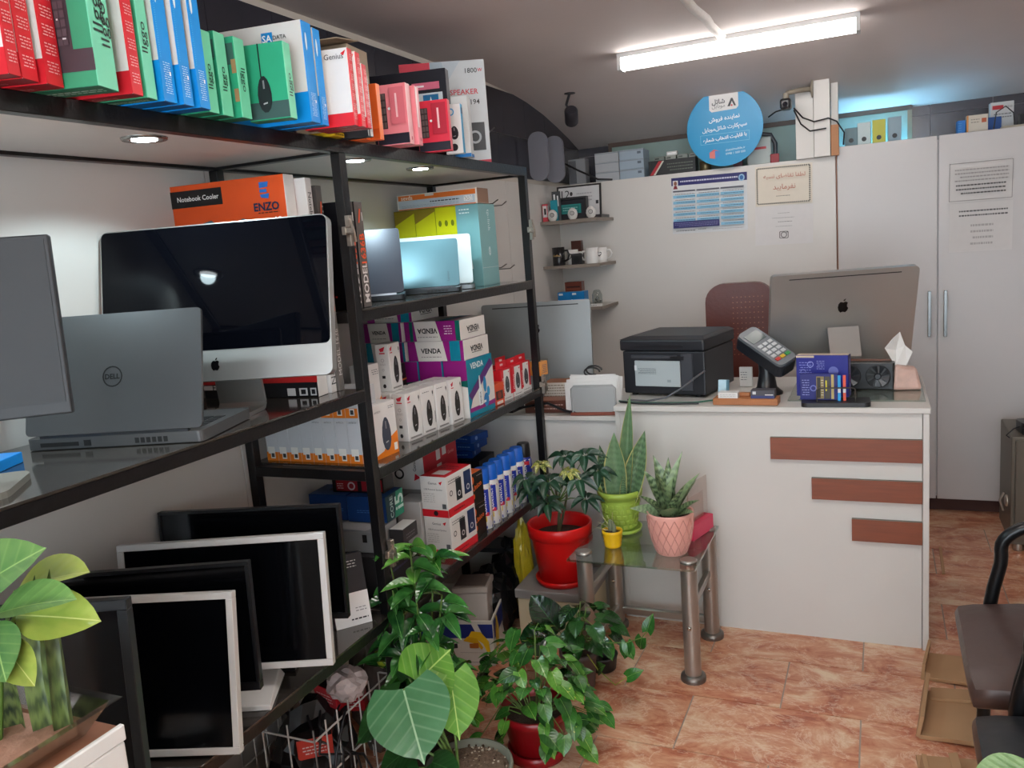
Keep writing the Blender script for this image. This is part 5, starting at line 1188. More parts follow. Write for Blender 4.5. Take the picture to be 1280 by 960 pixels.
# post with the security camera
po = thing('white_post', 'white boxed post rising to the ceiling beside the round blue sign', 'post', -.32, 4.86, 1.941)
MB().box(-.085, -.06, 0, .005, .03, .345, WHITEWALL).build('boxing', po, None, .001, 1)
MB().box(.008, -.085, 0, .087, .03, .40, WHITEWALL).build('boxing', po, None, .001, 1)
MB().box(.090, -.02, 0, .125, .03, .40, WHITEWALL).build('boxing', po, None, .001, 1)
MB().box(.090, -.075, 0, .128, -.03, .155, mat('raw_wood', '#b07a52', .6)).build('wood_block', po)
sc2 = thing('security_camera', 'beige bracket with small black security camera fixed to the white post', 'camera', -.32, 4.775, 2.27)
BE = mat('bracket_beige', '#8f8678', .5)
MB().lathe([(.045, 0), (.045, .008), (.02, .014)], BE, 18, T(.008, 0, .02, 0, 0, -90)).build('flange', sc2)
MB().tube([(.0, 0, .02), (-.06, -.06, .012), (-.115, -.10, .0)], .013, BE, 10).build('arm', sc2)
MB().lathe([(.016, 0), (.016, .03)], BE, 12, T(-.118, -.105, -.03)).build('knuckle', sc2)
MB().box(-.027, -.05, -.055, .027, .03, .0, mat('camera_black', '#1a1a1e', .35)).build('housing', sc2, T(-.118, -.11, -.03), .012, 2)
MB().lathe([(.013, 0), (.013, .004)], mat('lens_glass', '#0a0d18', .05), 14, T(-.118, -.162, -.062, 0, 90)).build('lens', sc2)
cb = MB(); cb.tube([(-.40, 4.66, 2.19), (-.36, 4.69, 2.14), (-.31, 4.755, 2.12), (-.24, 4.76, 2.13), (-.20, 4.775, 2.11), (-.165, 4.78, 2.05), (-.17, 4.80, 1.99)], .004, BLK2, 6)
cb.tube([(-.40, 4.66, 2.18), (-.37, 4.70, 2.11), (-.33, 4.755, 2.075), (-.25, 4.76, 2.08)], .004, BLK2, 6); cb.tube([(-.45, 4.66, 2.19), (-.49, 4.67, 2.185), (-.53, 4.69, 2.165)], .004, BLK2, 6)
tag(cb.build('camera_cable'), 'thin black camera cables looping around the white post', 'cable')

# ================================================================== ON TOP OF THE CABINETS
ZP = 1.9405; ZK = 1.9655
bd = thing('framed_board', 'pale green board in brown frame leaning on the rear wall', 'board', -.70, 5.27, 1.941)
MB().box(-.86, 0, 0, .845, .012, .235, mat('board_green', '#93a8a2', .5, noise=.05)).build('board', bd)
FB = mat('board_frame', '#54433c', .5)
MB().box(-.88, -.012, .235, .865, .014, .262, FB).build('frame_rail', bd); MB().box(.845, -.012, 0, .868, .014, .235, mat('frame_tan', '#8a7a66', .5)).build('frame_stile', bd); MB().box(-.88, -.012, 0, -.86, .014, .235, FB).build('frame_stile', bd)
G_GB = 'pale grey router boxes stacked over the back panel'
for k in range(3):
    for j in range(2):
        carton('router_box', ('pale grey box on the corner side, ', 'pale blue grey box with tape, ')[j] + ('bottom', 'middle', 'top')[k] + ' of its stack over the panel', (-1.405 + j * .150, 4.87, ZP + k * .056), (.145, .16, .0555), 2, ('#a9adb2', '#98a7b4')[j], {}, {'front': [('r', .0, .85, 1, .95, '#8a9298')] + ([('r', .75, .5, .9, .75, '#5c6670')] if j else [])}, group=G_GB)
carton('component_box', 'black component carton with red stripe on the back panel', (-.955, 4.87, ZP), (.27, .10, .085), 2, '#2b2b2c', {}, {'front': [('p', [(.02, .05), (.10, .05), (.30, .95), (.22, .95)], '#a82c34'), ('p', [(.10, .05), (.14, .05), (.34, .95), (.30, .95)], '#c8c4b8'), ('lines', .4, .2, .95, .8, 3, '#5f665c')]})
for k in range(4):
    carton('circuit_part', 'small grey circuit module lying on the black component carton', (-1.135 + k * .068, 4.88, ZP + .0855), (.06, .06, .022), 2 + 3 * k, ('#6c746e', '#8a8f88')[k % 2], {'top': '#4f5a52'}, {'front': [('r', .1, .3, .5, .6, '#2f3430')]}, cat='part', group='small circuit modules')
carton('webcam', 'small chrome camera module on the circuit modules', (-1.06, 4.88, ZP + .108), (.06, .04, .022), 2, '#c4c6c4', {}, {'front': [('r', .1, .3, .9, .7, '#ecf0f0')]}, cat='camera')
tr2 = MB(); tr2.lathe([(.03, 0), (.033, .004), (.033, .05), (.030, .054), (.012, .054)], mat('brass_tin', '#77684a', .3, .7), 18)
tag(tr2.build('metal_tin', None, T(-.905, 4.90, ZP)), 'small brass coloured tin beside the black component carton', 'tin')
cb = MB(); cb.tube([(-1.78, 4.82, 2.10), (-1.64, 4.80, 2.02), (-1.52, 4.81, 1.955), (-1.44, 4.84, 1.946)], .006, BLK2, 6); tag(cb.build('ceiling_cable'), 'thick black cable hanging from the corner to the panel top', 'cable')
td = thing('label_printer', 'white and grey label machine with red stripe beside the round sign', 'machine', -.60, 4.90, ZP)
MB().box(-.075, 0, 0, .055, .10, .150, mat('machine_grey', '#a9b2b0', .5)).build('body', td, None, .008, 2)
MB().box(-.055, -.001, .085, .030, .0, .098, card('#a83038')).build('stripe', td)
MB().tube([(-.05, .04, .15), (-.02, .04, .175), (.05, .04, .16), (.075, .04, .11), (.075, .03, .05)], .012, mat('machine_dark', '#2c3038', .4), 8).build('handle', td)
carton('tool_case', 'small red and dark tool lying beside the label machine', (-.50, 4.875, ZP), (.045, .06, .05), 10, '#8c2028', {'right': '#2c2022'}, cat='tool')
carton('tool_case', 'dark red case half hidden behind the round sign', (-.70, 4.90, ZP), (.05, .06, .10), 4, '#5a1c26', cat='case')
G_BI = 'lever arch files on top of the cabinet'
for k, (x, c, hh) in enumerate(((-.135, '#6f8890', .245), (-.072, '#c2d2d4', .235), (.000, '#c0be52', .240), (.075, '#8fa4b0', .245))):
    o = MB().box(-.032, 0, 0, .032, .24, hh - .03 * (k == 0), card(c, .5)).build('lever_file', None, T(x, 4.90, 1.8655, 0), .002, 1)
    tag(o, ('slate blue lever arch file next to the cables', 'pale grey lever arch file between slate and yellow ones', 'yellow lever arch file', 'blue grey lever arch file next to frame edge')[k], 'file', G_BI)
    MB().lathe([(.012, 0), (.012, .001)], mat('file_hole', '#22262a', .5), 14, T(0, -.0002, .150, 0, 90)).build('finger_hole', o)
carton('tape_box', 'small bright blue box on the right cabinet', (.400, 4.90, ZK), (.035, .06, .085), 4, '#1d72c4', {}, {'front': [('lines', .1, .1, .5, .9, 6, '#5aa0dc')]})
carton('drive_box', 'white box with orange edge and red square on the right cabinet', (.500, 4.91, ZK), (.095, .04, .105), 4, '#d2cabc', {}, {'front': [('r', 0, 0, .08, 1, '#d8924a'), ('r', .70, .62, .92, .82, '#b85a3a'), ('lines', .2, .6, .6, .85, 2, '#8a8478'), ('r', .2, 0, 1, .2, '#2c2c2e')]})
carton('ink_box', 'white printed box with red header standing at the back of right cabinet', (.625, 5.02, ZK), (.105, .05, .165), 4, '#c9cccd', {}, {'front': [('r', .08, .78, .55, .9, '#b83038'), ('t', .78, .84, .03, 'H310', '#3a3a3c'), ('lines', .15, .5, .9, .68, 2, '#6a6c70')]})
carton('adapter', 'flat beige power adapter on the right cabinet edge', (.66, 4.88, ZK), (.10, .06, .032), 4, '#b7ae9c', cat='adapter')
carton('adapter', 'blue box behind the white and orange box', (.565, 4.97, ZK), (.06, .04, .09), 4, '#27559c')
carton('speaker', 'small black speaker at the right end of cabinet top', (.70, 4.92, ZK), (.06, .06, .085), 4, '#1b1b1e', cat='speaker')
cb = MB(); cb.tube([(.52, 4.87, ZK+.02), (.53, 4.86, ZK+.10), (.57, 4.86, ZK+.125), (.605, 4.87, ZK+.09), (.61, 4.87, ZK+.035)], .003, BLK2, 6); tag(cb.build('adapter_cable'), 'thin black loop of cable over the beige adapter', 'cable')
# lamp hanging from the ceiling, pipes along the wall
hl = thing('track_spot', 'small dark spotlight hanging from the ceiling near the corner', 'light', -1.52, 4.40, 2.39)
DK = mat('spot_dark', '#2c2a30', .5)
MB().lathe([(.03, -.004), (.03, .0)], DK, 14).build('ceiling_plate', hl)
MB().tube([(0, 0, 0), (-.02, -.01, -.06), (.0, -.02, -.09)], .007, DK, 8).build('bracket', hl)
MB().lathe([(.030, -.05), (.036, -.045), (.036, .045), (.028, .055)], DK, 16, T(.01, -.025, -.125, 20, 60)).build('head', hl)
wp = thing('wall_speaker', 'grey box shaped speaker hanging in the dark rear corner', 'speaker', -1.70, 4.95, 1.945)
MB().box(-.05, 0, 0, .06, .08, .155, mat('speaker_grey', '#8c8e92', .6)).build('cabinet', wp, None, .003, 1)
MB().box(-.045, -.002, .01, .0, .0, .145, mat('speaker_dark', '#5c5e64', .7)).build('grille', wp)
for k, y in enumerate((4.35, 4.60)):
    o = MB().prism(rrect(-.055, 0, .055, .26, .05, 5), 0, .02, mat('board_pale', '#777781', .5), T(-1.70, y, 1.945, 0, 0) @ FRN).build('rounded_board', None)
    tag(o, ('pale rounded board standing above the side panel', 'second pale rounded board standing nearer the corner')[k], 'board')

# ================================================================== PLANTS
def smooth(pts, n=4):
    P = [Vector(p) for p in pts]; out = []
    for i in range(len(P)-1):
        a, b, c, d = P[max(i-1, 0)], P[i], P[i+1], P[min(i+2, len(P)-1)]
        for k in range(n):
            t = k / n
            out.append(0.5 * ((2*b) + (c-a)*t + (2*a-5*b+4*c-d)*t*t + (3*b-a-3*c+d)*t**3))
    return out + [P[-1]]
def leaf_mesh(name, m, wf, n=7, fold=.18, droop=.25, wave=0.0, across=2, edge=None):
    """unit leaf: y 0..1 along the rib, x across, z up; wf(t) half width 0..0.5"""
    mb = MB(); vs = []; k = across * 2 + 1
    for i in range(n + 1):
        t = i / n
        for j in range(k):
            s = (j - across) / across
            if edge and abs(s) < .99 and abs(s) > .5: s = math.copysign(.90, s)
            hw = wf(t)
            x = s * hw
            yy = t - (abs(s) * 0.0)
            z = -droop * t * t + fold * abs(x) * (1 - .3*t) + wave * math.sin(t * 9 + s) * abs(s) * .5
            vs.append((x, yy, z))
    fs = [(i*k+j, i*k+j+1, (i+1)*k+j+1, (i+1)*k+j) for i in range(n) for j in range(k-1)]
    mb.add(vs, fs, m, None, True)
    if edge:
        ei = mb.mi(edge)
        for q in range(len(mb.m)):
            if q % (k-1) in (0, k-2): mb.m[q] = ei
    return mb.mesh(name)
def heart_mesh(name, m, n=9, fold=.2, droop=.3, lobe=.16):
    mb = MB(); vs = []; k = 7
    for i in range(n + 1):
        t = i / n
        for j in range(k):
            s = (j - 3) / 3
            hw = .5 * (math.sin(PI * min(1, (t*.93 + .14)) ) ** .62) * (1 - .30 * t) * 1.12 if t < 1 else 0.0
            if i == n: hw = 0.002
            y = t - lobe * (abs(s) ** 1.3) * (1 - t) ** 3
            vs.append((s * hw, y, -droop * t * t + fold * abs(s * hw) - .05 * abs(s) * (1 - t)))
    fs = [(i*k+j, i*k+j+1, (i+1)*k+j+1, (i+1)*k+j) for i in range(n) for j in range(k-1)]
    mb.add(vs, fs, m, None, True)
    return mb.mesh(name)
def put_leaf(parent, mesh, b, t, width, up=(0, 0, 1), name='leaf'):
    b = Vector(b); t = Vector(t); y = t - b; L = y.length; y.normalize()
    u = Vector(up); x = y.cross(u)
    if x.length < 1e-3: x = y.cross(Vector((1, 0, 0)))
    x.normalize(); z = x.cross(y)
    M = Matrix((( x.x*width, y.x*L, z.x*L, b.x), (x.y*width, y.y*L, z.y*L, b.y), (x.z*width, y.z*L, z.z*L, b.z), (0, 0, 0, 1)))
    return link(name, mesh, parent, M)
def stem(parent, pts, r, m, taper=.6):
    return MB().tube(pts, r, m, 6, None, True, taper).build('stem', parent)
def bend(a, b, sag=0.0, n=4, up=0.0):
    a, b = Vector(a), Vector(b)
    return [a.lerp(b, i/n) + Vector((0, 0, (up) * math.sin(PI*i/n))) for i in range(n+1)]
SOIL = mat('soil', '#3a2a20', .95, noise=.5, scale=60, bump=.6, bscale=120)
GRAV = mat('gravel_soil', '#6a5848', .95, noise=.6, scale=90, bump=.8, bscale=150)
OUT = Vector((0, 0, 0))
def pot(parent, prof, m, soil_r, soil_z, soil=SOIL, n=28):
    MB().lathe(prof, m, n, caps=False).lathe([(prof[0][0], prof[0][1]), (prof[0][0], prof[0][1]+.003)], m, n).build('pot', parent)
    sm = MB(); sm.lathe([(soil_r, soil_z-.004), (soil_r*.6, soil_z+.004), (.002, soil_z+.007)], soil, n, caps=False)
    sm.build('soil', parent)
GST = mat('green_stem', '#5c7a34', .5)

# ---- small steel and glass table
tb = thing('side_table', 'low side table with clear glass top and thick steel tube legs', 'table', -.82, 2.92, 0)
STE = mat('brushed_steel', '#a39c94', .30, .75, noise=.1, scale=8)
MB().box(-.235, -.235, .444, .235, .23, .452, glassy('table_glass', '#dfe9e2', .20, .02)).build('glass_top', tb, None, .001, 1)
RUB = mat('rubber', '#3a3632', .6)
for x, y in ((.195, -.155), (.20, .19), (-.195, -.155), (-.19, .19)):
    lg = MB().lathe([(.030, .022), (.030, .443)], STE, 20, T(x, y)).build('leg', tb)
    MB().lathe([(.045, .0), (.046, .010), (.044, .020), (.032, .024)], mat('foot_steel', '#77706a', .35, .8), 20, T(x, y)).build('foot', lg)
    MB().lathe([(.031, .4525), (.031, .456), (.026, .459)], STE, 18, T(x, y)).build('cap', lg)
    MB().lathe([(.008, 0), (.008, .004), (.004, .007)], mat('chrome', '#b8b8b6', .18, 1.0), 10, T(x, y-.030, .21, 0, 90)).build('bolt', lg)
for a in ((-.19, .178, .335, .20, .202, .365), (-.19, .178, .06, .20, .202, .09), (-.195, -.155, .075, -.171, .19, .105), (.185, -.155, .26, .207, .19, .288), (-.195, -.155, .30, -.171, .19, .328)):
    MB().box(*a, STE).build('stretcher', tb, None, .003, 1)
ZG = .4525
# green basket-weave pot with snake plant
LEDGE = mat('leaf_margin', '#b5b070', .4)
LSN = leafmat('snake_leaf', '#14301c', '#6d8c66', None, 0, 3.6, .38)
LSN2 = leafmat('nest_leaf', '#1c3a20', '#93a97c', None, 0, 2.6, .38)
def blade(n=10, w=.5, fold=.35, droop=-.05):
    return lambda t: w * (.55 + .45 * math.sin(PI * min(1, t * .62 + .22))) * (1 - t ** 7) ** .8
snake_mesh = leaf_mesh('snake_blade', LSN, lambda t: .5 * (.62 + .38 * math.sin(PI * min(1, t*.8 + .1))) * max(.004, (1 - t ** 3.2)), 12, .22, -.02, 0, 3, LEDGE)
nest_mesh = leaf_mesh('nest_blade', LSN2, lambda t: .5 * (.55 + .45 * math.sin(PI * min(1, t*.8 + .12))) * max(.004, (1 - t ** 3.0)), 10, .30, .10)
edge_l = None
def margin(parent, M, wf_mesh):
    pass
sp = thing('potted_snake_plant', 'tall snake plant in a light green basket weave pot on the glass table', 'potted plant', -.945, 3.03, ZG)
LG = mat('pot_lime', '#9db84a', .42)
pot(sp, [(.058, .012), (.060, .014), (.077, .130), (.078, .145), (.088, .146), (.090, .168), (.083, .172), (.078, .160), (.073, .11)], LG, .074, .135)
MB().lathe([(.060, 0), (.078, .004), (.082, .018), (.078, .018), (.074, .008)], LG, 26, caps=True).build('saucer', sp)
for j in range(5):       # woven bumps
    z = .028 + j * .022; r = .0605 + (z - .014) / .116 * .017
    for i in range(18):
        a = 2*PI*(i + .5*(j % 2))/18
        MB().cbox((0, 0, 0), (.004, .017, .016), LG, Matrix.Rotation(a, 4, 'Z') @ Matrix.Translation((r + .0008, 0, z)) @ Matrix.Rotation(.14, 4, 'Y')).build('weave_strip', sp, None, .0018, 1)
def W2L(o, p):
    return o.matrix_world.inverted() @ Vector(p)
for b, t, w_ in (((-.925, 3.04, .59), (-.882, 3.04, 1.002), .062), ((-.945, 3.00, .585), (-.940, 2.99, .862), .098), ((-.905, 3.02, .585), (-.828, 3.03, .862), .090), ((-.975, 3.02, .59), (-1.012, 3.02, .802), .068),
                 ((-.955, 3.05, .59), (-.987, 3.07, .800), .05), ((-.915, 2.985, .585), (-.905, 2.965, .70), .03), ((-.93, 3.06, .59), (-.90, 3.09, .80), .05)):
    lb, lt = W2L(sp, b), W2L(sp, t)
    put_leaf(sp, snake_mesh, lb, lt, w_, (.1, -1, .1))
# pink quilted pot with bird's nest plant
pk = thing('potted_nest_plant', 'leafy rosette plant in a pink quilted ceramic pot on the glass table', 'potted plant', -.70, 2.84, ZG)
def pinkmat():
    m = bpy.data.materials.new('pot_pink'); m.use_nodes = True
    nt = m.node_tree; N = nt.nodes.new; L = nt.links.new
    b = nt.nodes['Principled BSDF']; b.inputs['Base Color'].default_value = rgb('#dda093'); b.inputs['Roughness'].default_value = .35
    return m
PKM = pinkmat(); QR = mat('quilt_line', '#c4877c', .4)
prof_p = [(.052, 0), (.056, .004), (.072, .05), (.081, .10), (.085, .150), (.084, .158), (.079, .156), (.077, .12)]
pot(pk, prof_p, PKM, .078, .138)
def rad(z):
    for (r0, z0), (r1, z1) in zip(prof_p[:-1], prof_p[1:]):
        if z0 <= z <= z1: return r0 + (r1-r0) * (z-z0) / max(1e-6, z1-z0)
    return .0765
for s in (-1, 1):
    for i in range(16):
        pts = []
        for q in range(7):
            z = .008 + q * .0225; a = 2*PI*i/16 + s * q * .13; r = rad(z) + .0004
            pts.append((r*math.cos(a), r*math.sin(a), z))
        MB().tube(pts, .0016, QR, 4).build('quilt_ridge', pk)
NB = [(-.744, 2.85, .812), (-.705, 2.86, .80), (-.665, 2.85, .829), (-.782, 2.85, .76), (-.605, 2.86, .755), (-.591, 2.80, .676), (-.835, 2.80, .632), (-.790, 2.78, .690), (-.603, 2.77, .640), (-.68, 2.755, .655), (-.735, 2.76, .66), (-.64, 2.79, .735), (-.72, 2.80, .77), (-.62, 2.88, .72), (-.76, 2.90, .74), (-.69, 2.815, .74)]
for k, t in enumerate(NB):
    t = Vector(t); b = Vector((-.70 + (t.x + .70) * .22, 2.84 + (t.y - 2.84) * .3, .590))
    out = Vector((t.x + .70, t.y - 2.84, 0))
    put_leaf(pk, nest_mesh, W2L(pk, b), W2L(pk, t), .056 + .014 * (k % 3 == 0), (-out.x * 1.2, -out.y * 1.2 - .06, .12))
# yellow pot with dry stalks
yp = thing('potted_cactus', 'tiny yellow pot with thin dry stalks on the glass table', 'potted plant', -.925, 2.845, ZG)
YM = mat('pot_yellow', '#e0b012', .3)
pot(yp, [(.025, 0), (.030, .003), (.033, .012), (.031, .018), (.035, .026), (.033, .033), (.037, .041), (.035, .048), (.039, .056), (.039, .066), (.035, .067), (.034, .056)], YM, .034, .058)
DRY = mat('dry_stalk', '#b9b08c', .7)
for k, t in enumerate(((-.045, .0, .125), (-.075, -.01, .078), (.005, .0, .135), (.018, -.01, .075), (-.02, .01, .118), (-.06, .01, .09))):
    MB().tube([(0, 0, .06), (t[0]*.5, t[1], .06 + (t[2]-.06)*.6), t], .0015, DRY, 5, None, True, .5).build('stalk', yp)
cact = mat('cactus_grey', '#6d7458', .7)
for x, y, h in ((-.006, .0, .045), (.010, -.006, .03), (.0, .01, .035)):
    MB().lathe([(.007, .055), (.009, .065), (.008, .055 + h), (.002, .062 + h)], cact, 8, T(x, y)).build('cactus_stem', yp)
# clear stand with pink foot
ac = thing('leaflet_stand', 'clear acrylic leaflet stand with pink foot behind the pink pot', 'stand', -.622, 3.03, ZG, 75)
MB().box(-.08, 0, 0, .09, .05, .06, card('#d83a5e')).build('foot', ac, None, .002, 1)
MB().box(-.075, .02, .06, .085, .024, .215, glassy('acrylic', '#f4ece8', .16, .08)).build('sheet', ac)
MB().box(-.07, .025, .02, .06, .027, .16, card('#d8c4b8', .6)).build('insert', ac)

# red pot with schefflera on a white box
wbx = thing('storage_bin', 'cream storage box with grey lid under the red pot', 'box', -1.20, 2.99, 0, 2)
MB().box(-.15, -.13, 0, .145, .14, .20, mat('bin_cream', '#cfc4a6', .5)).build('body', wbx, None, .006, 2)
MB().box(-.158, -.138, .20, .153, .148, .238, mat('bin_lid', '#8b8886', .5)).build('lid', wbx, None, .005, 2)
rp_ = thing('potted_schefflera', 'umbrella tree in a bright red plastic pot on the cream box', 'potted plant', -1.19, 2.98, .2385)
RD = mat('pot_red', '#cf1212', .35)
pot(rp_, [(.088, .014), (.092, .016), (.118, .195), (.119, .198), (.129, .200), (.132, .248), (.128, .252), (.120, .245), (.112, .18)], RD, .115, .200)
MB().lathe([(.092, 0), (.105, .003), (.112, .026), (.106, .027), (.10, .012)], RD, 28).build('saucer', rp_)
LSC = leafmat('schefflera_leaf', '#0f2a1c', '#2c5138', '#3c5f45', 0, 0, .3)
LSV = leafmat('schefflera_young', '#2f4f22', '#a7a84a', '#c2c07a', .45, 0, .3, '#c8c074')
sch = leaf_mesh('leaflet', LSC, lambda t: .5 * max(.01, math.sin(PI * min(1, t ** .8)) ** .75), 7, .5, .35)
scv = leaf_mesh('leaflet', LSV, lambda t: .5 * max(.01, math.sin(PI * min(1, t ** .8)) ** .75), 7, .5, .35)
BRN = mat('bark_green', '#4c4a2e', .7)
rr = random.Random(3)
UMB = [((-1.231, 2.93, .737), .05, 1), ((-1.170, 2.85, .694), .085, 0), ((-1.136, 2.95, .768), .075, 0), ((-1.050, 2.95, .775), .080, 0), ((-1.105, 2.90, .720), .05, 1), ((-1.062, 2.89, .695), .080, 0), ((-1.000, 2.95, .715), .070, 0), ((-1.040, 2.90, .615), .075, 0),
       ((-1.185, 2.86, .600), .075, 0), ((-1.265, 2.90, .640), .085, 0), ((-1.28, 2.88, .69), .07, 0)]
MB().tube([(.0, -.02, .20), (.015, -.03, .30), (.005, -.03, .42)], .007, BRN, 8, None, True, .7).build('trunk', rp_)
MB().tube([(.0, -.02, .20), (.04, -.03, .32), (.07, -.03, .44)], .006, BRN, 8, None, True, .7).build('trunk', rp_)
for c, L, young in UMB:
    cl = W2L(rp_, c)
    stem(rp_, [(.01, -.025, .34), (cl.x*.5, cl.y*.6, .36 + (cl.z-.36)*.4), tuple(cl)], .0028, GST)
    n = rr.choice((7, 8, 8)); a0 = rr.uniform(0, 6)
    for i in range(n):
        a = a0 + 2*PI*i/n; l = L * rr.uniform(.88, 1.08)
        b = cl + Vector((math.cos(a), math.sin(a), .1)) * L * .12
        t = cl + Vector((math.cos(a) * l, math.sin(a) * l * .8, rr.uniform(-.30, .10) * l - .45 * math.sin(a) * -l * .8))
        put_leaf(rp_, scv if young else sch, b, t, l * .42, (0, -.5, 1), 'leaflet')

# pothos in the dark red pot
rr = random.Random(11)
LPO = leafmat('pothos_leaf', '#163a17', '#3f7a2e', '#6f9a4a', .0, 0, .26)
LPV = leafmat('pothos_variegated', '#2c5f1e', '#5f9636', '#9ab85c', .30, 0, .26, '#a9b84e')
hm = heart_mesh('pothos_leaf', LPO); hv = heart_mesh('pothos_leaf', LPV)
pt_ = thing('potted_pothos', 'bushy pothos with heart shaped leaves spilling over a dark red pot', 'potted plant', -1.005, 2.19, 0)
DR = mat('pot_darkred', '#8c0f18', .3)
pot(pt_, [(.074, .012), (.078, .014), (.103, .135), (.109, .140), (.110, .162), (.103, .164), (.097, .12)], DR, .099, .142)
MB().lathe([(.078, 0), (.092, .004), (.094, .034), (.086, .036), (.080, .014)], DR, 28).build('saucer', pt_)
for k in range(112):
    a = rr.uniform(0, 2*PI); q = rr.random() ** .72
    r = .04 + .15 * q
    z = .21 + .20 * (1 - q) + rr.uniform(-.05, .05)
    if q > .75: z -= rr.uniform(.0, .10)
    if abs((a + PI/2 + PI) % (2*PI) - PI) < .75 and z < .23: z = .23 + rr.uniform(0, .08); r *= .75
    c = Vector((r*math.cos(a), r*math.sin(a), max(.05, z)))
    if c.z < .17 and r < .12: c = c * (.13 / r) if r > .02 else c; 
    c.z = max(.05, z)
    L = rr.uniform(.042, .066)
    d = Vector((math.cos(a + rr.uniform(-.8, .8)), math.sin(a + rr.uniform(-.8, .8)), rr.uniform(-.9, .35))).normalized()
    put_leaf(pt_, hv if k % 3 == 0 else hm, c, c + d * L, L * .82, (math.cos(a)*.6, math.sin(a)*.6 - .2, 1))
    if k % 5 == 0:
        stem(pt_, [(c.x*.2, c.y*.2, .14), (c.x*.6, c.y*.6, max(.19, c.z*.9 + .03)), tuple(c)], .0022, GST)
for tip, n in (((.17, -.06, .10), 6), ((.20, .05, .14), 5), ((-.20, -.03, .16), 6), ((-.05, -.13, .09), 5), ((.09, -.13, .13), 5), ((-.19, .05, .22), 4)):
    tip = Vector(tip)
    pts = [Vector((tip.x*.3, tip.y*.3, .17)), Vector((tip.x*.75, tip.y*.75, .21)), Vector((tip.x, tip.y, (.21+tip.z)/2)), Vector((tip.x*1.05, tip.y*1.05, tip.z))]
    stem(pt_, pts, .0024, GST)
    for i in range(n):
        f = .4 + .6 * i / (n-1); s0 = min(2, int(f*3)); p = pts[s0].lerp(pts[s0+1], f*3 - s0)
        a = math.atan2(tip.y, tip.x) + rr.uniform(-1.3, 1.3); L = rr.uniform(.045, .07)
        d = Vector((math.cos(a), math.sin(a), rr.uniform(-1.0, -.2))).normalized()
        put_leaf(pt_, hv if i % 2 else hm, p, p + d * L, L * .82, (math.cos(a)*.5, math.sin(a)*.5 - .3, 1))
# brown pot with trailing plant and two big ribbed leaves
gp_ = thing('potted_trailing_plant', 'dark glossy trailing plant in a brown grey pot beside table leg', 'potted plant', -1.005, 2.61, 0)
pot(gp_, [(.050, 0), (.054, .003), (.066, .125), (.070, .127), (.070, .145), (.064, .146), (.060, .11)], mat('pot_taupe', '#5d5150', .5), .062, .13)
LDK = leafmat('dark_glossy_leaf', '#0d2712', '#2a5524', '#3d6b33', 0, 0, .2, veins=.25)
LRB = leafmat('ribbed_leaf', '#0a2212', '#1d4222', '#2c5a30', 0, 0, .18, veins=.25)
hd_ = heart_mesh('trailing_leaf', LDK)
rb_ = leaf_mesh('ribbed_leaf', LRB, lambda t: .5 * max(.01, math.sin(PI * min(1, t*.94 + .06)) ** .6), 12, .25, .3, .03, 3)
for b, t, w_ in (((-1.06, 2.58, .22), (-1.125, 2.53, .355), .115), ((-1.07, 2.56, .20), (-1.175, 2.50, .225), .13)):
    put_leaf(gp_, rb_, W2L(gp_, b), W2L(gp_, t), w_, (.2, -.8, .6)); stem(gp_, [(-.02, 0, .13), tuple(W2L(gp_, b))], .003, GST)
for k in range(26):
    a = rr.uniform(-1.9, 1.9); r = rr.uniform(.03, .13); z = .17 + rr.uniform(0, .13) * (1.2 - r*4)
    c = Vector((r*math.cos(a) + .02, r*math.sin(a)*.8 - .02, z + .03)); L = rr.uniform(.06, .085)
    d = Vector((math.cos(a), math.sin(a), rr.uniform(-.9, .2))).normalized()
    put_leaf(gp_, hd_, c, c + d*L, L*.75, (math.cos(a)*.5, math.sin(a)*.5 - .4, 1))
    if k % 2: stem(gp_, [(0, 0, .13), (c.x*.5, c.y*.5, c.z), tuple(c)], .0022, GST)
tr_pts = [Vector((.04, -.02, .20)), Vector((.13, -.05, .21)), Vector((.20, -.05, .22)), Vector((.255, -.05, .245)), Vector((.275, -.05, .27))]
stem(gp_, tr_pts, .0026, GST); tr2_ = [Vector((.05, -.04, .15)), Vector((.10, -.08, .12)), Vector((.17, -.11, .09)), Vector((.21, -.10, .12))]
stem(gp_, tr2_, .0026, mat('yellow_stem', '#8f9a3c', .5))
for p, d in ((tr_pts[1], (.3, -.4, -.8)), (tr_pts[2], (.4, -.3, -.9)), (tr_pts[2], (-.2, -.3, -1)), (tr_pts[3], (-.3, .1, -.9)), (tr_pts[4], (.2, .1, .8)), (tr2_[1], (.3, -.5, .5)), (tr2_[3], (.6, 0, .4))):
    L = .062; put_leaf(gp_, hm, p, p + Vector(d).normalized()*L, L*.72, (0, -.8, .6))
sc_b = thing('small_black_pot', 'small empty black saucer pot under the table', 'pot', -.965, 2.755, 0)
MB().lathe([(.045, 0), (.05, .004), (.056, .05), (.06, .06), (.052, .06), (.045, .01)], mat('black_plastic', '#1a1819', .5), 20).build('pot', sc_b)
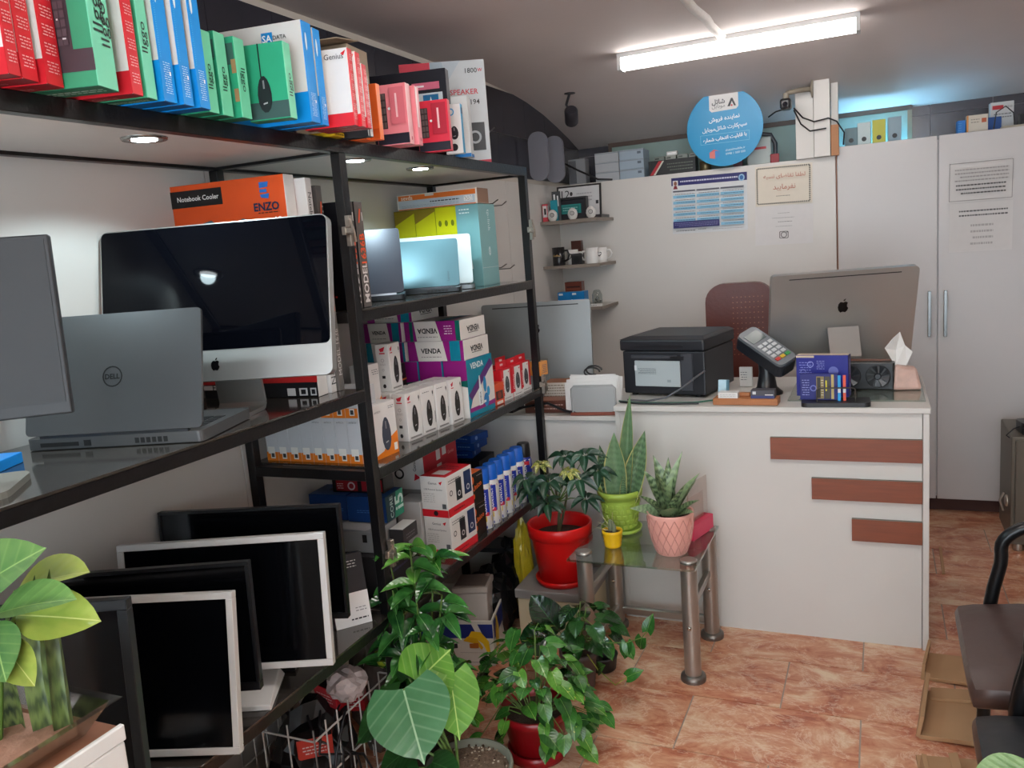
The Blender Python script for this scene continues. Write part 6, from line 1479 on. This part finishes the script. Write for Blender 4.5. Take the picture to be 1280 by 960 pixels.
# broad leaved plant, front
big = thing('potted_philodendron', 'broad leaved philodendron with one huge heart leaf in a grey pot of gravel', 'potted plant', -1.055, 1.835, 0)
pot(big, [(.090, 0), (.095, .004), (.118, .165), (.124, .168), (.124, .182), (.116, .184), (.110, .15)], mat('pot_greygreen', '#6d6f62', .6), .114, .165, GRAV)
pb = MB()
for k in range(170):
    a = RND.uniform(0, 2*PI); r = .108 * math.sqrt(RND.random()); q = RND.uniform(.003, .007)
    pb.cbox((0, 0, 0), (q, q*.8, q*.7), card(('#8a7a66', '#5c4a3a', '#b0a492', '#463628')[k % 4], .8), T(r*math.cos(a), r*math.sin(a), .169, RND.uniform(0, 90), RND.uniform(0, 60)))
pb = pb.build('pebbles', big); pb['kind'] = 'stuff'
LB1 = leafmat('big_leaf_sheen_tint', '#34683e', '#5c9064', '#9abf95', 0, 0, .26, veins=.25); LB2 = leafmat('big_leaf_bright', '#3f7a1c', '#6ea636', '#a8c86a', 0, 0, .32, veins=.25); LB3 = leafmat('big_leaf_dark', '#173a1c', '#2c5a28', '#4a7a44', 0, 0, .3, veins=.25)  # main leaf's greens lightened to stand in for gloss from overhead
h1 = heart_mesh('broad_leaf', LB1, 12, .12, .10, .14); h2 = heart_mesh('broad_leaf', LB2, 12, .12, .08, .16); h3 = heart_mesh('broad_leaf', LB3, 12, .2, .15, .14)
for mesh, b, t, w_, up in ((h1, (-1.215, 1.79, .408), (-1.105, 1.68, .275), .235, (.25, -.75, .75)), (h2, (-1.20, 1.84, .405), (-1.13, 1.92, .475), .19, (.1, -.8, .45)), (h2, (-1.115, 1.88, .415), (-1.055, 1.80, .275), .15, (.6, -.7, .4)),
                           (h3, (-1.245, 1.80, .365), (-1.385, 1.74, .245), .13, (-.2, -.6, .8)), (h3, (-1.205, 1.79, .235), (-1.31, 1.74, .165), .11, (-.1, -.5, .9)), (h3, (-1.14, 1.78, .205), (-1.03, 1.73, .235), .085, (.1, -.5, .9)),
                           (h3, (-1.17, 1.76, .195), (-1.215, 1.66, .165), .10, (0, -.5, .9)), (h3, (-1.24, 1.86, .40), (-1.26, 1.90, .48), .10, (-.3, -.8, .4)), (h3, (-1.16, 1.74, .19), (-1.13, 1.65, .18), .09, (0, -.4, .9))):
    put_leaf(big, mesh, W2L(big, b), W2L(big, t), w_, up)
    lb = W2L(big, b); stem(big, [(-.03, -.01, .165), ((lb.x-.03)*.5, (lb.y-.01)*.5, .165 + (lb.z-.165)*.6), tuple(lb)], .0042, GST, .8)
# tall bush in front of the middle post
bu = thing('potted_bush', 'tall bushy glossy green plant in front of the middle rack post', 'potted plant', -1.262, 1.985, 0)
pot(bu, [(.065, 0), (.07, .003), (.085, .15), (.09, .152), (.09, .17), (.083, .171), (.078, .13)], mat('black_plastic', '#1a1819', .5), .08, .155)
LBU = leafmat('bush_leaf', '#15401f', '#4a8a3c', '#6fa85c', 0, 0, .16)
LBV = leafmat('bush_leaf_young', '#2c6a24', '#6fa848', '#b8cf8a', .22, 0, .16, '#bcd096')
bm_ = leaf_mesh('bush_leaf', LBU, lambda t: .5 * max(.008, math.sin(PI * min(1, t ** .85)) ** .8), 9, .45, .35, .02)
bv_ = leaf_mesh('bush_leaf', LBV, lambda t: .5 * max(.008, math.sin(PI * min(1, t ** .85)) ** .8), 9, .45, .35, .02)
rr = random.Random(5)
tops = [(-.075, -.02, .71), (-.01, .0, .74), (.06, .01, .71), (.02, -.04, .65), (-.06, -.04, .62), (.09, -.01, .61), (-.10, .0, .50), (.06, -.05, .52), (-.03, -.07, .45), (.10, .0, .42), (-.11, -.03, .38)]
for tp in tops:
    tp = Vector(tp)
    stem(bu, [(tp.x*.2, tp.y*.2, .155), (tp.x*.5, tp.y*.6, .155 + (tp.z-.155)*.55), tuple(tp)], .0042, GST)
    n = 8
    for i in range(n):
        a = 2*PI*i/n + rr.uniform(-.3, .3); L = rr.uniform(.075, .105); lo = rr.random()
        c = tp + Vector((0, 0, -.10*lo))
        d = Vector((math.cos(a), math.sin(a), .55 - 1.0*lo + rr.uniform(-.2, .2))).normalized()
        put_leaf(bu, bv_ if (lo < .35 and tp.z > .6 and i % 2) else bm_, c, c + d*L, L*.45, (-d.x*.2, -.3 - d.y*.2, 1))
for k in range(40):
    a = rr.uniform(0, 2*PI); z = rr.uniform(.20, .58); r = rr.uniform(.02, .06)
    c = Vector((r*math.cos(a), r*math.sin(a), z)); L = rr.uniform(.085, .125)
    d = Vector((math.cos(a), math.sin(a), rr.uniform(-.9, .3))).normalized()
    put_leaf(bu, bm_, c, c + d*L, L*.46, (0, -.4, 1))

# ================================================================== FOREGROUND LEFT: WHITE STAND, TRAY, PLANTS
ws = thing('white_pedestal', 'white pedestal cabinet with wood grain top at the shop front', 'cabinet', -1.18, .53, 0)
MB().box(-.17, -.24, 0, .170, .235, .925, mat('pedestal_white', '#d8d8d4', .4)).build('body', ws, None, .004, 2)
MB().box(-.17, -.24, .925, .163, .235, .945, mat('pedestal_wood', '#8a5a42', .45, noise=.25, scale=8, stretch=(10, 1, 1))).build('top', ws)
MB().box(.163, -.24, .925, .172, .237, .950, mat('pedestal_white', '#d8d8d4', .4)).build('edge_rim', ws, None, .002, 1)
MB().lathe([(.011, 0), (.011, .0015), (.008, .0016), (.008, .0008)], mat('button_grey', '#c4c4c0', .4), 18, T(.1703, .19, .895, 0, 0, 90)).build('round_cap', ws)
ty = thing('plant_tray', 'clear plastic tray with pinkish soil and two plants on the white pedestal', 'potted plant', -1.12, .60, .9455)
PL = glassy('clear_plastic', '#f0f2ee', .24, .10)
def ring(x0, y0, x1, y1, z): return [(x0, y0, z), (x1, y0, z), (x1, y1, z), (x0, y1, z)]
tm_ = MB(); vs = ring(-.17, -.20, .075, .13, .002) + ring(-.20, -.23, .105, .155, .046) + ring(-.212, -.242, .117, .167, .047)
tm_.add(vs, [(3,2,1,0)] + [(i, (i+1) % 4, 4+(i+1) % 4, 4+i) for i in range(4)] + [(4+i, 4+(i+1) % 4, 8+(i+1) % 4, 8+i) for i in range(4)], PL)
o = tm_.build('tray', ty); s_ = o.modifiers.new('thick', 'SOLIDIFY'); s_.thickness = .0012
MB().box(-.165, -.195, .004, .070, .125, .022, mat('pink_soil', '#a8806c', .95, noise=.35, scale=18, bump=.5, bscale=60)).build('soil', ty, None, .004, 2)
LFG = leafmat('fleshy_leaf', '#356a32', '#6f934e', '#8fae66', .12, 0, .35, '#b8c07a', veins=.25); LFY = leafmat('fleshy_leaf_yellow', '#6f8c34', '#a8ae52', '#bcc074', .2, 0, .35, '#8fae5a')
fm = leaf_mesh('fleshy_leaf', LFG, lambda t: .5 * max(.01, math.sin(PI * min(1, t ** 1.15)) ** .75), 12, .22, .12, .015, 3)
fy = leaf_mesh('fleshy_leaf', LFY, lambda t: .5 * max(.01, math.sin(PI * min(1, t ** 1.15)) ** .75), 12, .22, .12, .015, 3)
for mesh, b, t, w_, up in ((fm, (-1.22, .70, 1.145), (-1.005, .66, 1.257), .085, (.3, -.9, .5)), (fy, (-1.17, .75, 1.145), (-1.000, .73, 1.213), .065, (.0, -.5, .9)), (fm, (-1.13, .69, 1.140), (-.965, .68, 1.198), .062, (.1, -.5, .9)),
                           (fy, (-1.10, .70, 1.138), (-.940, .69, 1.160), .072, (.0, -.75, .7)), (fm, (-1.15, .69, 1.15), (-1.125, .70, 1.305), .06, (.2, -1, .2)), (fm, (-1.12, .68, 1.135), (-1.03, .62, 1.10), .07, (.1, -.6, .9)), (fy, (-1.10, .67, 1.12), (-1.005, .64, 1.085), .05, (.1, -.6, .9)),
                           (fm, (-1.15, .70, 1.14), (-1.28, .68, 1.22), .08, (0, -.5, .9)), (fm, (-1.16, .69, 1.13), (-1.25, .60, 1.16), .08, (0, -.5, .9))):
    put_leaf(ty, mesh, W2L(ty, b), W2L(ty, t), w_, up)
    stem(ty, [tuple(W2L(ty, b)), tuple(W2L(ty, (-1.13, .69, 1.10)))], .004, GST)
stem(ty, [tuple(W2L(ty, (-1.13, .66, .965))), tuple(W2L(ty, (-1.135, .68, 1.04))), tuple(W2L(ty, (-1.13, .69, 1.14)))], .008, GST)
LSF = leafmat('mottled_snake', '#142c1a', '#75874a', None, 0, 1.9, .4)
sf_ = leaf_mesh('mottled_blade', LSF, lambda t: .5 * (.7 + .3 * math.sin(PI * min(1, t*.8 + .1))) * max(.006, (1 - t ** 4.5)), 12, .25, -.02)
for b, t, w_ in (((-1.085, .715, .966), (-1.094, .735, 1.185), .042), ((-1.058, .725, .966), (-1.075, .745, 1.192), .034), ((-1.135, .70, .966), (-1.15, .70, 1.11), .05)):
    put_leaf(ty, sf_, W2L(ty, b), W2L(ty, t), w_, (.25, -1, .1))
# a leaf pair reaching in at the right
rpz = thing('potted_floor_plant', 'pale green leafy plant standing beside the black chair', 'potted plant', .24, 1.44, 0)
pot(rpz, [(.08, 0), (.085, .004), (.10, .22), (.105, .24), (.097, .24), (.09, .2)], mat('pot_taupe', '#5d5150', .5), .093, .215)
for t, w_ in (((.15, 1.555, .598), .07), ((.30, 1.58, .63), .06), ((.32, 1.50, .70), .07), ((.20, 1.36, .70), .07), ((.12, 1.45, .64), .06), ((.26, 1.32, .62), .06)):
    b = Vector((.24 + (t[0]-.24)*.15, 1.44 + (t[1]-1.44)*.15, .50))
    if t == (.15, 1.555, .598): b = Vector((.262, 1.565, .602))
    put_leaf(rpz, fm, W2L(rpz, b), W2L(rpz, t), w_, (0, -.2, 1)); stem(rpz, [(0, 0, .21), tuple(W2L(rpz, b))], .005, GST)

# ================================================================== UNDER THE RACK
bb = thing('banana_carton', 'white and blue open carton printed with yellow bananas', 'box', -1.37, 2.66, 0, 14)
CWB = card('#cfccc4', .7)
Wb, Db, Hb = .30, .36, .185
fr = MB().box(-Wb, 0, 0, 0, .006, Hb, CWB).build('side', bb)
prints(fr, T(-Wb, 0, 0) @ FRN, Wb, Hb, [('r', 0, .62, 1, .93, '#1f2f78'), ('p', [(.72, .95), (.8, .95), (.95, .35), (.90, .25)], '#cfccc4'), ('p', [(.66, .62), (.72, .78), (.84, .76), (.94, .55), (.95, .30), (.91, .30), (.86, .50), (.78, .60)], '#d8b21c'), ('p', [(.60, .56), (.66, .66), (.78, .62), (.86, .42), (.84, .36), (.76, .50)], '#c89c14'), ('p', [(.68, .40), (.80, .40), (.80, .52), (.68, .50)], '#a8642a'), ('p', [(.28, .36), (.52, .40), (.52, .50), (.28, .48)], '#2a2a30'), ('ring', .8, .15, .001, .0005, '#1c1c22'), ('r', .55, .08, .97, .09, '#55555a'), ('r', .55, .30, .97, .305, '#55555a')])
ri = MB().box(-.006, .006, 0, 0, Db, Hb, CWB).build('side', bb)
prints(ri, Matrix(((0,0,1,0),(1,0,0,0),(0,1,0,0),(0,0,0,1))), Db, Hb, [('r', .05, .55, 1, .95, '#1f2f78'), ('p', [(.16, .2), (.26, .25), (.30, .6), (.24, .92), (.18, .95), (.20, .6)], '#d8b21c'), ('p', [(.10, .2), (.18, .2), (.20, .55), (.16, .85), (.12, .6)], '#c89c14')])
MB().box(-Wb, .006, 0, -Wb+.006, Db, Hb, CWB).build('side', bb); MB().box(-Wb+.006, Db-.006, 0, -.006, Db, Hb, CWB).build('side', bb)
MB().box(-Wb, 0, 0, 0, Db, .005, CWB).build('bottom', bb)
tb2 = thing('beige_case', 'beige plastic instrument case with brown lid tilted in the banana carton', 'case', -1.45, 2.69, .10, 18, None, -6)
MB().box(-.09, 0, 0, .045, .17, .17, mat('case_beige', '#b5aca4', .5)).build('body', tb2, None, .006, 2)
MB().box(-.095, -.005, .17, .050, .175, .195, mat('case_beige', '#b5aca4', .5)).build('lid', tb2, None, .005, 2)
MB().box(-.085, .005, .195, .040, .165, .200, mat('case_brown', '#7a6a60', .5)).build('lid_top', tb2, None, .002, 1)
MB().lathe([(.010, 0), (.010, .006)], mat('case_knob', '#9c8a80', .4), 12, T(.03, .14, .20)).build('knob', tb2)
def crumple(name, label, c, s, m, seed, n=2, cat='bag'):
    import bmesh
    bmm = bmesh.new(); bmesh.ops.create_icosphere(bmm, subdivisions=3, radius=1)
    r = random.Random(seed)
    for v in bmm.verts:
        k = 1 + r.uniform(-.16, .14)
        v.co = Vector((v.co.x*s[0]*k, v.co.y*s[1]*k, v.co.z*s[2]*k))
        if v.co.z < -s[2]*.75: v.co.z = -s[2]*.75
    me = bpy.data.meshes.new(name); bmm.to_mesh(me); bmm.free(); me.materials.append(m)
    o = link(name, me, None, T(c[0], c[1], c[2] + s[2]*.75))
    return tag(o, label, cat)
BAGK = mat('black_bag', '#121214', .18, noise=.4, scale=20)
crumple('plastic_bag', 'crumpled shiny black plastic bag in the banana carton', (-1.50, 2.92, .006), (.11, .10, .16), BAGK, 2)
crumple('plastic_bag', 'second black plastic bag by the cream storage box', (-1.47, 3.10, 0), (.10, .08, .20), BAGK, 4)
crumple('plastic_bag', 'yellow and white plastic bag beside the red pot box', (-1.405, 3.08, 0), (.04, .05, .27), mat('yellow_bag', '#c8b22a', .3, noise=.5, scale=14), 6)
carton('magnet_box', 'black flat case with slot on the pile under the low shelf', (-1.44, 3.06, .30), (.20, .14, .02), 6, '#1c1d20', cat='case')
crumple('plastic_bag', 'grey translucent plastic bag under the monitor shelf', (-1.50, 2.10, 0), (.12, .10, .26), mat('grey_bag', '#5c5550', .25, noise=.3, scale=14), 9)
crumple('plastic_bag', 'white and red plastic bag hanging over the wire basket', (-1.46, 1.86, .31), (.06, .06, .05), mat('white_bag', '#b8a8a4', .25, noise=.3, scale=9), 12)
crumple('snack_bag', 'small yellow green and black packet under the shelf edge', (-1.40, 1.98, .355), (.035, .03, .03), mat('lime_bag', '#8a9a1c', .3, noise=.5, scale=30), 13, cat='packet')
bs_ = thing('wire_basket', 'white wire basket stuffed with cables and red packets under the shelf', 'basket', -1.54, 1.86, 0)
WW = mat('basket_white', '#b9b6b2', .4)
for x in (-.15, .12):
    for z in (.05, .17, .30): MB().tube([(x, -.22, z), (x, .16, z)], .003, WW, 6).build('wire', bs_)
    for k in range(8): MB().tube([(x, -.22 + k*.054, .0), (x, -.22 + k*.054, .335)], .0025, WW, 6).build('wire', bs_)
for y in (-.22, .16):
    for z in (.05, .17, .30): MB().tube([(-.15, y, z), (.12, y, z)], .003, WW, 6).build('wire', bs_)
    for k in range(4): MB().tube([(-.15 + k*.09, y, .0), (-.15 + k*.09, y, .335)], .0025, WW, 6).build('wire', bs_)
MB().tube([(.125, .165, 0), (.128, .17, .43)], .006, WW, 8).build('corner_post', bs_)
crumple('cable_bundle', 'tangled black cables filling the wire basket', (-1.56, 1.80, .01), (.11, .14, .17), mat('cable_black', '#101012', .35, noise=.5, scale=30), 21, cat='cables')
for k, (x, y, z, rz) in enumerate(((-1.455, 1.93, .22, 20), (-1.47, 1.82, .28, -15), (-1.44, 1.74, .20, 40))):
    carton('hard_disk_packet', ('red and black packet sticking out of the basket, nearest the post', 'red packet lying on top of the basket cables', 'red and white packet at the basket front')[k], (x, y, z), (.10, .035, .07), rz, ('#9c1c22', '#a8202a', '#b83c30')[k], {'top': '#1a1416'}, {'front': [('lines', .15, .2, .8, .7, 3, '#d8c8c4')]}, cat='packet', rx=12)
cb = MB()
for k in range(5):
    a = k * 1.3; cb.tube([(-1.50 + .05*math.cos(a), 1.80 + .06*math.sin(a), .29), (-1.44 + .03*math.cos(a), 1.78 - .03*k, .33 - .02*k), (-1.415, 1.72 + .03*k, .22 - .02*k), (-1.42 + .01*k, 1.68 + .04*k, .08)], .004, BLK2, 6)
cb = cb.build('loose_cable'); tag(cb, 'loose black cables hanging over the basket rim', 'cables')
carton('wood_crate', 'dark brown wooden crate on the floor under the monitor shelf', (-1.42, 1.15, 0), (.30, .42, .20), 0, '#4a2a20', {'top': '#5c362a'}, cat='crate')

# ================================================================== WAITING CHAIRS AND FLOOR CLUTTER
BT = mat('chair_tube', '#0e1013', .28, .2, noise=.5, scale=40)
def chair(label, x, y, col, rough):
    o = thing('waiting_chair', label, 'chair', x, y, 0, 0, 'black framed waiting chairs')
    S = mat('seat_' + col[1:], col, rough, noise=.10, scale=30, bump=.35, bscale=9)
    sm_ = MB(); nx = 12
    def dome(u, v): return .458 - .022 * (abs(u) ** 4 + abs(v) ** 4) + .004 * math.sin(u*7 + v*3)
    g = [[(-.005 + .245 * (u * (1 - .03 * v**8)), .255 * (v * (1 - .03 * u**8)), dome(u, v)) for u in [-1 + 2*i/nx for i in range(nx+1)]] for v in [-1 + 2*j/nx for j in range(nx+1)]]
    vs = [p for r in g for p in r]; n_ = nx + 1
    sm_.add(vs, [(j*n_+i, j*n_+i+1, (j+1)*n_+i+1, (j+1)*n_+i) for j in range(nx) for i in range(nx)], S, None, True)
    rim = [i for i in range(n_)] + [j*n_+nx for j in range(1, n_)] + [nx*n_+i for i in range(nx-1, -1, -1)] + [j*n_ for j in range(nx-1, 0, -1)]
    lv = []
    for dz, sc in ((0, 1), (-.018, 1.03), (-.045, 1.02), (-.055, .97)): lv.append([(vs[k][0]*sc, vs[k][1]*sc, vs[k][2] + dz) for k in rim])
    m_ = len(rim)
    sm_.add([p for r in lv for p in r], [(q*m_+(k+1) % m_, q*m_+k, (q+1)*m_+k, (q+1)*m_+(k+1) % m_) for q in range(3) for k in range(m_)][::1], S, None, True)
    sm_.add(lv[3], [list(range(m_))[::-1]], S)
    sm_.build('seat', o)
    MB().prism(rrect(-.24, .50, .24, .86, .07, 5), -.03, .03, S, T(.27, 0, 0, 0, 0, 10) @ Matrix(((0,0,1,0),(-1,0,0,0),(0,1,0,0),(0,0,0,1)))).build('backrest', o, None, .02, 2)
    for s in (-1, 1):
        yy = s * .282
        pts = [(-.17, yy, .0), (-.165, yy, .20), (-.155, yy, .42), (-.13, yy, .55)] + [(-.02 + .115*math.cos(math.radians(a)), yy, .575 + .10*math.sin(math.radians(a))) for a in (160, 135, 110, 90)] + [(.10, yy, .672), (.22, yy, .655), (.30, yy, .60)]
        MB().tube(smooth(pts, 3), .019, BT, 12).build('arm_frame', o)
        MB().tube(smooth([(.19, yy, 0), (.21, yy, .30), (.235, yy, .62), (.30, yy, .86)]), .016, BT, 10).build('rear_leg', o)
        MB().tube([(-.165, yy, .33), (.21, yy, .33)], .012, BT, 8).build('side_rail', o)
    for xx, z in ((-.16, .365), (.205, .365)): MB().tube([(xx, -.282, z), (xx, .282, z)], .012, BT, 8).build('cross_bar', o)
    return o
chair('waiting chair with dark brown leatherette seat between counter and black seat', .455, 2.425, '#473530', .38)
chair('waiting chair with cracked black leatherette seat', .445, 1.80, '#131316', .32)
KR = mat('kraft_card', '#a98460', .85, noise=.12, scale=8)
def kraft(label, x, y, rz, parts):
    o = thing('flattened_carton', label, 'cardboard', x, y, 0, rz, 'flattened cartons beside the chairs')
    for (x0, y0, z0, x1, y1, z1, tilt) in parts: MB().box(x0, y0, z0, x1, y1, z1, KR, T(0, 0, 0, 0, 0, tilt)).build('panel', o, None, .001, 1)
    return o
kraft('folded brown carton leaning at the corner of the counter', .15, 3.02, -8, ((-.02, -.05, 0, .14, .14, .012, -4), (-.022, -.05, .0, -.012, .14, .06, 6)))
kraft('flattened brown carton with raised edge beside the brown seat', .135, 2.72, -6, ((-.02, -.12, 0, .14, .16, .014, -5), (-.03, -.12, 0, -.018, .16, .075, 10), (.0, .10, .01, .12, .17, .022, -8)))
kraft('torn brown carton under the black chair seat', .13, 2.36, 4, ((-.03, -.25, 0, .16, .14, .012, -3), (-.045, -.20, 0, -.033, .0, .10, 8), (.06, -.1, .012, .085, .12, .03, -12)))
stk_ = MB().box(-.006, -.17, 0, .006, .17, .006, mat('stick_wood', '#b58f6a', .7)).build('wood_stick', None, T(.257, 4.12, 0, -1)); tag(stk_, 'thin wooden stick lying on the tiles before the cabinet', 'stick')
sf2 = thing('small_safe', 'grey metal safe with chrome handle at the right of the cabinets', 'safe', .75, 4.45, 0)
SM = mat('safe_grey', '#6a6358', .45, .3)
MB().box(-.20, -.16, .04, .25, .22, .56, SM).build('body', sf2, None, .006, 2)
MB().box(-.185, -.175, .06, .235, -.161, .545, mat('safe_door', '#5f594f', .42, .3)).build('door', sf2, None, .004, 2)
hs = MB(); hs.lathe([(.028, 0), (.028, .006), (.02, .010)], CHROME, 16, T(-.2, -.05, .22, 0, 0, -90)); hs.build('lock_plate', sf2); MB().tube([(-.215, -.05, .26), (-.23, -.05, .22), (-.215, -.05, .17)], .006, CHROME, 8).build('handle', sf2)
for x, y in ((-.16, -.12), (.2, -.12), (-.16, .18), (.2, .18)): MB().lathe([(.02, 0), (.024, .01), (.018, .04)], CHROME, 10, T(x, y)).build('foot', sf2)
ro = thing('router', 'black router with antenna and coiled cable on the grey safe', 'router', .68, 4.40, .5605, 10)
MB().prism(rrect(-.09, -.06, .09, .07, .03), .0, .05, BLK2).build('body', ro, None, .008, 2)
MB().tube([(-.085, -.05, .03), (-.09, -.055, -.05), (-.085, -.06, -.11)], .007, BLK2, 8, None, True, .6).build('antenna', ro)
MB().tube([(-.08, 0, .03), (-.12, -.02, .02), (-.15, -.02, -.01), (-.12, -.02, -.035), (-.09, -.02, -.02)], .003, BLK2, 6).build('cable_loop', ro)
